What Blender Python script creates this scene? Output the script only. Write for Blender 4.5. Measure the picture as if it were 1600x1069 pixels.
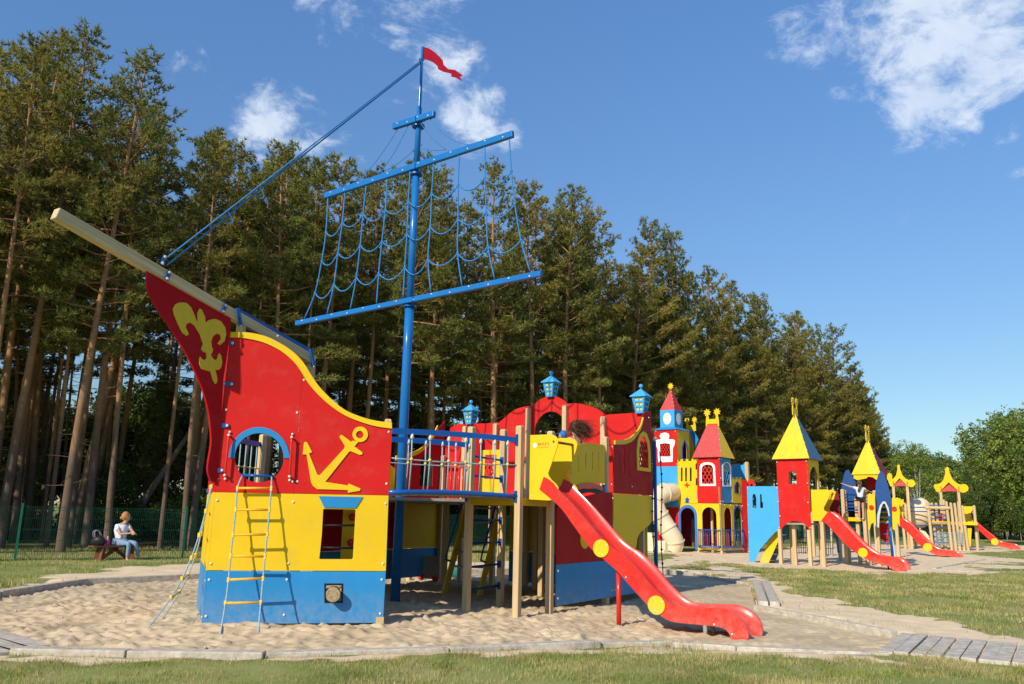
import bpy, bmesh, math, random
import numpy as np
from mathutils import Vector, Matrix
from mathutils.geometry import tessellate_polygon
for o in list(bpy.data.objects): bpy.data.objects.remove(o)
scene = bpy.context.scene
R = math.radians
random.seed(7)
rng = np.random.default_rng(11)

# ------------------------------------------------------------ camera
FP = 1257.0; CX = 800.0; CY = 534.5; EYE = 1.6
PITCH = R(12.05); ROLL = R(1.26)
FWD = np.array([0, math.cos(PITCH), math.sin(PITCH)])
_u = np.array([0, -math.sin(PITCH), math.cos(PITCH)]); _r = np.array([1.0, 0, 0])
RIGHT = _r * math.cos(ROLL) + _u * math.sin(ROLL)
UP = -_r * math.sin(ROLL) + _u * math.cos(ROLL)
CAMPOS = np.array([0, 0, EYE])
cam = bpy.data.cameras.new('camera'); camo = bpy.data.objects.new('camera', cam)
scene.collection.objects.link(camo)
m = Matrix(((RIGHT[0], UP[0], -FWD[0], 0), (RIGHT[1], UP[1], -FWD[1], 0), (RIGHT[2], UP[2], -FWD[2], EYE), (0, 0, 0, 1)))
camo.matrix_world = m
cam.sensor_width = 36; cam.lens = FP / 1600 * 36; cam.clip_end = 2000; cam.clip_start = .1
scene.camera = camo

def ray(x, y): return FWD + RIGHT * (x - CX) / FP - UP * (y - CY) / FP
def G(x, y, z=0.0):
    d = ray(x, y); t = (z - EYE) / d[2]; return CAMPOS + d * t
def V(x, y, p, ang):
    n = np.array([-math.sin(ang), math.cos(ang)]); d = ray(x, y)
    t = ((np.array(p[:2]) - CAMPOS[:2]) @ n) / (d[:2] @ n); return CAMPOS + d * t

# ------------------------------------------------------------ light
SUN_AZ = R(55.2); SUN_EL = R(32)          # direction the light travels (from +X towards +Y), elevation
sd = Vector((math.cos(SUN_AZ) * math.cos(SUN_EL), math.sin(SUN_AZ) * math.cos(SUN_EL), -math.sin(SUN_EL)))
sun = bpy.data.lights.new('sun', 'SUN'); sun.energy = 4.6; sun.angle = R(.53); sun.color = (1, .91, .76)
suno = bpy.data.objects.new('sun', sun); scene.collection.objects.link(suno)
suno.rotation_euler = sd.to_track_quat('-Z', 'Y').to_euler()
world = bpy.data.worlds.new("World"); scene.world = world; world.use_nodes = True
nt = world.node_tree; N = nt.nodes; L = nt.links; N.clear()
def nd(t, **k):
    n = N.new(t)
    for a, b in k.items():
        if a[0] == 'i' and a[1:].isdigit():
            n.inputs[int(a[1:])].default_value = b
        else: setattr(n, a, b)
    return n
out = nd('ShaderNodeOutputWorld'); bg = nd('ShaderNodeBackground'); bg.inputs[1].default_value = .14
sky = nd('ShaderNodeTexSky'); sky.sky_type = 'NISHITA'; sky.sun_disc = False
sky.sun_elevation = SUN_EL; sky.sun_rotation = math.atan2(-sd.x, -sd.y)
sky.air_density = 1.0; sky.dust_density = .15; sky.ozone_density = 2.2; sky.altitude = 100
tc = nd('ShaderNodeTexCoord')
nrm = nd('ShaderNodeVectorMath', operation='NORMALIZE'); L.new(tc.outputs['Generated'], nrm.inputs[0])
def noise(scale, detail, rough, vec, dist=0.0):
    n = nd('ShaderNodeTexNoise'); n.inputs['Scale'].default_value = scale; n.inputs['Detail'].default_value = detail
    n.inputs['Roughness'].default_value = rough; n.inputs['Distortion'].default_value = dist; L.new(vec, n.inputs['Vector']); return n.outputs[0]
def mth(op, a, b=None, clamp=False):
    n = nd('ShaderNodeMath', operation=op); n.use_clamp = clamp
    for i, v in enumerate((a, b)):
        if v is None: continue
        if isinstance(v, (int, float)): n.inputs[i].default_value = v
        else: L.new(v, n.inputs[i])
    return n.outputs[0]
mp = nd('ShaderNodeMapping'); mp.inputs['Scale'].default_value = (1, 1, 1.6); L.new(nrm.outputs[0], mp.inputs[0])
nz = noise(13.0, 12, .62, mp.outputs[0], .5)
nf = noise(46.0, 8, .7, mp.outputs[0], .4)
acc = None
blobs = [(430, 190, 62, 1.1), (470, 225, 60, 1), (520, 240, 45, .8), (520, 5, 60, .9), (640, 8, 90, .75), (700, 90, 60, .95), (745, 180, 55, 1), (795, 205, 32, .9),
         (600, 185, 40, .5), (300, 92, 40, .5), (355, 130, 32, .45), (350, 45, 45, .35), (470, 105, 40, .3), (560, 245, 30, .6), (640, 72, 30, .5),
         (1235, 55, 45, .7), (1285, 75, 45, .65), (1325, 140, 34, .6), (1390, 35, 90, 1.05), (1470, 55, 90, 1.1), (1570, 50, 100, 1.1), (1410, 105, 40, .5),
         (1450, 165, 60, 1), (1490, 200, 42, .9), (1420, 180, 40, .6), (1500, 238, 25, .5), (1582, 212, 32, .7), (1592, 258, 26, .6), (1410, 338, 34, .42),
         (1455, 365, 22, .3), (1565, 480, 28, .28), (1530, 325, 24, .3), (250, 470, 80, .4)]
for bx, by, br, amp in blobs:
    d = ray(bx, by); d = d / np.linalg.norm(d)
    dp = nd('ShaderNodeVectorMath', operation='DOT_PRODUCT'); dp.inputs[1].default_value = tuple(d); L.new(nrm.outputs[0], dp.inputs[0])
    # 1 - angle^2/r^2 ~ 1-(2-2cos)/r^2
    ra = br / FP * 1.35
    v = mth('SUBTRACT', 1.0, mth('MULTIPLY', mth('SUBTRACT', 1.0, dp.outputs['Value']), 2 / ra ** 2), clamp=True)
    v = mth('MULTIPLY', v, amp)
    acc = v if acc is None else mth('MAXIMUM', acc, v)
# elsewhere in the sky: the same loose scatter
sep = nd('ShaderNodeSeparateXYZ'); L.new(nrm.outputs[0], sep.inputs[0])
back = nd('ShaderNodeMapRange', clamp=True); back.inputs[1].default_value = .45; back.inputs[2].default_value = .1; L.new(sep.outputs[1], back.inputs[0])
lown = noise(2.2, 3, .5, nrm.outputs[0])
bk = mth('MULTIPLY', back.outputs[0], mth('MULTIPLY', mth('SUBTRACT', lown, .42), 2.4), clamp=True)
acc = mth('MAXIMUM', acc, bk)
cl = mth('ADD', mth('MULTIPLY', mth('SUBTRACT', nz, .5), 2.3), mth('MULTIPLY', mth('SUBTRACT', nf, .5), .75))
dens = nd('ShaderNodeMapRange', clamp=True, interpolation_type='SMOOTHSTEP'); dens.inputs[1].default_value = .42; dens.inputs[2].default_value = 1.12
L.new(mth('ADD', cl, mth('MULTIPLY', acc, .93)), dens.inputs[0])
dmask = mth('MULTIPLY', dens.outputs[0], mth('MULTIPLY', acc, 2.2, clamp=True))
mix = nd('ShaderNodeMix', data_type='RGBA'); L.new(mth('MULTIPLY', dmask, .84), mix.inputs[0])
tint = nd('ShaderNodeMix', data_type='RGBA', blend_type='MULTIPLY'); tint.inputs[0].default_value = 1; tint.inputs[7].default_value = (.76, .97, 1.13, 1)
L.new(sky.outputs[0], tint.inputs[6])
sepz = nd('ShaderNodeSeparateXYZ'); L.new(nrm.outputs[0], sepz.inputs[0])
air = nd('ShaderNodeMapRange', clamp=True); air.inputs[1].default_value = 0.0; air.inputs[2].default_value = .6; air.inputs[3].default_value = .60; air.inputs[4].default_value = 1.18; L.new(sepz.outputs[2], air.inputs[0])
air.inputs[3].default_value = 0; air.inputs[4].default_value = 1
arc_ = nd('ShaderNodeMix', data_type='RGBA'); L.new(air.outputs[0], arc_.inputs[0]); arc_.inputs[6].default_value = (.72, .60, .47, 1); arc_.inputs[7].default_value = (1.10, 1.17, 1.24, 1)
sc_ = nd('ShaderNodeVectorMath', operation='MULTIPLY'); L.new(tint.outputs[2], sc_.inputs[0]); L.new(arc_.outputs[2], sc_.inputs[1])
L.new(sc_.outputs[0], mix.inputs[6]); shd = nd('ShaderNodeMix', data_type='RGBA'); shd.inputs[6].default_value = (4.3, 5.1, 6.3, 1); shd.inputs[7].default_value = (5.9, 6.4, 7.0, 1); L.new(mth('MULTIPLY', mth('SUBTRACT', noise(7.0, 5, .6, mp.outputs[0], .4), .35), 3.2, clamp=True), shd.inputs[0]); L.new(shd.outputs[2], mix.inputs[7])
L.new(mix.outputs[2], bg.inputs[0]); L.new(bg.outputs[0], out.inputs[0])
scene.view_settings.view_transform = 'Standard'; scene.view_settings.look = 'None'
scene.view_settings.exposure = 0.12; scene.view_settings.gamma = 1
scene.render.engine = 'CYCLES'

# ------------------------------------------------------------ materials
MATS = {}
def mat(name, col, rough=.5, var=.12, scale=6.0, bump=0.0, bscale=40.0, stretch=(1, 1, 1), spec=.16, dirt=0.0, coat=0.0, island=0.0, trans=0.0, metal=0.0, col2=None, c2=(.45, .65), c2scale=2.0, dust=0.0, axis=None):
    if name in MATS: return MATS[name]
    m = bpy.data.materials.new(name); m.use_nodes = True; t = m.node_tree; t.nodes.clear(); NN = t.nodes; LL = t.links
    o = NN.new('ShaderNodeOutputMaterial'); b = NN.new('ShaderNodeBsdfPrincipled'); LL.new(b.outputs[0], o.inputs[0])
    b.inputs['Roughness'].default_value = rough; b.inputs['Specular IOR Level'].default_value = spec; b.inputs['Metallic'].default_value = metal
    if coat: b.inputs['Coat Weight'].default_value = coat; b.inputs['Coat Roughness'].default_value = .15
    g = NN.new('ShaderNodeNewGeometry'); mp = NN.new('ShaderNodeMapping'); mp.inputs['Scale'].default_value = stretch
    if axis is not None:
        m0 = NN.new('ShaderNodeMapping'); m0.inputs['Rotation'].default_value = Vector(axis).normalized().rotation_difference(Vector((0, 0, 1))).to_euler('XYZ')
        LL.new(g.outputs['Position'], m0.inputs[0]); LL.new(m0.outputs[0], mp.inputs[0])
    else: LL.new(g.outputs['Position'], mp.inputs[0])
    def ns(sc, det=5, r=.6):
        n = NN.new('ShaderNodeTexNoise'); n.inputs['Scale'].default_value = sc; n.inputs['Detail'].default_value = det; n.inputs['Roughness'].default_value = r
        LL.new(mp.outputs[0], n.inputs[0]); return n.outputs[0]
    def rangev(v, a, b_, c, d):
        r = NN.new('ShaderNodeMapRange'); r.inputs[1].default_value = a; r.inputs[2].default_value = b_; r.inputs[3].default_value = c; r.inputs[4].default_value = d
        LL.new(v, r.inputs[0]); return r.outputs[0]
    def mixc(f, a, bb, mode='MIX'):
        x = NN.new('ShaderNodeMix'); x.data_type = 'RGBA'; x.blend_type = mode
        for i, v in ((0, f), (6, a), (7, bb)):
            if hasattr(v, 'is_linked'): LL.new(v, x.inputs[i])
            elif isinstance(v, (int, float)): x.inputs[i].default_value = v
            else: x.inputs[i].default_value = (*v, 1)
        return x.outputs[2]
    c = mixc(1.0, col, (1, 1, 1), 'MULTIPLY')
    if col2: c = mixc(rangev(ns(c2scale, 4), c2[0], c2[1], 0, 1), col, col2)
    hs = NN.new('ShaderNodeHueSaturation'); LL.new(c, hs.inputs['Color'])
    val = rangev(ns(scale), .3, .7, 1 - var, 1 + var)
    if island:
        mm = NN.new('ShaderNodeMath'); mm.operation = 'MULTIPLY'; LL.new(val, mm.inputs[0])
        LL.new(rangev(g.outputs['Random Per Island'], 0, 1, 1 - island, 1 + island), mm.inputs[1]); val = mm.outputs[0]
        hs2 = rangev(g.outputs['Random Per Island'], 0, 1, .5 + .03, .5 - .035); LL.new(hs2, hs.inputs['Hue'])
    LL.new(val, hs.inputs['Value']); c = hs.outputs[0]
    if dirt:
        c = mixc(rangev(ns(3.1, 8, .7), .52, .78, 0, dirt), c, (.30, .26, .19))
    if dust:
        sp_ = NN.new('ShaderNodeSeparateXYZ'); LL.new(g.outputs['Position'], sp_.inputs[0])
        hz_ = rangev(sp_.outputs[2], .02, .55, 1, 0); n_ = rangev(ns(9, 8, .75), .35, .7, 0, dust); mu = NN.new('ShaderNodeMath'); mu.operation = 'MULTIPLY'; LL.new(hz_, mu.inputs[0]); LL.new(n_, mu.inputs[1])
        c = mixc(mu.outputs[0], c, (.50, .42, .30))
        # scuffs and hand marks
        sv = NN.new('ShaderNodeTexNoise'); sv.inputs['Scale'].default_value = 2.6; sv.inputs['Detail'].default_value = 12; sv.inputs['Roughness'].default_value = .8; LL.new(g.outputs['Position'], sv.inputs[0])
        c = mixc(rangev(sv.outputs[0], .60, .70, 0, dust * .45), c, (.16, .13, .10))
    LL.new(c, b.inputs['Base Color'])
    if rough < .8:
        LL.new(rangev(ns(scale * 2.3), .3, .7, rough * .8, min(1, rough * 1.25)), b.inputs['Roughness'])
    if bump:
        bp = NN.new('ShaderNodeBump'); bp.inputs['Strength'].default_value = bump; bp.inputs['Distance'].default_value = .01
        LL.new(ns(bscale, 6), bp.inputs['Height']); LL.new(bp.outputs[0], b.inputs['Normal'])
    if trans:
        tr = NN.new('ShaderNodeBsdfTranslucent'); LL.new(c, tr.inputs[0]); mx = NN.new('ShaderNodeMixShader'); mx.inputs[0].default_value = trans
        LL.new(b.outputs[0], mx.inputs[1]); LL.new(tr.outputs[0], mx.inputs[2]); LL.new(mx.outputs[0], o.inputs[0])
    MATS[name] = m; return m
RED = mat('red_board', (.57, .018, .016), .42, .07, 1.3, .05, 220, dirt=.14, dust=.45, spec=.10)
YEL = mat('yellow_board', (.76, .50, .018), .42, .06, 1.1, .05, 220, dirt=.16, dust=.5, spec=.12)
BLU = mat('blue_board', (.028, .235, .52), .42, .07, 1.2, .05, 220, dirt=.14, dust=.38, spec=.12)
RED_SHADED = mat('dark_red_board', (.40, .010, .014), .45, .08, 1.3, .05, 220, dirt=.06, dust=.4, spec=.06)  # same red board, darkened in its colour for the hull's shaded sides
NAVY = mat('navy_board', (.03, .10, .26), .4, .08, 1.3, .05, 220, dirt=.08)
LBLU = mat('pale_blue_board', (.06, .36, .72), .4, .06, 1.3, .05, 220, dirt=.08)
WHI = mat('white_board', (.80, .78, .74), .4, .05, 2)
METB = mat('blue_painted_steel', (.008, .085, .34), .27, .10, 3, .04, 90, coat=.3)
MAST = mat('mast_blue_paint', (.012, .15, .44), .28, .10, 2.2, .04, 90, coat=.3, dirt=.05)
ROPB = mat('blue_rope', (.045, .21, .50), .75, .2, 40, .6, 220)
ROPG = mat('pale_blue_rope', (.30, .42, .47), .8, .2, 40, .6, 220)
ROPD = mat('dark_rope', (.02, .05, .12), .8, .2, 40)
RUNG = mat('orange_rung_plastic', (.80, .42, .03), .35, .08, 9)
CAP = mat('pale_bolt_cap', (.68, .62, .52), .4, .08, 20)
KNOT = mat('yellow_clamp', (.72, .55, .10), .4, .1, 20)
REDM = mat('red_painted_steel', (.60, .03, .02), .3, .08, 4, coat=.3)
SLIDE = mat('red_slide_plastic', (.60, .028, .02), .34, .08, 1.7, .08, 60, coat=.22, dirt=.22, dust=.4)
CREAM = mat('cream_tube_plastic', (.72, .61, .42), .32, .10, 1.6, .05, 60, coat=.2, dirt=.12)
WOOD = mat('pine_post_wood', (.56, .40, .21), .65, .22, 26, .35, 60, stretch=(1, 1, .05), spec=.25, dirt=.18)
WOODG = mat('weathered_wood', (.34, .30, .25), .8, .25, 12, .8, 60, stretch=(.35, .35, 1), spec=.2, dirt=.3)
WOODD = mat('weathered_end_grain', (.36, .27, .15), .8, .35, 26, .8, 50, spec=.2)
TIMB = mat('grey_timber', (.52, .46, .37), .85, .28, 9, .9, 70, spec=.15, dirt=.55)
BENCHW = mat('brown_bench_wood', (.16, .065, .035), .6, .2, 14, .3, 60, stretch=(.2, 1, 1))
BLACK = mat('black_steel', (.012, .012, .014), .4, .1, 4)
GREENF = mat('green_coated_wire', (.012, .065, .04), .4, .1, 4)
GREENP = mat('green_fence_post', (.012, .13, .075), .35, .1, 4, coat=.2)
SKIN = mat('skin', (.56, .31, .20), .5, .06, 12)
HAIRD = mat('dark_brown_hair', (.10, .052, .028), .5, .4, 60, .5, 200, island=.5)
HAIRL = mat('reddish_blond_hair', (.42, .20, .07), .5, .3, 60, .5, 200)
SHIRT = mat('white_cotton', (.74, .76, .80), .85, .10, 8, .3, 60)
JEANS = mat('light_blue_denim', (.20, .29, .42), .85, .15, 12, .3, 90)
DARKC = mat('dark_cloth', (.025, .022, .03), .85, .15, 12, .3, 90)
CAPB = mat('blue_cap_cloth', (.02, .15, .42), .7, .1, 12)
PINK = mat('pink_plastic', (.75, .06, .30), .35, .08, 12)
GREY = mat('grey_beige_board', (.34, .31, .26), .5, .08, 2, dirt=.1)
BARK1 = None

# ------------------------------------------------------------ object helpers
COL = scene.collection
ORG = {}
def org(o):
    p = np.zeros(3)
    while o is not None:
        p = p + np.array(o.location); o = o.parent
    return p
def thing(name, label, cat, loc, group=None, kind=None):
    o = bpy.data.objects.new(name, None); COL.objects.link(o); o.location = tuple(float(v) for v in loc); o.empty_display_size = .2
    tag(o, label, cat, group, kind); return o
def tag(o, label=None, cat=None, group=None, kind=None):
    if label: o['label'] = label
    if cat: o['category'] = cat
    if group: o['group'] = group
    if kind: o['kind'] = kind
    return o
def mesh_np(name, v, f):
    me = bpy.data.meshes.new(name); v = np.asarray(v, dtype=np.float32).reshape(-1, 3); f = np.asarray(f, dtype=np.int32)
    me.vertices.add(len(v)); me.vertices.foreach_set('co', v.ravel())
    k = f.shape[1]; me.loops.add(f.size); me.polygons.add(len(f))
    me.loops.foreach_set('vertex_index', f.ravel()); me.polygons.foreach_set('loop_start', np.arange(0, f.size, k, dtype=np.int32))
    me.polygons.foreach_set('loop_total', np.full(len(f), k, dtype=np.int32)); me.update(calc_edges=True); return me
def obj(name, v, f, mt, parent=None, smooth=False, kind=None, bevel=0, label=None):
    if isinstance(f, np.ndarray): me = mesh_np(name, v, f)
    else:
        me = bpy.data.meshes.new(name); me.from_pydata([tuple(map(float, p)) for p in v], [], f); me.update()
    if parent is not None:
        w = org(parent); me.transform(Matrix.Translation(-Vector(w)))
    me.materials.append(mt)
    if smooth: me.polygons.foreach_set('use_smooth', [True] * len(me.polygons))
    o = bpy.data.objects.new(name, me); COL.objects.link(o); o.parent = parent
    if kind: o['kind'] = kind
    if label: o['label'] = label
    if bevel:
        b = o.modifiers.new('bevel', 'BEVEL'); b.width = bevel; b.segments = 2; b.limit_method = 'ANGLE'; b.angle_limit = R(50)
    return o
class MB:
    def __init__(s): s.v = []; s.f = []
    def add(s, v, f):
        n = len(s.v); s.v += [tuple(map(float, p)) for p in v]; s.f += [tuple(i + n for i in q) for q in f]; return s
    def build(s, name, mt, parent=None, **k): return obj(name, s.v, s.f, mt, parent, **k)
def boxg(c, ax, ay, az):
    """box: centre, three half-extent vectors"""
    c = np.array(c, float); ax, ay, az = (np.array(a, float) for a in (ax, ay, az))
    v = [c + sx * ax + sy * ay + sz * az for sz in (-1, 1) for sx, sy in ((-1, -1), (1, -1), (1, 1), (-1, 1))]
    return v, [(3, 2, 1, 0), (4, 5, 6, 7), (0, 1, 5, 4), (1, 2, 6, 5), (2, 3, 7, 6), (3, 0, 4, 7)]
def beamg(p0, p1, w, h, upv=(0, 0, 1)):
    p0 = np.array(p0, float); p1 = np.array(p1, float); d = p1 - p0; ln = np.linalg.norm(d); d /= ln
    s = np.cross(d, upv); 
    if np.linalg.norm(s) < 1e-4: s = np.cross(d, (0, 1, 0))
    s /= np.linalg.norm(s); u = np.cross(s, d)
    return boxg((p0 + p1) / 2, d * ln / 2, s * w / 2, u * h / 2)
def postg(x, y, z0, z1, w, ang, w2=None):
    a = np.array([math.cos(ang), math.sin(ang), 0]) * w / 2; b = np.array([-math.sin(ang), math.cos(ang), 0]) * (w2 or w) / 2
    return boxg((x, y, (z0 + z1) / 2), a, b, (0, 0, (z1 - z0) / 2))
def tubeg(pts, r, seg=8, caps=True):
    pts = [np.array(p, float) for p in pts]; n = len(pts); rr = r if hasattr(r, '__len__') else [r] * n
    vs = []; fs = []; up = None
    for i, p in enumerate(pts):
        d = pts[min(i + 1, n - 1)] - pts[max(i - 1, 0)]; d /= (np.linalg.norm(d) + 1e-9)
        if up is None:
            up = np.cross(d, (0, 0, 1)); 
            if np.linalg.norm(up) < .1: up = np.cross(d, (1, 0, 0))
        up = up - d * (up @ d); up /= (np.linalg.norm(up) + 1e-9); w = np.cross(d, up)
        for k in range(seg):
            a = 2 * math.pi * k / seg; vs.append(p + rr[i] * (up * math.cos(a) + w * math.sin(a)))
    for i in range(n - 1):
        for k in range(seg):
            a = i * seg + k; b = i * seg + (k + 1) % seg; fs.append((a, b, b + seg, a + seg))
    if caps: fs.append(tuple(range(seg))[::-1]); fs.append(tuple((n - 1) * seg + k for k in range(seg)))
    return vs, fs
def tube(name, pts, r, mt, parent, seg=8, **k):
    v, f = tubeg(pts, r, seg); return obj(name, v, f, mt, parent, smooth=True, **k)
def box(name, c, ax, ay, az, mt, parent, bevel=0, **k): v, f = boxg(c, ax, ay, az); return obj(name, v, f, mt, parent, bevel=bevel, **k)
def beam(name, p0, p1, w, h, mt, parent, bevel=.004, **k): v, f = beamg(p0, p1, w, h); return obj(name, v, f, mt, parent, bevel=bevel, **k)
def post(x, y, z1, mt, parent, ang, w=.095, z0=-.2, name='post', cap=True):
    v, f = postg(x, y, z0, z1, w, ang)
    # chamfered head
    if cap:
        top = [np.array(p) for p in v[4:8]]; c = sum(top) / 4
        nv = [c + (p - c) * .72 + np.array([0, 0, w * .22]) for p in top]
        v = list(v) + nv; f = [q for q in f if q != (4, 5, 6, 7)] + [(4, 5, 9, 8), (5, 6, 10, 9), (6, 7, 11, 10), (7, 4, 8, 11), (8, 9, 10, 11)]
    return obj(name, v, f, mt, parent, bevel=.004)
def cr(pts, n=6, closed=False):
    """Catmull-Rom through points"""
    P = [np.array(p, float) for p in pts]; m = len(P); out = []
    rngi = range(m) if closed else range(m - 1)
    for i in rngi:
        if closed: a, b, c, d = P[(i - 1) % m], P[i], P[(i + 1) % m], P[(i + 2) % m]
        else: a, b, c, d = P[max(i - 1, 0)], P[i], P[i + 1], P[min(i + 2, m - 1)]
        for k in range(n):
            t = k / n; out.append(.5 * (2 * b + (c - a) * t + (2 * a - 5 * b + 4 * c - d) * t * t + (3 * b - a - 3 * c + d) * t ** 3))
    if not closed: out.append(P[-1])
    return out
def q(x0, y0, sc, pts): return [(x0 + x / sc, y0 + y / sc) for x, y in pts]
def circ(cx, cy, rx, ry=None, n=28, a0=0, a1=360):
    ry = ry or rx; full = abs(a1 - a0) >= 360
    return [(cx + rx * math.cos(R(a0 + (a1 - a0) * k / (n if full else n - 1))), cy + ry * math.sin(R(a0 + (a1 - a0) * k / (n if full else n - 1)))) for k in range(n)]
class Plane:
    """vertical plane through p, horizontal direction ang; a runs along it, z up; front faces the camera side"""
    def __init__(s, p, ang):
        s.p = np.array([p[0], p[1], 0.0]); s.ang = ang; s.d = np.array([math.cos(ang), math.sin(ang), 0]); s.n = np.array([math.sin(ang), -math.cos(ang), 0])
        if (CAMPOS - s.p) @ s.n < 0: s.n = -s.n
    def off(s, k): return Plane(s.p + s.n * k, s.ang)
    def az(s, x, y):
        w = V(x, y, s.p, s.ang); return ((w - s.p) @ s.d, w[2])
    def azs(s, pts): return [s.az(*p) for p in pts]
    def w(s, a, z, k=0): return s.p + s.d * a + s.n * k + np.array([0, 0, z])
    def px(s, x, y, k=0):
        return V(x, y, s.p + s.n * k, s.ang)
def prism(pl, outer, holes, t, off):
    """outer/holes: (a,z) outlines; front face at off, back face at off-t"""
    loops = [outer] + list(holes); fl = [p for l in loops for p in l]
    tri = tessellate_polygon([[Vector((p[0], p[1], 0)) for p in l] for l in loops]); n = len(fl)
    v = [pl.w(a, z, off) for a, z in fl] + [pl.w(a, z, off - t) for a, z in fl]; f = []
    nn = pl.n
    def ori(tr):
        a, b, c = (v[i] for i in tr); return np.cross(b - a, c - a) @ nn > 0
    for tr in tri:
        tr = tuple(tr)
        if not ori(tr): tr = tr[::-1]
        f.append(tr); f.append(tuple(i + n for i in tr[::-1]))
    k = 0
    for li, l in enumerate(loops):
        m = len(l); area = sum(l[i][0] * l[(i + 1) % m][1] - l[(i + 1) % m][0] * l[i][1] for i in range(m))
        # orientation relative to outward normal
        s = np.cross(pl.d, (0, 0, 1)) @ nn > 0
        flip = (area > 0) == s
        if li: flip = not flip
        for i in range(m):
            a = k + i; b = k + (i + 1) % m
            f.append((a, a + n, b + n, b) if flip else (b, b + n, a + n, a))
        k += m
    return v, f
def panel(name, pl, pts, mt, parent, t=.019, off=0, holes=(), az=False, bevel=0, **k):
    if not az: pts = pl.azs(pts); holes = [pl.azs(h) for h in holes]
    v, f = prism(pl, pts, holes, t, off); return obj(name, v, f, mt, parent, bevel=bevel, **k)
# one shared dome mesh for the bolt caps
def lathe(prof, seg=12, c=(0, 0, 0), axis=None):
    vs = []; fs = []
    if axis is None: X, Y, Z = np.eye(3)
    else:
        Z = np.array(axis, float); Z /= np.linalg.norm(Z); X = np.cross(Z, (0, 0, 1)) if abs(Z[2]) < .9 else np.cross(Z, (0, 1, 0)); X /= np.linalg.norm(X); Y = np.cross(Z, X)
    c = np.array(c, float)
    for r, h in prof:
        for k in range(seg):
            a = 2 * math.pi * k / seg; vs.append(c + X * r * math.cos(a) + Y * r * math.sin(a) + Z * h)
    for i in range(len(prof) - 1):
        for k in range(seg):
            a = i * seg + k; b = i * seg + (k + 1) % seg; fs.append((a, b, b + seg, a + seg))
    fs.append(tuple(range(seg))[::-1]); fs.append(tuple((len(prof) - 1) * seg + k for k in range(seg)))
    return vs, fs
_bv, _bf = lathe([(.019, 0), (.019, .004), (.015, .011), (.007, .015)], 8)
BOLT = bpy.data.meshes.new('bolt'); BOLT.from_pydata([tuple(p) for p in _bv], [], _bf); BOLT.materials.append(CAP)
BOLT.polygons.foreach_set('use_smooth', [True] * len(BOLT.polygons))
def bolt(parent, w, n, s=1.0):
    o = bpy.data.objects.new('bolt', BOLT); COL.objects.link(o); o.parent = parent
    o.location = tuple(np.array(w) - org(parent)); o.rotation_euler = Vector(n).to_track_quat('Z', 'Y').to_euler(); o.scale = (s, s, s); return o
def bolts(parent, pl, pts, off=0, s=1.0):
    for p in pts: bolt(parent, pl.px(p[0], p[1], off), pl.n, s)
def ballg(c, r, seg=10, rings=6, sq=(1, 1, 1)):
    v = []; f = []
    for i in range(rings + 1):
        t = math.pi * i / rings
        for k in range(seg):
            a = 2 * math.pi * k / seg; v.append((c[0] + r * sq[0] * math.sin(t) * math.cos(a), c[1] + r * sq[1] * math.sin(t) * math.sin(a), c[2] + r * sq[2] * math.cos(t)))
    for i in range(rings):
        for k in range(seg):
            a = i * seg + k; b = i * seg + (k + 1) % seg; f.append((a, a + seg, b + seg, b))
    return v, f
def ball(name, c, r, mt, parent, **k):
    sq = k.pop('sq', (1, 1, 1)); v, f = ballg(c, r, 12, 8, sq); return obj(name, v, f, mt, parent, smooth=True, **k)
# ============================================================ GROUND
def gpoly(pts, z=0): return np.array([G(x, y, z)[:2] for x, y in pts])
def inside(P, poly):
    x, y = P[:, 0], P[:, 1]; c = np.zeros(len(P), bool); n = len(poly); j = n - 1
    for i in range(n):
        xi, yi = poly[i]; xj, yj = poly[j]
        if abs(yj - yi) > 1e-9:
            c ^= ((yi > y) != (yj > y)) & (x < (xj - xi) * (y - yi) / (yj - yi) + xi)
        j = i
    return c
_perm = rng.permutation(4096); _val = rng.random(4096)
def vnoise(x, y, s, seed=0):
    x = x / s + seed * 17.3; y = y / s + seed * 9.1; xi = np.floor(x).astype(int); yi = np.floor(y).astype(int); fx = x - xi; fy = y - yi
    fx = fx * fx * (3 - 2 * fx); fy = fy * fy * (3 - 2 * fy)
    h = lambda a, b: _val[_perm[(_perm[a & 4095] + b) & 4095]]
    return (h(xi, yi) * (1 - fx) + h(xi + 1, yi) * fx) * (1 - fy) + (h(xi, yi + 1) * (1 - fx) + h(xi + 1, yi + 1) * fx) * fy
def fbm(x, y, s, seed=0, o=4): 
    r = 0; a = 1; t = 0
    for k in range(o): r = r + a * vnoise(x, y, s, seed + k); t += a; a *= .5; s *= .5
    return r / t
K_BACK = [(-60, 945), (0, 934), (130, 914.5), (330, 905), (640, 899), (1000, 890), (1063, 894), (1172, 913.5)]
K_RIGHT = [(1180, 951), (1400, 995), (1412, 998)]
K_FRONT = [(1372, 1029), (1150, 1018), (1040, 1012.5), (940, 1013), (700, 1025), (415, 1034), (200, 1032), (14, 1027), (-60, 1024)]
PIT = gpoly(K_BACK + K_RIGHT + K_FRONT[:-2] + [(60, 1018), (0, 991), (-70, 962)])
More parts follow.
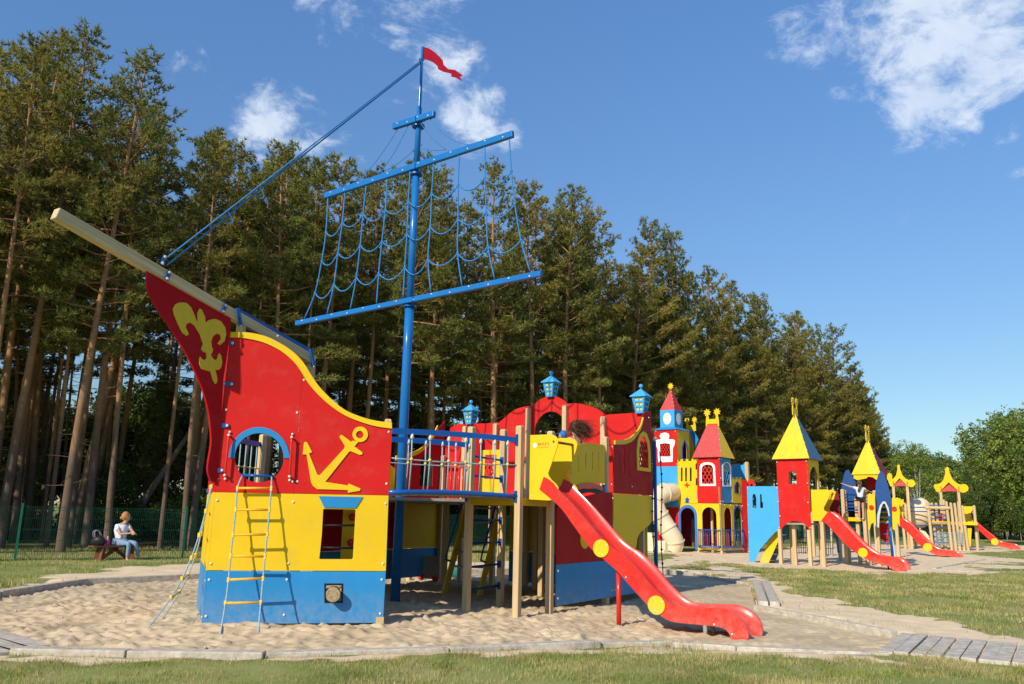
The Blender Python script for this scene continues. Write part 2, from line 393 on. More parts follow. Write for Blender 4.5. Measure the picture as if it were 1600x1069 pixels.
SAND_ZONES = [gpoly([(985, 884), (1000, 870), (1020, 863), (1170, 861), (1300, 851), (1450, 852), (1540, 855), (1640, 853), (1640, 861.5), (1500, 865.5), (1560, 872), (1600, 874), (1600, 877), (1500, 884), (1555, 893), (1530, 899), (1420, 900), (1180, 888), (1120, 879.5), (1060, 888), (1063, 893), (1000, 889)]),
              gpoly([(1063, 894), (1110, 883), (1195, 905), (1215, 916), (1250, 931), (1330, 947), (1450, 969), (1600, 1003), (1700, 1040), (1700, 1075), (1600, 1050), (1412, 998), (1180, 951), (1172, 914)]),
              gpoly([(-60, 945), (-60, 938), (0, 927), (100, 902), (180, 895), (330, 884), (640, 880), (990, 882), (1000, 890), (640, 899), (330, 905), (130, 914.5)]),
              gpoly([(-60, 1024), (-60, 1030), (14, 1040), (300, 1045), (620, 1036), (900, 1024), (1150, 1027), (1372, 1040), (1600, 1064), (1372, 1029), (1150, 1018), (940, 1013), (415, 1034), (14, 1027)]),
              gpoly([(1480, 888), (1540, 884), (1640, 886), (1640, 890), (1560, 889.5)])]
GRASS_IN = [gpoly([(998, 881), (1003, 868), (1040, 867), (1048, 873), (1040, 880)])]
def sandy(x, y, jit=1.0):
    """1 = bare sand, 0 = grass"""
    d = jit * np.clip(np.hypot(x, y) / 16, .5, 2.2)
    px = x + (fbm(x, y, .9, 3) - .5) * 1.5 * d; py = y + (fbm(x, y, .9, 9) - .5) * 2.0 * d; P = np.c_[px, py]
    r = np.zeros(len(x))
    for z in SAND_ZONES: r = np.maximum(r, inside(P, z).astype(float))
    for z in GRASS_IN: r[inside(P, z)] = 0
    return r
def matground():
    m = mat('ground_soil', (.74, .565, .36), .95, .14, 3, .5, 40, spec=.1); t = m.node_tree; NN = t.nodes; LL = t.links
    b = [n for n in NN if n.type == 'BSDF_PRINCIPLED'][0]; src = b.inputs['Base Color'].links[0].from_socket
    at = NN.new('ShaderNodeAttribute'); at.attribute_name = 'sandy'
    g = NN.new('ShaderNodeNewGeometry'); n1 = NN.new('ShaderNodeTexNoise'); n1.inputs['Scale'].default_value = .8; n1.inputs['Detail'].default_value = 8; LL.new(g.outputs['Position'], n1.inputs[0])
    cr_ = NN.new('ShaderNodeValToRGB'); cr_.color_ramp.elements[0].position = .3; cr_.color_ramp.elements[0].color = (.15, .19, .045, 1); cr_.color_ramp.elements[1].position = .68; cr_.color_ramp.elements[1].color = (.33, .31, .12, 1)
    e = cr_.color_ramp.elements.new(.5); e.color = (.23, .25, .07, 1)
    LL.new(n1.outputs[0], cr_.inputs[0])
    n2 = NN.new('ShaderNodeTexNoise'); n2.inputs['Scale'].default_value = 5; n2.inputs['Detail'].default_value = 6; LL.new(g.outputs['Position'], n2.inputs[0])
    ad = NN.new('ShaderNodeMath'); ad.operation = 'ADD'; LL.new(at.outputs['Fac'], ad.inputs[0])
    sb_ = NN.new('ShaderNodeMath'); sb_.operation = 'MULTIPLY_ADD'; LL.new(n2.outputs[0], sb_.inputs[0]); sb_.inputs[1].default_value = .8; sb_.inputs[2].default_value = -.4; LL.new(sb_.outputs[0], ad.inputs[1])
    mr = NN.new('ShaderNodeMapRange'); mr.inputs[1].default_value = .35; mr.inputs[2].default_value = .65; LL.new(ad.outputs[0], mr.inputs[0])
    # forest floor further back: needles and moss
    at2 = NN.new('ShaderNodeAttribute'); at2.attribute_name = 'forest'
    mf = NN.new('ShaderNodeMix'); mf.data_type = 'RGBA'; LL.new(at2.outputs['Fac'], mf.inputs[0]); LL.new(cr_.outputs[0], mf.inputs[6]); mf.inputs[7].default_value = (.11, .085, .04, 1)
    mx = NN.new('ShaderNodeMix'); mx.data_type = 'RGBA'; LL.new(mr.outputs[0], mx.inputs[0]); LL.new(mf.outputs[2], mx.inputs[6]); LL.new(src, mx.inputs[7])
    LL.new(mx.outputs[2], b.inputs['Base Color']); return m
FE = np.array([(-60, -5), (-30, 14), (-13.4, 25.4), (-8.4, 30.4), (1.5, 40), (11, 51), (22, 64), (35, 80), (47, 96), (60, 130), (62, 320), (-60, 320)], float)   # forest floor outline
xs = np.concatenate([np.linspace(-700, -40, 14)[:-1], np.arange(-40, 48, .22), np.linspace(48, 700, 16)])
ys = np.concatenate([np.linspace(-120, 4, 10)[:-1], np.arange(4, 30, .16), np.arange(30, 64, .35), np.linspace(64, 120, 50), np.linspace(130, 1500, 14)])
XX, YY = np.meshgrid(xs, ys); X1, Y1 = XX.ravel(), YY.ravel()
near = (np.abs(X1) < 60) & (Y1 > 3) & (Y1 < 125)
sa_ = np.zeros(len(X1)); sa_[near] = sandy(X1[near], Y1[near])
fo_ = inside(np.c_[X1 + (fbm(X1, Y1, 2, 5) - .5) * 3, Y1 + (fbm(X1, Y1, 2, 6) - .5) * 3], FE).astype(float) * np.clip(1.4 * fbm(X1, Y1, 3.5, 8), 0, 1)
Z1 = .045 + (fbm(X1, Y1, 1.2, 2) - .5) * .07 * near + (fbm(X1, Y1, .35, 4, 2) - .5) * .05 * sa_
# low banks: behind the left kerb and inside the wood
Z1 += .05 * ((X1 < -2) & (Y1 > 17) & (Y1 < 27)) * 1.0
inpit = inside(np.c_[X1, Y1], PIT); Z1[inpit] = -.25
nx, ny = len(xs), len(ys); idx = np.arange(nx * ny).reshape(ny, nx)
Fq = np.stack([idx[:-1, :-1], idx[:-1, 1:], idx[1:, 1:], idx[1:, :-1]], -1).reshape(-1, 4)
gr = obj('ground', np.c_[X1, Y1, Z1], Fq, matground(), None, smooth=True, kind='structure')
for nm, arr in (('sandy', sa_), ('forest', fo_)):
    a = gr.data.attributes.new(nm, 'FLOAT', 'POINT'); a.data.foreach_set('value', arr.astype(np.float32))
# sand inside the pit: trodden relief
SANDM = mat('pit_sand', (.57, .445, .285), .95, .10, 1.2, .7, 90, spec=.08, col2=(.48, .365, .225), c2scale=.9)
gx = np.arange(-17, 9.5, .036); gy = np.concatenate([np.arange(8.2, 14.2, .030), np.arange(14.2, 24, .06)])
XX, YY = np.meshgrid(gx, gy); X2, Y2 = XX.ravel(), YY.ravel()
foot = np.zeros(len(X2))
calm = .35 + .75 * np.clip((fbm(X2, Y2, 1.6, 77, 2) - .35) * 2.6, 0, 1)
Z2 = (fbm(X2, Y2, 1.8, 1, 2) - .5) * .07 + (fbm(X2, Y2, .24, 21, 3) - .5) * .055 * calm
rid = np.abs(vnoise(X2, Y2, .17, 31) - .5) * 2; Z2 += (rid ** .6 - .5) * .013 * calm
HH = Z2.reshape(XX.shape)
for k in range(9000):
    cx, cy = rng.uniform(-13, 9), rng.uniform(8.4, 21); r = rng.uniform(.035, .085); e_ = rng.uniform(1.2, 2.6); an_ = rng.normal(.3, .6)
    i0, i1 = np.searchsorted(gx, [cx - .3, cx + .3]); j0, j1 = np.searchsorted(gy, [cy - .3, cy + .3])
    sx = XX[j0:j1, i0:i1] - cx; sy = YY[j0:j1, i0:i1] - cy
    if sx.size == 0: continue
    a = sx * math.cos(an_) + sy * math.sin(an_); b = -sx * math.sin(an_) + sy * math.cos(an_); d2 = (a / e_) ** 2 + b ** 2
    HH[j0:j1, i0:i1] += -rng.uniform(.008, .038) * np.exp(-d2 / (r * r * .5)) + .014 * np.exp(-(np.sqrt(d2) - r * 1.5) ** 2 / .0009)
Z2 = HH.ravel()
# smoother, flatter toward the slide end and the kerbs; a drift against the hull
flat = np.clip((X2 - 1.0) / 3.0, 0, 1); Z2 *= 1 - .55 * flat
Z2 += .07 * np.exp(-(((X2 + 3) / 1.6) ** 2 + ((Y2 - 11.2) / .45) ** 2)) + .05 * np.exp(-(((X2 - 1.6) / .7) ** 2 + ((Y2 - 14.3) / .7) ** 2))
Z2 = np.clip(Z2 - .01, -.12, .12)
nx, ny = len(gx), len(gy); idx = np.arange(nx * ny).reshape(ny, nx)
ins = inside(np.c_[X2, Y2], PIT).reshape(ny, nx); keep = ins[:-1, :-1] | ins[1:, 1:] | ins[:-1, 1:] | ins[1:, :-1]
Fq = np.stack([idx[:-1, :-1], idx[:-1, 1:], idx[1:, 1:], idx[1:, :-1]], -1)[keep]
used = np.unique(Fq); remap = -np.ones(nx * ny, int); remap[used] = np.arange(len(used))
obj('sandpit', np.c_[X2, Y2, Z2][used], remap[Fq].astype(np.int32), SANDM, None, smooth=True, kind='structure')
# pebbles and bits in the sand
mb = MB()
for k in range(60):
    x, y = rng.uniform(-8, 5), rng.uniform(9, 14)
    if inside(np.array([[x, y]]), PIT)[0]: mb.add(*ballg((x, y, .03), rng.uniform(.008, .02), 6, 4))
mb.build('pebbles', mat('pebble', (.5, .46, .4), .7, .3, 30), None, kind='stuff')
# ------------------------------------------------------------ timber edging
edge = thing('timber_edging', '', '', G(415, 1034)); edge['kind'] = 'structure'
for k_ in ('label', 'category'):
    if k_ in edge.keys(): del edge[k_]
def timber(px0, px1, w, h, top, parent=edge, name='timber', mt=TIMB, ext=0.0):
    a = G(*px0, top); b = G(*px1, top); d = (b - a) / np.linalg.norm(b - a); a = a - d * ext; b = b + d * ext
    o = beam(name, a - (0, 0, h / 2), b - (0, 0, h / 2), w, h, mt, parent, bevel=.012); return o
def run(pts, w, h, top, n=None):
    for k in range(len(pts) - 1):
        a = G(*pts[k]); b = G(*pts[k + 1]); ln = np.linalg.norm(b - a); m_ = max(1, round(ln / 3.2))
        for j in range(m_):
            p = a + (b - a) * j / m_; r_ = a + (b - a) * (j + 1) / m_; d = (b - a) / ln; tz = top + rng.uniform(-.008, .008)
            beam('timber', p + d * .006 + (0, 0, tz - h / 2), r_ - d * .006 + (0, 0, tz - h / 2), w * rng.uniform(.93, 1.05), h, TIMB, edge, bevel=.012)
run([(-120, 953), (-5, 935.5), (130, 914.5)], .16, .30, .13); run([(130, 914.5), (330, 905), (640, 899), (985, 891)], .13, .25, .13)
run([(985, 886.5), (1063, 895.5), (1171, 914)], .11, .22, .06)
run([(1181, 953), (1285, 973), (1398, 996)], .12, .25, .09)
run([(1390, 1031), (1150, 1020), (1050, 1013.5)], .12, .24, .08); run([(1040, 1011), (935, 1013)], .13, .22, .07); run([(935, 1014), (700, 1026), (415, 1034.5)], .15, .26, .10); run([(413, 1036), (200, 1033), (20, 1029)], .17, .24, .115)
# double plank where the right edge steps
for k in range(2):
    a = G(1181 + k * 15, 914.5); b = G(1193 + k * 18, 951 + k * .6)
    beam('timber', a + (0, 0, .05), b + (0, 0, .05), .175, .16, TIMB, edge, bevel=.01)
# broad boards in the near left corner
for k in range(3):
    a = G(-50 + k * -16, 985 + k * 11); b = G(58 - k * 26, 1021 + k * 5); beam('timber', a + (0, 0, .02), b + (0, 0, .02), .26, .12, TIMB, edge, bevel=.01)
for pts in ([(1460, 891), (1500, 883), (1540, 876)], [(1462, 892), (1530, 897), (1570, 897)]):
    run(pts, .12, .2, .07)
# boardwalk at the near right
walk = thing('boardwalk', '', '', G(1500, 1020)); walk['kind'] = 'structure'
for k_ in ('label', 'category'):
    if k_ in walk.keys(): del walk[k_]
fr = [(1370, 1027), (1700, 1057)]; bk_ = [(1407, 997), (1700, 1027)]
A_, B_ = G(*fr[0]), G(*fr[1]); C_, D_ = G(*bk_[0]), G(*bk_[1]); ln = np.linalg.norm(B_ - A_); n = int(ln / .17)
for k in range(n):
    t = (k + .5) / n; p = A_ + (B_ - A_) * t; r_ = C_ + (D_ - C_) * t
    j = rng.uniform(-.015, .015); z = .055 + rng.uniform(-.006, .006)
    beam('plank', p + (j, 0, z), r_ + (j, 0, z), .158, .05, TIMB, walk, bevel=.008)
# play mat slab beyond the pit edge
# ------------------------------------------------------------ grass
GRASSM = mat('grass_blade', (.26, .31, .06), .6, .25, .9, spec=.2, island=.45, trans=.4, col2=(.52, .46, .19), c2=(.36, .58), c2scale=1.3)
def grass(name, poly, n, h, w, lean=.5, seed=0, one=False):
    r = np.random.default_rng(seed); x0, y0 = poly.min(0); x1, y1 = poly.max(0)
    P = np.c_[r.uniform(x0, x1, n), r.uniform(y0, y1, n)]; P = P[inside(P, poly)]
    s = sandy(P[:, 0], P[:, 1]); cl = fbm(P[:, 0], P[:, 1], .5, 40, 3); keep = (r.random(len(P)) > s * .985) & (r.random(len(P)) < np.clip((cl - .25) * 3, .15, 1)) & ~inside(P, PIT)
    P = P[keep]; cl = cl[keep]; m = len(P)
    dist = np.hypot(P[:, 0], P[:, 1]); sc = np.clip(dist / 9, 1, 2.6)
    hh = h * r.uniform(.45, 1.2, m) * (.6 + .9 * cl); ww = w * sc * r.uniform(.7, 1.3, m)
    a = r.uniform(0, 2 * np.pi, m); b = r.uniform(0, 2 * np.pi, m); z0 = np.full(m, .02)
    base = np.c_[P, z0]; side = np.c_[np.cos(a), np.sin(a), np.zeros(m)] * ww[:, None]
    ln = (r.random(m) * lean)[:, None]; tip = base + np.c_[np.cos(b) * hh, np.sin(b) * hh, np.zeros(m)] * ln + np.c_[np.zeros(m), np.zeros(m), hh + .03]
    mid = base + (tip - base) * .55 + np.c_[np.zeros(m), np.zeros(m), hh * .12]
    v = np.stack([base - side, base + side, mid + side * .7, tip, mid - side * .7], 1).reshape(-1, 3)
    k = np.arange(m)[:, None] * 5
    f = np.concatenate([k + np.array([0, 1, 2]), k + np.array([0, 2, 4]), k + np.array([4, 2, 3])]) if not one else None
    if one: v = np.stack([base - side, base + side, tip], 1).reshape(-1, 3); f = (np.arange(m)[:, None] * 3 + np.array([0, 1, 2]))
    return obj(name, v, f.astype(np.int32), GRASSM, None, kind='stuff')
grass('lawn_grass', gpoly([(-80, 1018), (1700, 1022), (1750, 1130), (-150, 1130)]), 190000, .038, .0032, 1.3, 1)
grass('lawn_grass', gpoly([(-160, 862), (990, 855), (1000, 889), (330, 905), (130, 914), (-160, 955)]), 230000, .10, .006, .7, 2, True)
grass('lawn_grass', gpoly([(1040, 890), (1100, 876), (1420, 897), (1700, 896), (1900, 1040), (1600, 1040), (1180, 950)]), 210000, .050, .005, .9, 3, True)
grass('lawn_grass', gpoly([(985, 866), (1130, 838), (1700, 838), (1700, 897), (1400, 900), (1100, 880), (1000, 884)]), 90000, .07, .008, .7, 4, True)
# longer tufts along the timber
def tufts(name, pts, seed):
    r = np.random.default_rng(seed); V_ = []; F_ = []
    for (x, y, rad, hh, n) in pts:
        c = G(x, y)
        for k in range(n):
            p = c + np.array([r.normal(0, rad), r.normal(0, rad * .5), 0]); a = r.uniform(0, 6.28); L_ = hh * r.uniform(.4, 1.1); s = np.array([math.cos(a), math.sin(a), 0]) * .0035
            tip = p + np.array([r.normal(0, .35) * L_, r.normal(0, .35) * L_, L_]); mid = (p + tip) / 2 + (0, 0, L_ * .1); i = len(V_)
            V_ += [p - s, p + s, mid + s * .7, tip, mid - s * .7]; F_ += [(i, i + 1, i + 2), (i, i + 2, i + 4), (i + 4, i + 2, i + 3)]
    return obj(name, np.array(V_), np.array(F_, np.int32), GRASSM, None, kind='stuff')
tl_ = [(x, 1042 - abs(x - 600) * .0 + rng.uniform(-2, 6), .12, rng.uniform(.06, .13), 30) for x in range(0, 620, 22)] + [(x, 1027 + rng.uniform(-4, 6), .12, rng.uniform(.05, .14), 34) for x in range(640, 1200, 20)] + [(x, 1035 + (x - 1200) * .06 + rng.uniform(-3, 6), .12, rng.uniform(.05, .10), 26) for x in range(1200, 1600, 24)] + [(712, 1036, .08, .22, 60), (990, 1020, .2, .16, 120), (1060, 1020, .2, .17, 120), (1330, 1018, .02, .2, 5), (60, 1030, .05, .22, 10), (110, 1032, .04, .2, 8), (215, 1033, .04, .16, 8)] + [(x, 912 + (x - 1130) * .28 + rng.uniform(-4, 4), .2, .10, 20) for x in range(1190, 1600, 16)]
tufts('grass_tufts', tl_, 5)
# ============================================================ THE PLAY SHIP
UA = R(57); VA = UA + math.pi / 2; SV = UA - math.pi / 2
U = np.array([math.cos(UA), math.sin(UA), 0]); VV = np.array([math.cos(VA), math.sin(VA), 0])
A0 = G(316.7, 975.8, .03); A0[2] = 0
F = Plane(A0, R(10.7)); BR = F.px(598.5, 973.3); BR[2] = 0
P1 = G(807, 968); P4 = G(858, 960); P2 = G(728, 958); P3 = G(781, 947)
ship = thing('play_ship', 'large red, yellow and blue wooden play ship with a tall blue mast in the sandpit', 'playground ship', A0)
DZ = 1.86
# --- bow, lit side
bp = panel('blue_panel', F, [(316.7, 975.8), (598.5, 973.3), (603, 893.4), (321.3, 892)], BLU, ship, holes=[[(507, 912), (536, 912), (535.5, 942), (507, 942)]], bevel=.004)
bolts(bp, F, [(327, 906), (322, 963), (448.5, 905.8), (596.6, 905.8), (594, 959), (444, 961)])
win = cr([(505, 796.2), (503, 835), (499, 872.8)], 2) + [(500.5, 873.8), (549.5, 873.8), (551.3, 872.5), (553.5, 835), (555.6, 797.6), (554, 796.2), (506.5, 795.4)]
yp = panel('yellow_panel', F, [(321.3, 891.2), (603, 892.6), (607.3, 774.4), (332, 769.2)], YEL, ship, holes=[win], bevel=.004)
bolts(yp, F, [(339.5, 782), (458.3, 784.5), (602.8, 787), (329.6, 880.8), (450.6, 880.5), (598.4, 881)])
topo = q(220, 400, 3.564, [(498, 425), (600, 428), (700, 450), (790, 495), (860, 545), (910, 600), (950, 665), (1000, 735), (1080, 815), (1160, 870), (1280, 912), (1398, 930)])
topi = q(220, 400, 3.564, [(498, 455), (570, 458), (680, 482), (780, 530), (850, 588), (890, 640), (930, 705), (990, 775), (1070, 845), (1160, 900), (1290, 945), (1398, 962)])
TO = cr(topo, 4); TI = cr(topi, 4)
hole = circ(405, 715.5, 38, 38.5, 40)
split_i = min(range(len(TI)), key=lambda i: abs(TI[i][0] - 472.5))
L1 = TI[:split_i + 1]; L2 = TI[split_i:]
r1 = panel('red_panel', F, [(332, 768.6), (336.5, 735), (340.6, 700), (350, 610), (359.7, 525)] + [tuple(p) for p in L1] + [(464, 700), (458.4, 771)], RED, ship, holes=[hole], bevel=.003)
r2 = panel('red_panel', F, [(458.7, 771)] + [(464.3, 700)] + [(p[0] + .25, p[1]) for p in L2] + [(611.6, 700), (607.3, 774)], RED, ship, bevel=.003)
bolts(r1, F, [(353.4, 640.5), (342, 749), (457, 752.7), (464.5, 645), (342, 749)]); bolts(r2, F, [(464.5, 752.7), (475, 594), (607.5, 675), (604, 756)])
panel('top_trim', F, TO + TI[::-1], YEL, ship, t=.024, off=.022, bevel=.003)
ring = [(p[0], p[1]) for p in circ(405, 716, 47.5, 48.5, 24, 180, 360)] + [(p[0], p[1]) for p in circ(405, 716, 38.3, 38.8, 24, 180, 360)][::-1]
panel('blue_arch', F, ring, BLU, ship, t=.016, off=.016, bevel=.003)
# anchor
ANC = q(340, 640, 4.111, [(565, 207), (578, 215), (608, 275), (588, 283), (642, 418), (655, 424), (812, 252), (818, 235), (783, 178), (792, 163), (805, 168), (858, 208), (868, 200), (905, 208), (880, 238), (930, 275), (930, 290), (912, 292), (855, 268), (845, 272), (692, 465), (838, 488), (842, 475), (918, 508), (915, 522), (838, 535), (836, 518), (640, 512), (612, 490), (600, 465), (572, 290), (548, 290), (548, 272), (556, 212)])
an = panel('anchor_emblem', F, ANC, YEL, ship, t=.016, off=.017, bevel=.002)
panel('anchor_ring', F, q(340, 640, 4.111, circ(916, 160, 50, 50, 28)), YEL, an, t=.016, off=.0185, holes=[q(340, 640, 4.111, circ(913, 162, 24, 24, 20))], bevel=.002)
panel('window_lintel', F, [(498, 775.3), (567, 776.7), (556, 794), (506.7, 793.2)], BLU, ship, t=.016, off=.017, bevel=.002)
for (xa, ya), (xb, yb) in (((503, 821), (555, 821)), ((499, 855.5), (553, 856.5))):
    tube('window_bar', [F.px(xa, ya, -.04), F.px(xb, yb, -.04)], .016, BLACK, ship)
# log spy hole
v, f = lathe([(.10, -.12), (.10, .16), (.094, .168)], 20, F.px(521, 928), F.n); lg = obj('log_end', v, f, WOODD, ship, smooth=False)
panel('log_frame', F, [(507, 912), (536, 912), (535.5, 942), (507, 942)], BLACK, lg, t=.02, off=.006, holes=[[(509.5, 914.5), (533.5, 914.5), (533, 939.5), (509.5, 939.5)]])
# grab handles beside the hole
for x0, y0, x1, y1 in ((358.8, 681, 352.6, 743), (456.7, 684, 453, 745)):
    a = F.px(x0, y0); b = F.px(x1, y1); n = F.n
    h = tube('handle', [a + n * .02, a + n * .07, a * .9 + b * .1 + n * .085, a * .1 + b * .9 + n * .085, b + n * .07, b + n * .02], .016, REDM, ship)
    for w in (a, b): bolt(h, w + n * .09, n, 1.1); bolt(h, w + np.array([0, 0, -.05 if w is b else .05]) + n * .018, n, 1.0)
tube('entry_bar', [F.px(377.6, 742.4, .03), F.px(426.4, 744.6, .03)], .02, METB, ship)
# --- bow, far side: its own panels, edge-on from here
F2 = Plane(A0, R(112.5)); FW = 2.4
for nm, z0, z1, mt in (('blue_panel', .03, .735, BLU), ('yellow_panel', .74, 1.805, YEL)):
    panel(nm, F2, [(0.0, z0), (FW, z0), (FW, z1), (0.0, z1)], mt, ship, off=.01, az=True)
topz = [(0, 4.05), (.25, 4.02), (.5, 3.9), (.8, 3.68), (1.1, 3.35), (1.5, 3.05), (1.9, 2.88), (FW, 2.8)]
panel('red_panel', F2, [(0, 1.81), (FW, 1.81)] + [(a, z) for a, z in topz[::-1]], RED, ship, off=.01, az=True)
panel('top_trim', F2, [(a, z) for a, z in topz] + [(a, z + .09) for a, z in topz[::-1]], YEL, ship, off=.02, az=True)
B2 = F2.w(FW, 0)
for k, (z) in enumerate((.12, .6, .85, 1.7, 2.3)): bolt(ship, F2.w(.06, z, .012), F2.n)
# corner posts
AX = lambda u, v: A0 + U * u + VV * v
post(*(AX(.17, 0)[:2]), 4.26, WOOD, ship, UA, .10)
pb = F.px(486, 575); cu = (V(486, 575, A0, UA) - A0) @ U
post(*(AX(cu, 0)[:2]), 3.93, WOOD, ship, UA, .10)
bi = BR - F.d * .08 - F.n * .07; post(bi[0], bi[1], 2.93, WOOD, ship, F.ang, .10)
bi = F.px(458, 900) - F.n * .08; post(bi[0], bi[1], 3.45, WOOD, ship, F.ang, .10)
b2i = F2.w(FW - .10, 0, -.09); post(b2i[0], b2i[1], 2.93, WOOD, ship, F2.ang, .10); mid2 = F2.w(1.2, 0, -.09); post(mid2[0], mid2[1], 3.1, WOOD, ship, F2.ang, .10)
# foot plate on the right post
foot = F.px(593, 975, -.04); box('post_foot', foot + np.array([0, 0, -.02]), F.d * .055, F.n * .05, (0, 0, .12), WOOD, ship)
# deck of the bow and the inside dividing board seen through window and hole
def deck(name, corners, z, mt, t=.05): 
    pts = [np.array(c, float) for c in corners]; n = len(pts); v = [(p[0], p[1], z) for p in pts] + [(p[0], p[1], z - t) for p in pts]
    return obj(name, v, [tuple(range(n)), tuple(range(n, 2 * n))[::-1]] + [(i, i + n, (i + 1) % n + n, (i + 1) % n) for i in range(n)], mt, ship)
deck('bow_deck', [A0 + U * .12, BR - F.n * .05, B2], 1.84, WOODG)
dv = Plane(A0 + U * 1.3, F.ang)
dvp = panel('inner_board', dv, [(537, 786), (558, 786), (558, 884), (531, 884)], YEL, ship)
for (x, y) in ((551, 808), (549, 848)): 
    v, f = lathe([(.06, 0), (.06, .05), (.03, .06)], 14, dv.px(x, y, .0), dv.n); obj('red_knob', v, f, REDM, dvp, smooth=True)
w = G(515, 935) ; post(AX(1.15, .25)[0] + .08, AX(1.15, .25)[1], 1.82, WOOD, ship, F.ang, .10)
# --- beak and bowsprit in the ship's middle plane
K = Plane(A0, UA)
beak = cr(q(60, 300, 3.565, [(600, 442), (601, 520), (620, 580), (660, 655), (720, 740), (790, 850), (850, 960), (890, 1050)]) + q(220, 400, 3.564, [(340, 740), (370, 850), (385, 960), (388, 1050)]) + [(323.5, 730), (327, 748), (333, 754.4)], 4) + [(337.3, 746), (342.6, 690), (347.7, 593.6), (358.6, 520), (359.6, 496)]
bk = panel('beak_board', K, beak, RED_SHADED, ship, t=.04, off=.02, bevel=.006)
fle = q(200, 380, 3.636, [(300, 338), (325, 342), (350, 365), (370, 410), (383, 445), (388, 448), (386, 400), (398, 373), (410, 378), (430, 420), (433, 455), (445, 442), (465, 434), (490, 432), (520, 445), (545, 480), (550, 520), (540, 560), (515, 580), (500, 572), (520, 545), (515, 520), (495, 515), (475, 530), (465, 560), (468, 590), (475, 605), (470, 625), (462, 632), (470, 650), (485, 665), (498, 660), (502, 640), (510, 625), (522, 640), (528, 680), (520, 710), (505, 722), (487, 720), (496, 750), (500, 780), (495, 798), (487, 800), (475, 780), (460, 730), (440, 725), (410, 715), (398, 690), (396, 655), (403, 645), (412, 660), (430, 665), (438, 650), (437, 625), (415, 615), (408, 600), (415, 585), (418, 570), (400, 520), (370, 470), (345, 452), (325, 460), (320, 480), (330, 500), (338, 520), (325, 528), (300, 510), (275, 460), (255, 410), (247, 375), (260, 350), (280, 340)])
panel('fleur_emblem', K, fle, mat('ochre_emblem', (.66, .47, .03), .4, .06), bk, t=.014, off=.034, bevel=.002)
s0 = K.px(85.5, 333.5); s1 = K.px(489, 564)
sp = beam('bowsprit', s0, s1, .13, .15, mat('bowsprit_wood', (.58, .44, .25), .65, .22, 26, .4, 60, stretch=(1, 1, .04), spec=.25, dirt=.2, axis=tuple(s1 - s0)), ship, bevel=.012)
dsp = (s1 - s0) / np.linalg.norm(s1 - s0)
for x, y in ((250, 408), (257, 432), (345, 483)):
    w = K.px(x, y); br = box('bracket', w + K.n * .082, dsp * .028, K.n * .006, np.cross(dsp, K.n) * .075, METB, sp)
    bolt(br, w + K.n * .088 + np.cross(dsp, K.n) * .05, K.n, 1.2); bolt(br, w + K.n * .088 - np.cross(dsp, K.n) * .05, K.n, 1.2)
for (x0, y0, x1, y1) in ((371, 481, 376, 509), (485, 545, 490, 573)):
    a = K.px(x0, y0, .09); b = K.px(x1, y1, .09); v, f = beamg(a, b, .02, .075, K.n); s_ = obj('strap', v, f, METB, ship); bolt(s_, b + K.n * .012, K.n)
a = K.px(378, 486); b = K.px(487, 547)
v, f = beamg(a - K.n * .09 + np.array([0, 0, -.03]), b - K.n * .09 + np.array([0, 0, -.03]), .03, .15); obj('side_rail', v, f, METB, ship)
bolt(sp, K.px(434, 525.5, .068), K.n, 1.1)
panel('under_brace', K, [(376, 496), (378, 520), (420, 535), (400, 508)], METB, ship, t=.02, off=-.02)
for (x, y) in ((353.5, 536), (352, 600), (345, 665), (337, 735)):       # hinge plates tying the beak to the lit side
    w = F.px(x + 4, y, .02); h = box('hinge_plate', w, F.d * .075, F.n * .007, (0, 0, .030), METB, ship, bevel=.003)
    bolt(h, w - F.d * .06 + F.n * .008, F.n, 1.15); bolt(h, w + F.d * .055 + F.n * .008, F.n, 1.15)
# --- rope ladders on the bow
def rope_ladder(ra, rb, rungs):
    ld = tube('rope_ladder', cr(ra, 4), .011, ROPG, ship, seg=6)
    tube('rope', cr(rb, 4), .011, ROPG, ld, seg=6)
    for a, b in rungs:
        a = np.array(a); b = np.array(b); d = (b - a) / np.linalg.norm(b - a)
        r_ = tube('rung', [a, b], .017, RUNG, ld, seg=8)
        for w, s in ((a, -1), (b, 1)):
            v, f = beamg(w - np.array([0, 0, .032]), w + np.array([0, 0, .032]), .034, .034); obj('clamp', v, f, KNOT, ld, bevel=.004)
lp = [(371.2, 762.8), (368.4, 796.5), (364, 835.8), (360.5, 868.8), (357, 906), (352.4, 942.4), (342.5, 1001)]
rp = [(423.9, 763), (421, 796.6), (417.5, 835), (414, 869.5), (411, 904), (407.5, 941.7), (402.5, 1001)]
offs = [.10, .17, .24, .31, .40, .54, 1.0]
la = [F.px(x, y, k) for (x, y), k in zip(lp, offs)]; lb = [F.px(x, y, k) for (x, y), k in zip(rp, offs)]
rope_ladder([F.px(378.4, 744, .04)] + la, [F.px(424.5, 745, .04)] + lb, list(zip(la[:-1], lb[:-1])))
ga = G(227, 986, .0); gb = G(250, 971, .0); ta = F2.w(.62, 1.9, .03); tb = F2.w(1.05, 1.9, .03)
def sagpt(t, a, b): 
    p = a * (1 - t) + b * t; k = math.sin(math.pi * t) * .17; return p + np.array([.55 * k, .2 * k, -1.15 * k])
ra = [sagpt(t, ta, ga) for t in np.linspace(0, 1, 8)]; rb = [sagpt(t, tb, gb) for t in np.linspace(0, 1, 8)]
rope_ladder(ra, rb, [(ra[k], rb[k]) for k in range(0, 6)])
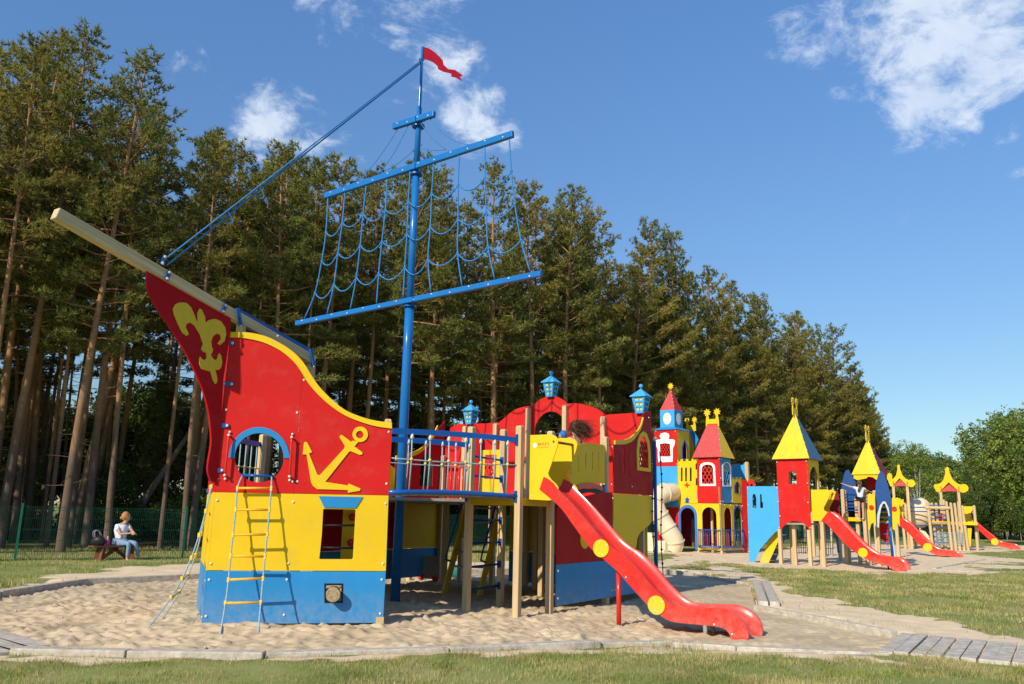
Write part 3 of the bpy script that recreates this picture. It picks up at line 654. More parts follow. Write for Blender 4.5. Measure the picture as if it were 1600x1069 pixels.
# --- mast, yards and sail net
M0 = G(617, 941); M0[2] = 0
Y = Plane(M0, VA)
mz = lambda x, y: Y.az(x, y)[1]
ztop = mz(658.6, 74); z1 = mz(640, 480); z2 = mz(652, 262); z3 = mz(656, 186)
mast = tube('mast', [M0 + (0, 0, z) for z in (-.1, 4.6, z1 + .05)], .088, MAST, ship, seg=20)
tube('topmast', [M0 + (0, 0, z) for z in (z1, z2 + .1)], .074, MAST, mast, seg=16)
tube('upper_mast', [M0 + (0, 0, z) for z in (z2, z3, z3 + .25)], [.062, .055, .05], MAST, mast, seg=16)
tube('mast_tip', [M0 + (0, 0, z) for z in (z3 + .2, z3 + .3, z3 + .9, ztop)], [.045, .036, .034, .024], MAST, mast, seg=12)
def yard(xa, ya, xb, yb, w, h, nm='yard'):
    a = Y.px(xa, ya, .12); b = Y.px(xb, yb, .12); y_ = beam(nm, a, b, w, h, MAST, ship, bevel=.012)
    d = (b - a) / np.linalg.norm(b - a); c = a + d * ((M0 - a) @ d)
    v, f = lathe([(.13, -.02), (.13, .02)], 16, M0 + (0, 0, c[2] - h * .7)); obj('yard_flange', v, f, METB, y_)
    v, f = boxg(c + (M0 - c) * .5 * (1, 1, 0), d * .18, Y.n * .06, (0, 0, .02)); obj('yard_bracket', v, f, METB, y_)
    return y_, a, b
lo, a1, b1 = yard(463, 505.5, 846, 427.5, .085, .105); up_, a2, b2 = yard(508, 306.5, 802, 209.5, .085, .13); tp, a3, b3 = yard(615, 198, 679, 178, .09, .13)
v, f = boxg(M0 + (0, 0, z3 - .12), Y.d * .05, Y.n * .05, (0, 0, .05)); obj('mast_collar', v, f, METB, mast)
for yd, a, b, n in ((lo, a1, b1, 14), (up_, a2, b2, 12), (tp, a3, b3, 4)):
    for k in range(n):
        w = a + (b - a) * (k + .5) / n; bolt(yd, w + Y.n * .044 + np.array([0, 0, .02 * (-1) ** k]), Y.n, .9)
Q2 = lambda pts: q(440, 260, 3.636, pts); NP = Y.off(.12)
tops = [(512.5, 309), (539, 300), (572.4, 289.6), (605, 278), (641, 265.5), (678, 253), (717.8, 240), (757.7, 226.4), (795.6, 214)]
bots = Q2([(130, 865), (258, 840), (390, 812), (540, 780), (690, 750), (848, 715), (1025, 680), (1210, 640), (1412, 597)])
rows = [[(252, 372), (345, 320), (463, 270), (590, 247), (720, 197), (853, 155), (1003, 105), (1155, 65), (1305, 28)],
        [(228, 538), (320, 493), (447, 448), (570, 427), (712, 385), (845, 345), (1003, 300), (1163, 258), (1325, 215)],
        [(190, 720), (298, 670), (425, 630), (552, 608), (700, 575), (832, 530), (1000, 495), (1172, 453), (1360, 420)]]
rows = [Q2(r_) for r_ in rows]
net = None; wr = []
for i in range(9):
    pts = [NP.px(*p) for p in [tops[i]] + [r_[i] for r_ in rows] + [bots[i]]]
    o = tube('net_rope' if net else 'sail_net', cr(pts, 4), .0145, ROPB, net or ship, seg=6); net = net or o
    wr.append(pts)
for r_ in range(1, 4):
    for i in range(8):
        a = wr[i][r_]; b = wr[i + 1][r_]; sag = .17 + .05 * random.random()
        tube('net_rope', [a * (1 - t) + b * t - np.array([0, 0, sag * 4 * t * (1 - t)]) for t in np.linspace(0, 1, 9)], .0135, ROPB, net, seg=6)
        ball('knot', a, .026, ROPB, net)
    ball('knot', wr[8][r_], .026, ROPB, net)
# rigging lines between the yards
for (xa, ya), (xb, yb), sg in (((622, 200), (548, 292), .15), ((638, 196), (590, 274), .1), ((670, 183), (775, 214), .35), ((655, 190), (697, 234), .05), ((656, 231), (697, 234), .03), ((647, 234), (602, 266), .05), ((548, 292), (525, 300), 0)):
    a = Y.px(xa, ya, .1); b = Y.px(xb, yb, .1)
    tube('rigging_rope', [a * (1 - t) + b * t - np.array([0, 0, sg * 4 * t * (1 - t)]) for t in np.linspace(0, 1, 8)], .008, ROPB, ship, seg=5)
st = M0 + (0, 0, mz(656.5, 95)); sb = K.px(253, 409, .08)
tube('forestay', [st, sb], .013, ROPB, ship, seg=6)
tube('forestay', [st + (0, 0, -.05), st * .35 + sb * .65 + (.0, 0, -.06), sb + (0.05, .07, -.02)], .013, ROPB, ship, seg=6)
for k in range(2):
    c = sb * (.82 - .1 * k) + st * (.18 + .1 * k); tube('rope_end', cr([c, c + (.08, .05, -.14), c + (.02, 0, -.2), c + (-.04, -.03, -.12), c + (-.1, -.1, -.1)], 4), .010, ROPB, ship, seg=5)
for k in range(7):
    a = 2 * math.pi * k / 7; pass
v, f = tubeg([st + (.05 * math.cos(a), .05 * math.sin(a), .02 * math.sin(2 * a)) for a in np.linspace(0, 2 * math.pi, 12)], .01, 5); obj('stay_ring', v, f, METB, ship, smooth=True)
fl = q(440, 60, 3.636, [(800, 48), (830, 55), (850, 66), (870, 80), (892, 100), (915, 125), (920, 150), (945, 175), (985, 180), (1030, 212), (1012, 218), (1027, 243), (990, 222), (963, 217), (965, 200), (920, 190), (890, 175), (885, 155), (860, 135), (830, 122), (800, 118)])
panel('pennant', Plane(M0, R(25)), fl, mat('pennant_red', (.50, .012, .035), .45, .1, 5), ship, t=.016, off=.008, bevel=.003)
# --- rope bridge from bow to the slide platform
Bg = Plane(BR, math.atan2(P1[1] - BR[1], P1[0] - BR[0])); bl = np.linalg.norm((P1 - BR)[:2])
perp = -Bg.n
def rail(pl, z0, z1, bow, nm, mt, w, h, x0=0, x1=None):
    x1 = x1 or bl; n = 10; vs = []; fs = []
    for k in range(n + 1):
        t = k / n; a = x0 + (x1 - x0) * t; z = z0 + (z1 - z0) * t + bow * 4 * t * (1 - t)
        for dk, dz in ((-w / 2, -h / 2), (w / 2, -h / 2), (w / 2, h / 2), (-w / 2, h / 2)): vs.append(pl.w(a, z + dz, dk))
    for k in range(n):
        for j in range(4): a = k * 4 + j; b = k * 4 + (j + 1) % 4; fs.append((a, a + 4, b + 4, b))
    fs += [(0, 1, 2, 3), tuple(n * 4 + j for j in (3, 2, 1, 0))]
    return obj(nm, vs, fs, mt, ship)
far = Bg.off(-.95)
P2a = (P2 - far.p) @ far.d
for pl, xs, L_, z_ in ((Bg, (643, 671.6, 701, 727.5, 751, 772.8, 793), bl, 2.77), (far, (638, 665, 691, 712, 733), P2a, 2.72)):
    rail(pl, z_, z_, .02, 'bridge_rail', METB, .03, .085, -.02, L_ - .05)
    tb_ = tube('bridge_tube', [pl.w(a, 1.87 + .03 * math.sin(math.pi * a / L_)) for a in np.linspace(-.02, L_ - .02, 9)], .035, METB, ship, seg=12)
    hz = [pl.w(a, 2.37 - .02 * math.sin(math.pi * a / L_), .0) for a in np.linspace(0, L_, 10)]
    nt_ = tube('rail_net', hz, .011, ROPG, ship, seg=6)
    for x in xs:
        a = pl.az(x, 700)[0]
        tube('net_rope', [pl.w(a, 2.74), pl.w(a + .008, 2.37), pl.w(a - .01, 1.90)], .0115, ROPG, nt_, seg=6)
        ball('clamp', pl.w(a + .008, 2.37), .026, KNOT, nt_); v, f = lathe([(.022, -.04), (.028, 0), (.018, .04)], 8, pl.w(a, 2.71)); obj('clamp', v, f, CAP, nt_, smooth=True)
for k in range(14):
    a = (k + .5) * bl / 14; z = 1.84 + .03 * math.sin(math.pi * a / bl)
    box('bridge_board', Bg.w(a, z, -.475), Bg.d * (bl / 28 - .006), Bg.n * .46, (0, 0, .018), WOODG, ship)
# --- slide platform
e = .08
pp = [P1, P4, P3, P2]
for p, h in ((P1, 2.98), (P4, 2.98), (P3, 3.1), (P2, 3.02)): post(p[0], p[1], h, WOOD, ship, UA, .105)
deck('platform_deck', [P1, P4, P3, P2], DZ - .01, WOODG, .06)
for a, b in ((P1, P2), (P2, P3), (P1, P4)):
    c = (a + b) / 2; d = (b - a)[:2]; d = np.array([d[0], d[1], 0]) / np.linalg.norm(d); n_ = np.array([d[1], -d[0], 0])
    box('deck_fascia', c + np.array([0, 0, 1.79]), d * (np.linalg.norm((b - a)[:2]) / 2 - .06), n_ * .012, (0, 0, .06), mat('ochre_board', (.60, .40, .015), .42, .08), ship)
for p in (P1, P2):
    for z in (1.87, 2.77): box('rail_bracket', p + np.array([0, 0, z]) + U * -.0 - Bg.d * .065, Bg.d * .012, Bg.n * .03, (0, 0, .09), METB, ship)
# climbing rungs between the two far posts
for z in (.35, .72, 1.10, 1.48, 2.22, 2.55):
    a = P2 + (P3 - P2) * .05 + (0, 0, z); b = P3 - (P3 - P2) * .05 + (0, 0, z)
    r_ = tube('climbing_rung', [a, b], .019, METB if z > 1.9 else mat('shaded_blue_steel', (.006, .03, .12), .3, .1), ship); box('rung_plate', b, U * .008, VV * .035, (0, 0, .06), METB, r_)  # rungs below the deck get a darker blue, standing in for its shade
# --- stern, near side
Sn = Plane(P4, UA)
q5 = lambda pts: q(760, 760, 5.346, pts); q3 = lambda pts: q(880, 600, 5.9375, pts)
low = Sn.azs([(864, 946.5), (953.5, 933.5), (953.5, 875.2), (863.6, 881.7)])
zb = .12
L0 = low[0][0]; Lm = Sn.az(953.8, 900)[0]; Le = Sn.az(1009, 700)[0]
b1_ = panel('blue_panel', Sn, [(L0, zb), (Lm - .002, zb), (Lm - .002, .785), (L0, .785)], NAVY if False else BLU, ship, off=.055, az=True, bevel=.003)
b2_ = panel('blue_panel', Sn, [(Lm + .002, zb), (Le - .25, zb), (Le - .25, .785), (Lm + .002, .785)], BLU, ship, off=.055, az=True, bevel=.003)
for x, z in ((L0 + .06, .24), (L0 + .06, .68), (Lm - .06, .24), (Lm - .06, .68)): bolt(b1_, Sn.w(x, z, .055), Sn.n)
for x, z in ((Lm + .06, .24), (Lm + .06, .68)): bolt(b2_, Sn.w(x, z, .055), Sn.n)
arc = [Sn.az(*p) for p in cr(q5([(553, 178), (640, 150), (740, 105), (840, 75), (940, 56), (1040, 50)]), 3)]
panel('red_panel', Sn, [(L0, .79), (Lm - .002, .79)] + [(Lm - .002, arc[-1][1])] + arc[::-1][1:-1] + [(L0, arc[0][1])], RED_SHADED, ship, off=.055, az=True, bevel=.003)
v, f = lathe([(.17, 0), (.17, .02)], 20, Sn.px(913, 842, .056), Sn.n); obj('yellow_disc', v, f, YEL, ship)
oli = [Sn.az(*p) for p in [(954.5, 771), (1016.2, 775)] + cr(q5([(1370, 270), (1345, 315), (1310, 345), (1260, 390), (1238, 440), (1230, 500), (1205, 560)]), 3)]
olp = panel('yellow_panel', Sn, oli + [(Lm + .002, .79)], YEL, ship, off=.06, az=True, bevel=.003)
for x, y in q5([(1055, 100), (1055, 325), (1217, 113), (1217, 330)]): bolt(olp, Sn.px(x, y, .065), Sn.n)
rl = Plane(P4 - Sn.n * .0, UA)
mar = [(954.5, 770.4), (954.5, 694)] + q3([(450, 560), (540, 562), (620, 520), (680, 440), (706, 360), (710, 300), (722, 275), (745, 260), (790, 252)]) + [(1014.5, 690), (1016.2, 774.4)]
gothic = lambda cx, y0, y1, w: [(cx - w, y1), (cx - w, y0 + (y1 - y0) * .45), (cx - w * .75, y0 + (y1 - y0) * .16), (cx, y0), (cx + w * .75, y0 + (y1 - y0) * .16), (cx + w, y0 + (y1 - y0) * .45), (cx + w, y1)]
wh = q3([(675, 770), (672, 620), (680, 540), (695, 495), (712, 482), (730, 500), (750, 550), (760, 640), (762, 785)])
slots = [q3([(x - 4, y0), (x + 4, y0), (x + 4, y1), (x - 4, y1)]) for x, y0, y1 in ((498, 620, 830), (540, 590, 830), (580, 570, 865))]
mp_ = panel('stern_red_panel', Sn, mar, RED_SHADED, ship, off=.06, holes=[wh] + slots, bevel=.003)  # red like the bow, with the stern's shade put into the colour
for x, y in q3([(455, 583), (448, 932), (635, 515), (638, 952), (793, 313), (800, 640)]): bolt(mp_, Sn.px(x, y, .065), Sn.n)
panel('top_trim', Sn, q3([(447, 525), (540, 520), (590, 500), (620, 475), (670, 420), (695, 370), (710, 310), (714, 330), (700, 385), (680, 440), (620, 520), (590, 542), (540, 562), (447, 562)]), YEL, ship, off=.085, t=.03)
wf_o = q3([(657, 800), (652, 620), (662, 520), (685, 460), (712, 440), (742, 460), (768, 530), (780, 640), (784, 818)])
wfr = panel('window_frame', Sn, wf_o, YEL, mp_, off=.08, t=.018, holes=[wh])
# lattice
az_ = [Sn.az(*p) for p in wh]; amin, amax = min(a for a, _ in az_), max(a for a, _ in az_); zmin, zmax = min(z for _, z in az_), max(z for _, z in az_)
def lattice(pl, a0, a1, z0, z1, mt, parent, n=4, off=.05, w=.03, t=.012, slope=1.6):
    mb = MB(); W_ = a1 - a0; st_ = W_ / n
    for s in (1, -1):
        c = -(z1 - z0) / slope
        while c < W_ + (z1 - z0) / slope:
            # line a = a0 + c + s*(z-z0)/slope
            pts = []
            for k in range(0, 41):
                z = z0 + (z1 - z0) * k / 40; a = a0 + c + s * (z - z0) / slope
                if a0 <= a <= a1: pts.append((a, z))
            if len(pts) > 1:
                p, r_ = pts[0], pts[-1]; mb.add(*beamg(pl.w(p[0], p[1], off + s * .003), pl.w(r_[0], r_[1], off + s * .003), w if False else t, w, pl.n)) if False else mb.add(*beamg(pl.w(p[0], p[1], off + s * .003), pl.w(r_[0], r_[1], off + s * .003), w, t, pl.n))
            c += st_
    return mb.build('lattice', mt, parent, kind='stuff')
lattice(Sn, amin + .01, amax - .01, zmin, zmax - .12, RED_SHADED, mp_, 4, .045, .035)
# balcony railing between slide and stern
hi = cr(q3([(95, 585), (125, 570), (200, 548), (300, 552), (385, 570)]), 3)
rsl = [q3([(x - 4, y0), (x + 4, y0 + 2), (x + 4, y1), (x - 4, y1)]) for x, y0, y1 in ((70, 735, 840), (142, 660, 820), (210, 640, 795), (272, 630, 795), (330, 635, 795))]
panel('balcony_board', Sn, [(890, 762)] + [(890, 707)] + hi + [(945.5, 755.5)] + [(922, 754.5), (905, 760)], YEL, ship, off=.0, holes=rsl, bevel=.003)
a0_, a1_ = Sn.az(893, 760)[0], Sn.az(944, 760)[0]
rail(Sn, 2.02, 2.08, .09, 'toe_board', REDM, .05, .09, a0_, a1_ - .05); rail(Sn, 1.93, 1.99, .09, 'toe_beam', BLACK, .10, .07, a0_, a1_ - .03)
box('rail_bracket', Sn.w(a1_ - .02, 2.05, .02), Sn.d * .03, Sn.n * .03, (0, 0, .13), METB, ship)
pa = Sn.az(948, 700)[0]; w = Sn.w(pa, 0, -.03); post(w[0], w[1], 3.08, WOOD, ship, UA, .105)
w = Sn.w(Le - .12, 0, -.06); post(w[0], w[1], 3.1, WOOD, ship, UA, .105)
# --- stern wall (aft), facing the bow
S0 = Sn.w(Le, 0, .055); T = Plane(S0, VA); W = 5.45
q2 = lambda pts: q(740, 590, 5.9375, pts)
topl = [(703, 669), (708, 665.7), (718, 662.3), (724.6, 662.6), (760, 661.5)] + q2([(240, 415)]) + cr(q2([(240, 415), (300, 360), (380, 300), (470, 270), (556, 265)]), 3)[1:] + cr(q2([(556, 264), (600, 215), (680, 175), (760, 175), (820, 200), (868, 240)]), 4)[1:] + cr(q3([(34, 188), (110, 178), (220, 195), (330, 240), (392, 287)]), 3) + cr(q3([(392, 285), (480, 279), (560, 275), (725, 262)]), 2)[1:]
archh = cr(q2([(565, 530), (570, 470), (585, 420), (640, 345), (710, 315), (780, 330), (828, 380), (842, 450), (845, 530)]), 3)
ta_ = T.azs(topl); ha = T.azs(archh)
ta_ = sorted(ta_, key=lambda p: p[0])        # a grows to the far left
aL = W
left = ta_[-1]
outl = [(0.0, DZ)] + [(ta_[0][0] if ta_[0][0] < .1 else 0.02, ta_[0][1])] + ta_ + [(aL - .15, left[1] - .1), (aL, left[1] - .35), (aL, DZ)]
h0 = max(a for a, _ in ha); h1 = min(a for a, _ in ha)
ha = sorted(ha, key=lambda p: p[0])
# arch opening joined with the doorway down to the deck: build as outline notch
outl = outl + [(h0, DZ)] + ha[::-1] + [(h1, DZ)]
tw = panel('red_arched_wall', T, outl, RED, ship, t=.022, off=0, az=True, bevel=.003)
for x in (828, 885, 944.5, 777, 729): 
    a, z = T.az(x, {828: 640, 885: 635, 944.5: 653, 777: 664, 729: 668}[x]); w = T.w(a, 0, .06); post(w[0], w[1], z, WOOD, ship, UA, .105)
def low_wall(a0, a1, full=True, yz=.93, hole=False):
    panel('blue_panel', T, [(a0, .1), (a1, .1), (a1, .765), (a0, .765)], BLU, ship, az=True, holes=[[(a0 + .15, .3), (a0 + .35, .3), (a0 + .35, .5), (a0 + .15, .5)]] if hole else [])
    panel('yellow_panel', T, [(a0, .77), (a1, .77), (a1, yz if not full else DZ - .03), (a0, yz if not full else DZ - .03)], YEL, ship, az=True)
aa = lambda x: T.az(x, 880)[0]
low_wall(aa(846), aa(795)); low_wall(.05, aa(848), hole=True); low_wall(aa(688), W)
# --- far side of the hull, mirrored across the middle line
Fs = Plane(A0 + VV * (W - (A0 - S0) @ -VV if False else 0), UA)
half = W / 2
cen = S0 + VV * half               # a point on the middle line
Fs = Plane(S0 + VV * W - U * 4.1, UA)
fn = -Fs.n
panel('blue_panel', Fs, [(0, .12), (4.1, .12), (4.1, .765), (0, .765)], BLU, ship, az=True)
panel('red_panel', Fs, [(0, .77), (2.6, .77), (2.6, 1.82), (0, 1.82)], RED_SHADED, ship, az=True)
panel('yellow_panel', Fs, [(2.604, .77), (4.1, .77), (4.1, 1.82), (2.604, 1.82)], YEL, ship, az=True)
ys = [(0, 2.55), (.5, 2.78), (1.1, 2.88), (1.7, 2.80), (2.3, 2.55)]
panel('balcony_board', Fs, [(0, 1.95), (2.3, 1.95)] + [tuple(p) for p in cr(ys, 4)][::-1], YEL, ship, az=True, holes=[[(a, 2.15), (a + .05, 2.15), (a + .05, 2.5), (a, 2.5)] for a in (.4, .8, 1.2, 1.6)])
fa0 = Fs.az(608, 730)[0]
panel('balcony_board', Fs, [(fa0, 1.95), (-.1, 1.95)] + [tuple(p) for p in cr([(fa0, 2.5), (fa0 * .8, 2.62), (-.6, 2.72), (-.1, 2.62)], 4)][::-1], YEL, ship, az=True, holes=[[(a, 2.15), (a + .05, 2.15), (a + .05, 2.5), (a, 2.5)] for a in (-.35,)])
ms = [tuple(p) for p in cr([(2.3, 2.75), (2.8, 2.85), (3.2, 3.0), (3.6, 3.3), (3.8, 3.6), (4.1, 3.83)], 4)]
panel('stern_red_panel', Fs, [(2.3, 1.9), (4.1, 1.9)] + ms[::-1], RED_SHADED, ship, az=True, holes=[[(3.2, 2.2), (3.7, 2.2), (3.7, 2.8), (3.45, 3.0), (3.2, 2.8)]])
panel('top_trim', Fs, [p for p in ms[:-4]] + [(a, z + .1) for a, z in ms[:-4]][::-1], YEL, ship, az=True, off=.01, t=.03)
for a in (-1.6, -.05, 1.2, 2.4, 4.0):
    w = Fs.w(a, 0, .06); post(w[0], w[1], 2.95, WOOD, ship, UA, .105)
# main deck
deck('main_deck', [Sn.w(.1, 0, 0), Sn.w(Le, 0, 0), S0 + VV * W, Fs.w(-1.5, 0), P2 + VV * 1.0, P3], DZ - .02, WOODG, .05)
# posts seen under the deck
for x, y in ((639, 907), (693, 915)): 
    w = G(x, y); post(w[0], w[1], 1.82, WOOD, ship, UA, .105)
for x, y in ((820, 905), (845, 935), (765, 900), (836, 925)):
    w = G(x, y); post(w[0], w[1], 1.82, WOOD, ship, UA, .10)
# inner red bar gate and lattice panel seen through the bridge railing
g0 = G(703, 905); gp = Plane(T.w(3.4, 0, 1.2), VA)
gt = None
for k in range(4):
    a, z = gp.az(704 + k * 6.3, 760); w0 = gp.w(a, 1.9); w1 = gp.w(a, 2.62)
    o = tube('bar_gate' if gt is None else 'bar', [w0, w1], .022, REDM, gt or ship); gt = gt or o
for z in (1.95, 2.6): tube('bar', [gp.w(gp.az(702, 760)[0], z), gp.w(gp.az(725, 760)[0], z)], .022, REDM, gt)
lpn = Plane(T.w(2.9, 0, 2.0), VA); c0 = lpn.az(776, 700)[0]; c1 = lpn.az(758, 700)[0]
panel('yellow_panel', lpn, [(c0 - .15, 1.9), (c1 + .1, 1.9), (c1 + .1, 2.9), (c0 - .15, 2.9)], YEL, ship, az=True, holes=[[(c0, 2.3), (c1, 2.3), (c1, 2.8), (c0, 2.8)]])
lattice(lpn, c0, c1, 2.3, 2.8, REDM, ship, 3, -.01, .035)
panel('red_panel', Plane(T.w(3.2, 0, 1.9), VA), [(728, 770), (757, 770), (757, 690), (741, 662), (735, 700)], RED_SHADED, ship)
# stairs up to the deck
ta0 = G(693.5, 926.5); tb0 = G(749, 929); 
rise = np.array([U[0] * .75, U[1] * .75, 1.80])
for p in (ta0, tb0):
    v, f = beamg(p + (0, 0, -.05), p + rise, .16, .035, np.cross(U, (0, 0, 1))); obj('stringer', v, f, YEL, ship)
ac = (tb0 - ta0)
for k in range(6):
    c = ta0 + rise * (.12 + .165 * k); c2_ = tb0 + rise * (.12 + .165 * k); v, f = beamg(c + U * .03, c2_ + U * .03, .15, .035); obj('tread', v, f, WOODG, ship)
for p in (ta0, tb0):
    p = p - U * .1; tube('handrail', cr([p + rise * .38 + (0, 0, -.06), p + rise * .36 - U * .10, p + rise * .40 - U * .17, p + rise * .7 - U * .15, p + rise * 1.0 - U * .13], 4), .019, METB, ship)
# --- slide
Sp = Plane(P1 + U * .22, SV); Sf = Plane(P1 + U * .86, SV)
yo = [(826, 680), (858, 678.8), (863.6, 679.4), (868, 681.5), (871, 685), (872.4, 689), (871, 697), (864, 718), (856.5, 739), (857, 743), (861.7, 750), (868, 755.5), (872, 761), (873.2, 768), (871, 775), (866, 780), (858, 782.3), (826, 780.5)]
sa = Sp.azs(yo)
y1 = panel('slide_side', Sp, sa, YEL, ship, t=.02, off=.0, az=True, bevel=.004); y2 = panel('slide_side', Sf, sa, YEL, ship, t=.02, off=0, az=True, bevel=.004)
a, z = Sp.az(870, 690); tube('slide_crossbar', [Sp.w(a - .06, z), Sf.w(a - .06, z)], .022, mat('brown_bar', (.22, .07, .02), .4), ship)
for x, y in ((855, 696), (864, 696), (830, 775), (862, 757), (858, 778), (868, 768)): 
    bolt(y1, Sp.px(x, y, 0), Sp.n, .6)
# maker's mark printed on the side
v, f = lathe([(.038, 0), (.038, .0015)], 18, Sp.px(835.7, 696, .001), Sp.n); mk = obj('maker_mark', v, f, mat('mark_white', (.8, .78, .75), .5), y1)
def text(s, w, pl, size, mt, parent, name='lettering', ang=0):
    c = bpy.data.curves.new(name, 'FONT'); c.body = s; c.size = size; c.extrude = .0006; c.resolution_u = 2
    o = bpy.data.objects.new(name, c); COL.objects.link(o); dg = bpy.context.evaluated_depsgraph_get()
    me = bpy.data.meshes.new_from_object(o.evaluated_get(dg)); bpy.data.objects.remove(o)
    X = Vector(pl.d); Z = Vector(pl.n); 
    if X.cross(Vector((0, 0, 1))).dot(Z) < 0: X = -X
    Yv = Vector((0, 0, 1)); M_ = Matrix(((X.x, Yv.x, Z.x, w[0]), (X.y, Yv.y, Z.y, w[1]), (X.z, Yv.z, Z.z, w[2]), (0, 0, 0, 1)))
    me.transform(M_); me.transform(Matrix.Translation(-Vector(org(parent)))); me.materials.clear(); me.materials.append(mt)
    o = bpy.data.objects.new(name, me); COL.objects.link(o); o.parent = parent; return o
BRN = mat('print_brown', (.25, .08, .01), .5); OLV = mat('print_olive', (.36, .25, .01), .5)
text('BKPLEX.', Sp.px(840.2, 696.3, .0015), Sp, .062, BRN, y1); text('PLAYGROUNDS', Sp.px(840.2, 700.2, .0015), Sp, .029, OLV, y1)
up_e = q(860, 740, 3.817, [(-35, 20), (10, 48), (45, 90), (150, 200), (300, 375), (350, 425), (385, 450), (430, 475), (520, 560), (600, 660), (680, 740), (760, 790), (900, 800), (1020, 805), (1100, 835), (1160, 890), (1185, 955), (1180, 1000)])
lo_e = q(860, 740, 3.817, [(-60, 95), (-10, 135), (70, 210), (150, 320), (240, 440), (310, 500), (400, 580), (490, 680), (590, 790), (680, 860), (740, 885), (860, 898), (980, 910), (1040, 925), (1070, 955), (1085, 990), (1130, 999)])
ue = [np.array(p) for p in cr(Sp.azs(up_e), 3)]; le = [np.array(p) for p in cr(Sp.azs(lo_e), 3)]
sl = obj('slide', *prism(Sp, [tuple(p) for p in ue] + [tuple(p) for p in le[::-1]], [], .035, .03), SLIDE, ship, smooth=False, bevel=.01)
obj('slide_wall', *prism(Sf, [tuple(p) for p in ue] + [tuple(p) for p in le[::-1]], [], .035, .0), SLIDE, sl, bevel=.01)
# bed: trough section swept below the lip
def resample(P, n):
    P = np.array(P); s = np.r_[0, np.cumsum(np.linalg.norm(np.diff(P, axis=0), axis=1))]; t = np.linspace(0, s[-1], n); return np.c_[np.interp(t, s, P[:, 0]), np.interp(t, s, P[:, 1])]
nb = 60; u_ = resample(ue, nb); l_ = resample(le, nb); vs = []; fs = []; prof = [(0, .0), (.06, .62), (.18, .70), (.5, .72), (.82, .70), (.94, .62), (1, .0)]
wid = (Sf.p - Sp.p) @ U
for i in range(nb):
    for s, h in prof:
        p = u_[i] * (1 - h) + l_[i] * h; vs.append(Sp.w(p[0], p[1]) + U * (wid * s - (.03 if s == 0 else 0)))
k = len(prof)
for i in range(nb - 1):
    for j in range(k - 1): a = i * k + j; fs.append((a, a + 1, a + k + 1, a + k))
obj('slide_bed', vs, fs, SLIDE, sl, smooth=True)
for x, y in ((939.6, 857), (1026, 945.8)):
    v, f = lathe([(.132, 0), (.132, .016), (.126, .022)], 28, Sp.px(x, y, .031), Sp.n); d_ = obj('yellow_disc', v, f, YEL, sl, bevel=0)
    c = Sp.px(x, y, .052)
    for dx, dz in ((-.035, .095), (.09, .05), (-.03, -.08), (.015, -.09)): bolt(d_, c + Sp.d * dx + (0, 0, dz), Sp.n, .65)
for x, y in ((978, 902), (1116, 976), (1144, 991)): bolt(sl, Sp.px(x, y, .032), Sp.n, .8)
w = G(967, 979); tube('support_pole', [w + (0, 0, -.1), (w[0], w[1], Sp.az(967, 886)[1])], .036, REDM, ship, seg=14)
a, z = Sp.az(1102, 985); w = Sp.w(a, 0, -.3); tube('support_foot', [w + (0, 0, -.1), w + (0, 0, .22)], .03, WOODG, ship)
w = Sp.w(a, 0, .0); tube('support_foot', [w + (0, 0, -.1), w + (0, 0, .2)], .03, WOODG, ship)
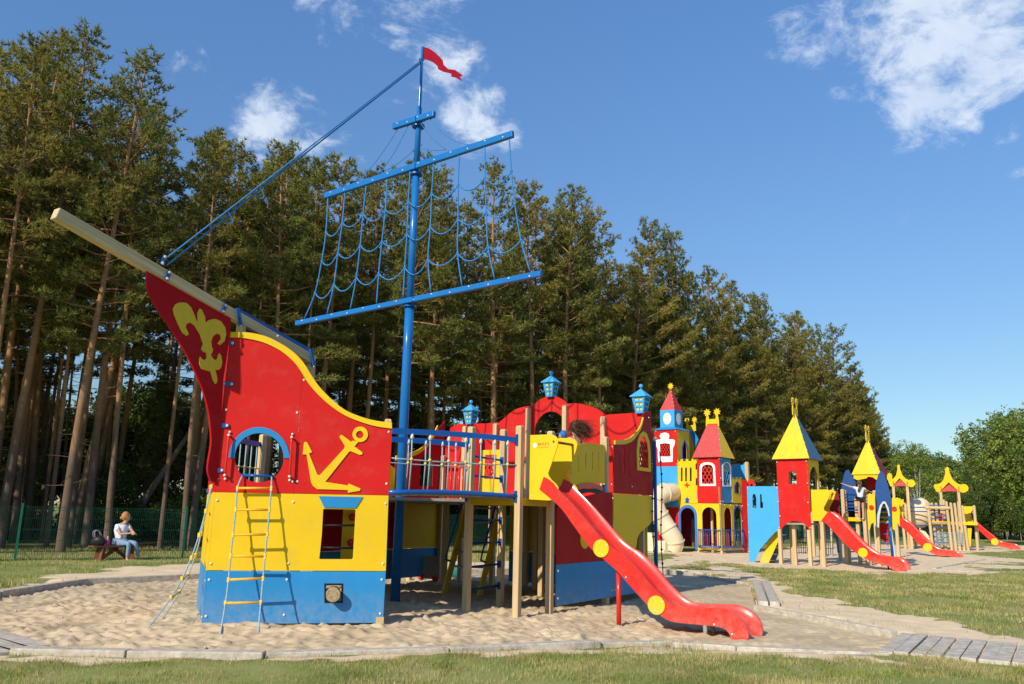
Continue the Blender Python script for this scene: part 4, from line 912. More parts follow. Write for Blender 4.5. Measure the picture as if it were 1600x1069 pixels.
# --- lanterns along the stern wall
YW = mat('lantern_pane_yellow', (.62, .60, .08), .35, .1)
def lantern(c, s=1.0, yaw=UA):
    c = np.array(c, float); lt = None
    X = np.array([math.cos(yaw), math.sin(yaw), 0]); Yy = np.array([-math.sin(yaw), math.cos(yaw), 0]); Z = np.array([0, 0, 1.])
    b, t, h = .10 * s, .165 * s, .40 * s
    def P(x, y, z): return c + X * x + Yy * y + Z * z
    lt = obj('lantern', *boxg(c + Z * .012, X * b * .95, Yy * b * .95, Z * .012), LBLU, ship)
    for i in range(4):
        a = math.pi / 2 * i; ca, sa_ = math.cos(a), math.sin(a)
        def W_(u, z, dep=0):       # u -1..1 across the face
            hw = b + (t - b) * z / h; x, y = hw + dep, u * hw
            return P(x * ca - y * sa_, x * sa_ + y * ca, z)
        mb = MB()
        us = [-1, -.62, -.08, .08, .62, 1]; zs = [.0, .06, .13, .17, .24, .28, .34, .40]; zs = [z * s for z in zs]
        for ui in range(5):
            for zi in range(7):
                if ui in (1, 3) and zi in (1, 3, 5): continue
                q0 = [W_(us[ui], zs[zi]), W_(us[ui + 1], zs[zi]), W_(us[ui + 1], zs[zi + 1]), W_(us[ui], zs[zi + 1])]
                q1 = [W_(us[ui], zs[zi], -.015), W_(us[ui + 1], zs[zi], -.015), W_(us[ui + 1], zs[zi + 1], -.015), W_(us[ui], zs[zi + 1], -.015)]
                mb.add(q0 + q1, [(0, 1, 2, 3), (7, 6, 5, 4), (0, 4, 5, 1), (1, 5, 6, 2), (2, 6, 7, 3), (3, 7, 4, 0)])
        fr = mb.build('lantern_face', LBLU, lt)
        if i % 2 == 0: obj('pane', [W_(-.7, .04 * s, -.02), W_(.7, .04 * s, -.02), W_(.7, .36 * s, -.02), W_(-.7, .36 * s, -.02)] + [W_(-.7, .04 * s, -.026), W_(.7, .04 * s, -.026), W_(.7, .36 * s, -.026), W_(-.7, .36 * s, -.026)], [(0, 1, 2, 3), (7, 6, 5, 4)], YW, lt)
    r_ = .205 * s; z = h - .015; rf = MB()
    for i in range(4):
        a = math.pi / 2 * i + math.pi / 4; b_ = a + math.pi / 2
        p = P(r_ * math.cos(a) * 1.35, r_ * math.sin(a) * 1.35, z); q_ = P(r_ * math.cos(b_) * 1.35, r_ * math.sin(b_) * 1.35, z); ap = P(0, 0, h + .17 * s)
        rf.add([p, q_, ap, p - Z * .018, q_ - Z * .018, ap - Z * .02], [(0, 1, 2), (5, 4, 3), (0, 3, 4, 1)])
    rf.build('lantern_roof', LBLU, lt)
    v, f = lathe([(.018, 0), (.018, .05), (.035, .06), (.05, .09), (.035, .125), (.01, .135)], 10, P(0, 0, h + .13 * s)); obj('finial', v, f, LBLU, lt, smooth=True)
a, z = T.az(735, 662); lantern(T.w(a, z - .02, .0), .88)
tube('lantern_stem', [T.w(a, z - .15), T.w(a, z)], .012, CAP, ship)
a, z = T.az(861, 620); lantern(T.w(a, z - .01, .0), .9)
a, z = T.az(1002, 645); lantern(T.w(max(a, .05), z - .02, .0), .96)
# --- net on the outside of the stern
w = T.p + Sn.d * .35; w = np.array([w[0], w[1], 0]); sn_ = tube('stern_net', [w + (0, 0, .0), w + (0, 0, 3.2)], .035, METB, ship); ball('pole_cap', w + (0, 0, 3.25), .05, CAP, sn_)
for k in range(2):
    w2 = T.p + Sn.d * (.12 + .45 * k) + Sn.n * .04 + np.array([0, 0, 0.])
    pts = [w2 + np.array([.02 * math.sin(z_ * 3 + k), .02 * math.cos(z_ * 2), z_]) for z_ in np.linspace(.1, 3.0, 12)]
    tube('net_rope', pts, .012, ROPD, sn_, seg=5)
    for p in pts[1:-1]: ball('knot', p + np.array([.0, 0, .05 * random.random()]), .026, ROPD, sn_)
# mirrored rope bridge on the far side of the hull
P1m = Fs.w(-1.5, 0); Bm = Plane(B2, math.atan2(P1m[1] - B2[1], P1m[0] - B2[0])); lm = np.linalg.norm((P1m - B2)[:2])
for pl, dz in ((Bm, 0), ):
    rail(pl, 2.77, 2.77, .02, 'bridge_rail', METB, .03, .085, 0, lm)
    tube('bridge_tube', [pl.w(a, 1.87) for a in np.linspace(0, lm, 3)], .042, METB, ship, seg=10)
    nt_ = tube('rail_net', [pl.w(a, 2.33) for a in np.linspace(0, lm, 4)], .011, ROPG, ship, seg=6)
    for k in range(9):
        a = (k + .6) * lm / 9
        tube('net_rope', [pl.w(a, 2.74), pl.w(a + .01, 1.9)], .0115, ROPG, nt_, seg=6); ball('clamp', pl.w(a, 2.33), .026, KNOT, nt_)
for k in range(10):
    a = (k + .5) * lm / 10; box('bridge_board', Bm.w(a, 1.84, .45), Bm.d * (lm / 20 - .006), Bm.n * .43, (0, 0, .018), WOODG, ship)
# --- little play car panel under the deck (a thing of its own)
c0 = G(668, 909); car = thing('toy_car_board', 'small grey-beige play car board with red wheels in the shade under the ship deck', 'play board', c0)
Cp = Plane(c0, R(0)); 
cb = panel('car_body', Cp, cr([(653, 904), (653, 880), (654, 872), (660, 869.5), (684, 869.5), (687, 873), (687, 904)], 3), GREY, car, t=.05, off=.02, bevel=.004)
for x, y, r_, mt in ((658.5, 901, .075, REDM), (680, 904, .075, REDM)):
    v, f = lathe([(r_, 0), (r_, .03), (r_ * .35, .032), (r_ * .3, .05)], 18, Cp.px(x, y, .022), Cp.n); obj('wheel', v, f, mt, car)
tube('steering_wheel', [Cp.px(682, 879, .06) + np.array([.07 * math.cos(a), 0, .07 * math.sin(a)]) for a in np.linspace(0, 2 * math.pi, 16)], .012, GREY, car, seg=6)

tg = G(712, 903) + np.array([0, .15, .0]); tgo = thing('cloth_bag', 'small teal and grey cloth bag lying behind the stair treads under the ship', 'bag', tg)
v, f = ballg(tg + (0, 0, .16), .17, 14, 10, (1.0, .8, 1.0)); v = [(p[0] + .02 * math.sin(p[2] * 40), p[1], max(p[2], .0) + .015 * math.sin(p[0] * 50)) for p in v]; obj('bag_body', v, f, mat('teal_cloth', (.04, .20, .18), .9, .2, 14, .6, 60), tgo, smooth=True)
v, f = ballg(tg + (.05, -.03, .34), .09, 10, 8, (1.2, .8, .8)); obj('grey_fold', v, f, mat('grey_cloth', (.35, .36, .40), .9, .2, 14, .6, 60), tgo, smooth=True)
# ============================================================ TREES
def barkmat(name, low, high, zsplit, bump=1.0):
    m = mat(name, low, .85, .25, 5, bump, 18, stretch=(1, 1, .25), spec=.15); t = m.node_tree; NN = t.nodes; LL = t.links
    b = [n for n in NN if n.type == 'BSDF_PRINCIPLED'][0]; src = b.inputs['Base Color'].links[0].from_socket
    g = NN.new('ShaderNodeNewGeometry'); sp_ = NN.new('ShaderNodeSeparateXYZ'); LL.new(g.outputs['Position'], sp_.inputs[0])
    n = NN.new('ShaderNodeTexNoise'); n.inputs['Scale'].default_value = 1.2; LL.new(g.outputs['Position'], n.inputs[0])
    ma = NN.new('ShaderNodeMath'); ma.operation = 'MULTIPLY_ADD'; LL.new(n.outputs[0], ma.inputs[0]); ma.inputs[1].default_value = 4.0; LL.new(sp_.outputs[2], ma.inputs[2])
    mr = NN.new('ShaderNodeMapRange'); mr.inputs[1].default_value = zsplit; mr.inputs[2].default_value = zsplit + 3.5; LL.new(ma.outputs[0], mr.inputs[0])
    hi = NN.new('ShaderNodeMix'); hi.data_type = 'RGBA'; LL.new(mr.outputs[0], hi.inputs[0]); LL.new(src, hi.inputs[6])
    n2 = NN.new('ShaderNodeTexNoise'); n2.inputs['Scale'].default_value = 7; LL.new(g.outputs['Position'], n2.inputs[0])
    c2_ = NN.new('ShaderNodeMix'); c2_.data_type = 'RGBA'; LL.new(n2.outputs[0], c2_.inputs[0]); c2_.inputs[6].default_value = (*high, 1); c2_.inputs[7].default_value = (high[0] * .55, high[1] * .5, high[2] * .5, 1)
    LL.new(c2_.outputs[2], hi.inputs[7]); LL.new(hi.outputs[2], b.inputs['Base Color']); return m
PBARK = barkmat('pine_bark', (.13, .088, .062), (.44, .25, .12), 4.5)
GBARK = mat('grey_bark', (.26, .21, .16), .85, .3, 5, 1.0, 18, stretch=(1, 1, .3), spec=.15)
BBARK = mat('birch_bark', (.55, .52, .46), .7, .3, 6, .5, 20, spec=.2)
NEED = [mat('pine_needles_a', (.23, .225, .048), .55, .3, .55, spec=.25, island=.42, trans=.42, col2=(.36, .31, .065), c2=(.4, .62), c2scale=.35),
        mat('pine_needles_b', (.18, .20, .046), .55, .3, .55, spec=.25, island=.42, trans=.4, col2=(.27, .26, .055), c2=(.4, .62), c2scale=.35)]
LEAF = mat('broad_leaves', (.16, .24, .045), .5, .3, .7, spec=.3, island=.4, trans=.4, col2=(.24, .31, .06), c2=(.4, .62), c2scale=.5)
LEAFD = mat('dark_broad_leaves', (.105, .165, .035), .5, .3, .7, spec=.3, island=.4, trans=.35, col2=(.17, .225, .045), c2=(.4, .62), c2scale=.5)
def unit(v): return v / (np.linalg.norm(v, axis=-1, keepdims=True) + 1e-9)
def blades(C, Dm, n, L0, w, r, up=.5, spread=.9):
    """n blades around each centre C with mean direction Dm"""
    m = len(C); C = np.repeat(C, n, 0); Dm = np.repeat(Dm, n, 0)
    d = unit(Dm + r.normal(0, spread, (m * n, 3)) + np.array([0, 0, up])); ln = L0 * r.uniform(.6, 1.25, (m * n, 1)); sd_ = unit(np.cross(d, r.normal(0, 1, (m * n, 3)))) * w
    v = np.stack([C - sd_, C + sd_, C + d * ln], 1).reshape(-1, 3); return v
def limbs(mbv, mbf, pts, rr, seg):
    v, f = tubeg(pts, rr, seg, caps=False); n = len(mbv); mbv += [tuple(p) for p in v]; mbf += [tuple(i + n for i in q_) for q_ in f]
def pine(seed, H, cb, spread, r0=.19, nb=58, bend=.5, low_dead=14, dens=1.0, top=.5):
    r = np.random.default_rng(seed); tv, tf = [], []
    ph = r.uniform(0, 6.28); bx, by = math.cos(ph) * bend, math.sin(ph) * bend
    def ax(t): return np.array([bx * t * t + .12 * math.sin(5 * t + ph), by * t * t + .12 * math.cos(4 * t + ph), H * t])
    T_ = np.linspace(0, 1, 12); limbs(tv, tf, [ax(t) - np.array([0, 0, .25 if t == 0 else 0]) for t in T_], [r0 * (1.15 if t == 0 else 1) * (1 - .86 * t ** 1.1) for t in T_], 8)
    CC, DD = [], []
    az = r.uniform(0, 6.28); sect = r.uniform(.45, 1.15, 7)
    for k in range(nb):
        t = cb + (1 - cb) * ((k + r.uniform(0, .8)) / nb) ** .92; az += 2.4 + r.normal(0, .3); u = (t - cb) / (1 - cb)
        prof = (math.sin(min(1, u * 2.1 + .32) * math.pi / 2)) * (1 - u) ** .62 + .10
        ln = spread * prof * r.uniform(.62, 1.2) * sect[int((az % 6.283) / 6.284 * 7)]
        el = (-.12 + .85 * u ** 1.2) + r.normal(0, .10); d = np.array([math.cos(az) * math.cos(el), math.sin(az) * math.cos(el), math.sin(el)]); p0 = ax(t)
        n = 5; P = [p0 + d * ln * s + np.array([0, 0, .16 * ln * s * s * (1 if u > .3 else -.3) + .1 * ln * s * s]) + r.normal(0, .03, 3) * ln * s for s in np.linspace(0, 1, n)]
        br = .014 + .012 * ln; limbs(tv, tf, P, [br * (1 - .8 * s) for s in np.linspace(0, 1, n)], 4)
        nt_ = max(4, int(ln * 5.2 * dens))
        for j in range(nt_):
            s = .34 + .66 * (j + r.random()) / nt_; i = min(int(s * (n - 1)), n - 2); fr_ = s * (n - 1) - i; p = P[i] * (1 - fr_) + P[i + 1] * fr_
            a2 = az + r.choice([-1, 1]) * r.uniform(.35, 1.25) * (1 - .55 * s); tl = (.32 + .42 * ln * (1.08 - s)) * r.uniform(.6, 1.2); el2 = el * .6 + r.uniform(.02, .5)
            d2 = np.array([math.cos(a2) * math.cos(el2), math.sin(a2) * math.cos(el2), math.sin(el2)])
            limbs(tv, tf, [p, p + d2 * tl * .5], [.010, .005], 3)
            m_ = max(3, int(tl * 8.5))
            for q_ in range(m_):
                c = p + d2 * tl * (.3 + .7 * (q_ + r.random()) / m_) + r.normal(0, .12, 3) * (1, 1, .6); CC.append(c); DD.append(d2 * .8)
    # leader
    for k in range(14): CC.append(ax(1 - .004 * k) + r.normal(0, .07, 3)); DD.append(np.array([0, 0, .6]))
    for k in range(low_dead):
        t = r.uniform(.10, cb + .12); a = r.uniform(0, 6.28); L_ = r.uniform(.3, 1.5); el = r.uniform(-.3, .3); p0 = ax(t); d = np.array([math.cos(a), math.sin(a), math.sin(el)])
        limbs(tv, tf, [p0, p0 + d * L_ * .5 + (0, 0, -.03), p0 + d * L_ + (0, 0, r.uniform(-.15, .1))], [.022, .013, .004], 3)
    C = np.array(CC); D = np.array(DD); v = blades(C, D, 9, .25, .028, r, .45, .8); f = np.arange(len(v)).reshape(-1, 3)
    return (tv, tf), (v, f)
def mk_mesh(name, v, f, mt, smooth=False):
    if isinstance(f, np.ndarray): me = mesh_np(name, v, f.astype(np.int32))
    else: me = bpy.data.meshes.new(name); me.from_pydata([tuple(map(float, p)) for p in v], [], f); me.update()
    me.materials.append(mt)
    if smooth: me.polygons.foreach_set('use_smooth', [True] * len(me.polygons))
    return me
SKYL = np.array([(-200, 20), (0, 70), (60, 50), (130, 62), (190, 80), (240, 140), (300, 150), (350, 195), (400, 235), (440, 240), (510, 232), (560, 250), (640, 262), (700, 270), (770, 250), (810, 300), (850, 272), (890, 320), (960, 350), (1025, 362), (1070, 385), (1120, 425), (1180, 460), (1220, 480), (1290, 522), (1340, 600), (1385, 680), (1420, 700)], float)
def proj(p):
    q_ = np.array(p, float) - CAMPOS; z = q_ @ FWD; return CX + FP * (q_ @ RIGHT) / z, CY - FP * (q_ @ UP) / z
def skyscale(x, y, jit):
    """height at which a tree standing at x, y reaches the skyline of the wood"""
    lo_, hi_ = 3.0, 30.0
    for _ in range(22):
        m_ = (lo_ + hi_) / 2; a, b = proj((x, y, m_))
        if b > np.interp(a, SKYL[:, 0], SKYL[:, 1]) + jit: lo_ = m_
        else: hi_ = m_
    return m_ / 20.0
PINES = []
specs = [(1, 20, .50, 3.0, .18, 56), (2, 20, .44, 3.4, .20, 62), (3, 20, .54, 2.7, .15, 48), (4, 20, .30, 3.8, .20, 74), (5, 20, .20, 4.1, .21, 84), (6, 20, .38, 3.3, .18, 64), (7, 20, .12, 3.9, .20, 90), (8, 20, .60, 1.9, .11, 34)]
for i, (sd_, H_, cb, spd, r0, nb) in enumerate(specs):
    (tv, tf), (v, f) = pine(sd_ * 13 + 5, H_, cb, spd, r0, nb)
    PINES.append((mk_mesh('pine_trunk', tv, tf, PBARK, True), mk_mesh('pine_crown', v, f, NEED[i % 2])))
TREE_N = [0]
def place_tree(proto, x, y, s, rz, label, group, name='pine_tree', cat='tree', tilt=(0, 0), z=0.0, crown=True):
    o = bpy.data.objects.new(name, None); COL.objects.link(o); o.location = (x, y, z); o.rotation_euler = (tilt[0], tilt[1], rz); o.scale = (min(s, 1.0), min(s, 1.0), s); o.empty_display_size = .3
    tag(o, label, cat, group)
    a = bpy.data.objects.new('trunk', proto[0]); COL.objects.link(a); a.parent = o
    if crown: b = bpy.data.objects.new('crown', proto[1]); COL.objects.link(b); b.parent = o
    TREE_N[0] += 1; return o
rt = np.random.default_rng(77)
EDGE = np.array([(-24, 17.5), (-13.0, 27.3), (-8.6, 32.6), (1.5, 42.5), (10.8, 54), (22, 68), (34, 84), (45, 98), (50, 112)], float)
seg = np.diff(EDGE, axis=0); sl_ = np.linalg.norm(seg, axis=1); cum = np.r_[0, np.cumsum(sl_)]
def epoint(s):
    i = min(np.searchsorted(cum, s, side='right') - 1, len(seg) - 1); t = (s - cum[i]) / sl_[i]; p = EDGE[i] + seg[i] * t; d = seg[i] / sl_[i]; return p, d, np.array([-d[1], d[0]])
placed = []
FRONT_L = 'tall Scots pine on the edge of the wood, full crown above the playground'
row = 0
def ok(p, dmin): return all((p[0] - q_[0]) ** 2 + (p[1] - q_[1]) ** 2 > dmin ** 2 for q_ in placed)
ORD = ['first', 'second', 'third', 'fourth', 'fifth', 'sixth', 'seventh', 'eighth', 'ninth', 'tenth', 'eleventh', 'twelfth', 'thirteenth', 'fourteenth', 'fifteenth', 'sixteenth', 'seventeenth', 'eighteenth', 'nineteenth', 'twentieth']
_lc = {}
def front_label(x, y):
    a = proj((x, y, 8))[0]; zone = next((n for lim, n in ((-60, 'outside the left edge of the photo'), (90, 'left of the bowsprit tip'), (360, 'behind the bowsprit'), (660, 'behind the net left of the mast'), (860, 'right of the mast'), (1010, 'above the arched red ship wall'), (1180, 'above the castle towers'), (1300, 'above the first yellow roof')) if a < lim), 'above the second yellow roof')
    _lc[zone] = _lc.get(zone, 0) + 1; return 'front-row pine %s, %s from the left there' % (zone, ORD[_lc[zone] - 1])
# front rank: crowns that make the skyline
s = 0.0; cnt = 0
while s < cum[-1]:
    p, d, n_ = epoint(s); k = p + n_ * rt.uniform(0, 1.5); dist = np.hypot(*k)
    if s < 22: proto = PINES[rt.choice([0, 2, 2, 5, 0])]
    elif s < 45: proto = PINES[rt.choice([1, 3, 5, 0])]
    else: proto = PINES[rt.choice([3, 4, 4, 6, 1])]
    sc = min(1.3 if s < 12 else 1.12, max(.45, skyscale(k[0], k[1], rt.choice([-6, 2, 12, 45]) + rt.normal(0, 5))))
   
    place_tree(proto, k[0], k[1], sc, rt.uniform(0, 6.28), front_label(k[0], k[1]), 'pines in the front row of the wood', tilt=(rt.normal(0, .02), rt.normal(.03 if s < 22 else .01, .02)))
    placed.append(k); s += rt.uniform(2.0, 3.4) * (.8 if s < 14 else 1 if s < 30 else 1.15); cnt += 1
# ranks behind
for rank in range(1, 8):
    s = rt.uniform(0, 2)
    while s < cum[-1] - 2:
        p, d, n_ = epoint(s); k = p + n_ * (rank * 3.2 + rt.uniform(-1.2, 1.2)); 
        if k[1] > 6 and ok(k, 1.2):
            w = [0, 1, 2, 5] if s < 50 else [0, 1, 3, 5]
            place_tree(PINES[rt.choice(w)], k[0], k[1], min(rt.uniform(.85, 1.05), max(.4, skyscale(k[0], k[1], rt.uniform(0, 40)))), rt.uniform(0, 6.28), 'Scots pine standing deeper in the wood behind the front row', 'pines deeper in the wood', tilt=(rt.normal(0, .03), rt.normal(0, .03)))
            placed.append(k); cnt += 1
        s += rt.uniform(2.6, 4.4) * (1.0 if rank < 5 else 1.25) * (1 if s < 55 else 1.5)
print('pines', cnt)
for k_ in range(52):
    s = rt.uniform(0, 24); p, d, n_ = epoint(s); k = p + n_ * rt.uniform(.5, 22)
    if k[1] > 6 and ok(k, .9): place_tree(PINES[7], k[0], k[1], min(rt.uniform(.8, 1.0), skyscale(k[0], k[1], 40)), rt.uniform(0, 6.28), 'slim Scots pine among the crowded trunks at the left of the wood', 'slim pines at the left', tilt=(rt.normal(0, .03), rt.normal(.06, .03))); placed.append(k)
# the one dead trunk leaning by the fence
(tv, tf), _ = pine(901, 11, .9, .5, .17, 3, .2, 24)
lt_ = mk_mesh('leaning_trunk', tv, tf, GBARK, True); w = G(186, 838, 0)
b0 = G(183, 846); o = bpy.data.objects.new('leaning_dead_tree', lt_); COL.objects.link(o); o.location = (b0[0] - .3, b0[1] + 1.2, 0)
o.rotation_euler = (0, R(24), R(20)); tag(o, 'bare grey dead trunk leaning to the right behind the green fence', 'dead tree')
# ---------- broadleaf growth
def leafy(seed, H, rad, n_cl, per, lw, zc=.55, sq=1.0, lumps=9, trunk_r=.16, hole=.0, droop=0.0):
    r = np.random.default_rng(seed); tv, tf = [], []
    limbs(tv, tf, [np.array([0, 0, -.2]), np.array([r.normal(0, .1), 0, H * .3]), np.array([r.normal(0, .3), r.normal(0, .3), H * .75])], [trunk_r, trunk_r * .7, trunk_r * .2], 7)
    # lumps of different size
    Ls = []
    for k in range(lumps):
        a = r.uniform(0, 6.28); e = r.uniform(-.75, 1.0); rr = rad * r.uniform(.35, .85); c = np.array([math.cos(a) * rr * math.cos(e), math.sin(a) * rr * math.cos(e), H * zc + math.sin(e) * H * (1 - zc) * .72]); Ls.append((c, rad * r.uniform(.28, .5)))
        limbs(tv, tf, [np.array([0, 0, H * .28]), (c + np.array([0, 0, H * .3])) / 2 + (0, 0, -.1), c], [trunk_r * .5, trunk_r * .25, .02], 4)
    C = []; D = []
    for k in range(n_cl):
        c, rr = Ls[r.integers(len(Ls))]; d = unit(r.normal(0, 1, 3)); p = c + d * rr * r.uniform(.55, 1.12) * np.array([1, 1, .8 * sq]); p[2] = max(p[2], .1)
        p[2] -= droop * r.random() ** 2; C.append(p); D.append(d * .3)
    C = np.repeat(np.array(C), per, 0) + r.normal(0, .12, (n_cl * per, 3)) * (1, 1, .8)
    m_ = len(C); d = unit(r.normal(0, 1, (m_, 3)) + np.array([0, 0, -.25])); s_ = unit(np.cross(d, r.normal(0, 1, (m_, 3)))); ln = lw * r.uniform(.6, 1.3, (m_, 1))
    v = np.stack([C, C + d * ln * .5 + s_ * ln * .32, C + d * ln, C + d * ln * .5 - s_ * ln * .32], 1).reshape(-1, 3); f = np.arange(len(v)).reshape(-1, 4)
    return (tv, tf), (v, f)
def mk_leafy(mt, bark, **k):
    (tv, tf), (v, f) = leafy(**k); return (mk_mesh('leafy_trunk', tv, tf, bark, True), mk_mesh('leafy_crown', v, f, mt))
LEAFU = mat('undergrowth_leaves', (.055, .095, .02), .5, .3, .7, spec=.2, island=.4, trans=.3, col2=(.09, .14, .028), c2=(.4, .62), c2scale=.5)
BUSH = [mk_leafy(LEAFU, GBARK, seed=31, H=2.2, rad=1.3, n_cl=800, per=7, lw=.10, zc=.45, trunk_r=.04), mk_leafy(LEAFU, GBARK, seed=32, H=1.5, rad=1.0, n_cl=600, per=7, lw=.08, zc=.5, trunk_r=.03),
        mk_leafy(LEAFU, GBARK, seed=33, H=4.0, rad=1.3, n_cl=900, per=8, lw=.10, zc=.5, trunk_r=.05)]
BROAD = [mk_leafy(LEAFD, GBARK, seed=41, H=11, rad=4.2, n_cl=3400, per=8, lw=.24, lumps=16), mk_leafy(LEAF, GBARK, seed=42, H=9, rad=3.6, n_cl=3000, per=8, lw=.22, lumps=14),
         mk_leafy(LEAFD, GBARK, seed=43, H=8, rad=4.5, n_cl=3400, per=8, lw=.22, lumps=14, zc=.45)]
BIRCH = mk_leafy(LEAF, BBARK, seed=51, H=11.5, rad=2.6, n_cl=2200, per=8, lw=.15, lumps=20, trunk_r=.085, zc=.55)
WILLOW = mk_leafy(LEAF, GBARK, seed=61, H=15, rad=7.0, n_cl=6500, per=10, lw=.26, lumps=22, trunk_r=.35, zc=.66, droop=2.6)
# undergrowth along the fence and in the wood
for k in range(60):
    s = rt.uniform(4, cum[-1] - 10); p, d, n_ = epoint(s); q_ = p + n_ * rt.uniform(-1.2, 13); big = rt.random() < .4
    if q_[0] < -9.5 and rt.random() < .5: continue
    place_tree(BUSH[rt.choice([0, 2, 1]) if s > 10 else 1], q_[0], q_[1], rt.uniform(.7, 1.25), rt.uniform(0, 6.28), 'leafy green bush in the undergrowth among the pine trunks', 'bushes under the pines', 'bush', 'bush')
for x, y, pr, sc in ((245, 852, 0, .9), (285, 856, 0, 1.05), (318, 858, 0, 1.1), (150, 842, 1, .8), (225, 846, 1, 1.0), (345, 852, 2, .8), (262, 845, 2, .7)):
    w = G(x, y); place_tree(BUSH[pr], w[0], w[1] + .6, sc, rt.uniform(0, 6.28), 'low dark bush right behind the fence left of the ship', 'low bushes behind the left fence', 'bush', 'bush')
# trees closing the view at the right
d_ = ray(1432, 760); t_ = 70 / d_[1]; place_tree(BIRCH, d_[0] * t_, 70, .82, 1.0, 'slender pale-trunked birch rising behind the pagoda roofs', None, 'birch_tree')
d_ = ray(1618, 700); t_ = 62 / d_[1]; wx = d_[0] * t_; place_tree(WILLOW, wx, 62, .72, 2.0, 'large loose-crowned willow overhanging the right edge of the lawn', None, 'willow_tree')
for x, dist, pr, sc in ((1385, 104, 1, .95), (1410, 98, 0, .95), (1432, 92, 2, .9), (1452, 100, 0, .98), (1475, 90, 1, .95), (1497, 96, 0, .86), (1520, 92, 2, .92), (1545, 88, 2, .85), (1566, 97, 1, .9), (1590, 88, 0, .8), (1615, 90, 2, .9), (1640, 96, 0, 1.0), (1350, 112, 2, 1.0), (1508, 104, 0, .95), (1575, 106, 1, 1.0), (1680, 92, 0, 1.1), (1760, 90, 1, 1.1), (1850, 92, 0, 1.1)):
    d_ = ray(x, 800); t_ = dist / d_[1]; place_tree(BROAD[pr], d_[0] * t_, dist, sc, rt.uniform(0, 6.28), 'broad green tree in the row beyond the far fence', 'broadleaf trees beyond the far fence', 'broadleaf_tree')
for x in range(1395, 1900, 22):
    d_ = ray(x, 815); dist = rt.uniform(84, 90) + (x - 1395) * -.01; t_ = dist / d_[1]; place_tree(BUSH[rt.choice([0, 2])], d_[0] * t_, dist, rt.uniform(1.5, 2.2), rt.uniform(0, 6.28), 'dense dark bush just beyond the far right fence', 'bushes beyond the far fence', 'bush', 'bush')
# pines at the far end of the wood, seen against the sky
for x, dist, sc, pr in ((1372, 96, .62, 4), (1352, 92, .74, 6), (1330, 92, .84, 4)):
    d_ = ray(x, 800); t_ = dist / d_[1]; place_tree(PINES[pr], d_[0] * t_, dist, sc, x, {1372: 'smallest pine at the far right end of the wood', 1352: 'second pine from the far right end of the wood', 1330: 'third pine from the far right end of the wood'}[x], None)
# young spruces and broadleaves thickening the depth of the wood
YOUNG = []
for i_ in range(2):
    r = np.random.default_rng(500 + i_); tv, tf = [], []; C = []; D = []; Hh = 8.0
    limbs(tv, tf, [(0, 0, -.2), (0, 0, Hh)], [.09, .01], 6)
    for k in range(110):
        t = .03 + .97 * k / 110; a = k * 2.4; L_ = 2.1 * (1 - t) ** .8 + .1
        for j in range(int(3 + L_ * 7)):
            s_ = (j + r.random()) / int(3 + L_ * 7); C.append(np.array([math.cos(a) * L_ * s_, math.sin(a) * L_ * s_, Hh * t - .35 * L_ * s_]) + r.normal(0, .12, 3)); D.append(np.array([math.cos(a), math.sin(a), 0]))
    v = blades(np.array(C), np.array(D), 9, .30, .035, r, .1, .8); YOUNG.append((mk_mesh('spruce_trunk', tv, tf, GBARK, True), mk_mesh('spruce_crown', v, np.arange(len(v)).reshape(-1, 3), NEED[1])))
for k in range(70):
    s = rt.uniform(0, cum[-1] - 8); p, d, n_ = epoint(s); q_ = p + n_ * rt.uniform(9, 30); h_ = min(1.3, max(.3, skyscale(q_[0], q_[1], 60) * 2.2)) * rt.uniform(.6, 1)
    place_tree(YOUNG[k % 2], q_[0], q_[1], h_, rt.uniform(0, 6.28), 'young dark spruce deep between the pine trunks', 'young spruces in the wood', 'spruce_tree')
BACKT = [(b_[0], b_[1].copy()) for b_ in BROAD[:2]]
for b_ in BACKT: b_[1].materials[0] = LEAFU
for k in range(46):
    s = rt.uniform(0, cum[-1] - 10); p, d, n_ = epoint(s); q_ = p + n_ * rt.uniform(24, 36)
    place_tree(BACKT[k % 2], q_[0], q_[1], rt.uniform(.7, 1.0), rt.uniform(0, 6.28), 'broadleaf tree at the back of the wood behind the pines', 'broadleaf trees at the back of the wood', 'broadleaf_tree')
# ============================================================ FENCE
fence = thing('wire_fence', 'green welded wire mesh fence between the lawn and the wood', 'fence', G(20, 882))
FPOS = [np.array([-30.0, 6.0]), G(22, 882)[:2], np.array([-9.6, 24.6]), np.array([59.3, 99.0]), np.array([110., 99.5])]
_wm = {}
def wire_panel(ln):
    key = round(ln, 2)
    if key in _wm: return _wm[key]
    mb = MB(); 
    for k in range(int(ln / .05)): x = .03 + k * .05; mb.add(*boxg((x, 0, .78), (.0032, 0, 0), (0, .0032, 0), (0, 0, .75)))
    for z in (.12, .32, .34, .62, .9, .92, 1.2, 1.42, 1.5): mb.add(*boxg((ln / 2, .004, z), (ln / 2, 0, 0), (0, .004, 0), (0, 0, .004)))
    me = bpy.data.meshes.new('wire_panel'); me.from_pydata(mb.v, [], mb.f); me.materials.append(GREENF); _wm[key] = me; return me
pv, pf = boxg((0, 0, .75), (.03, 0, 0), (0, .02, 0), (0, 0, .85)); PM = bpy.data.meshes.new('fence_post'); PM.from_pydata([tuple(p) for p in pv], [], pf); PM.materials.append(GREENP)
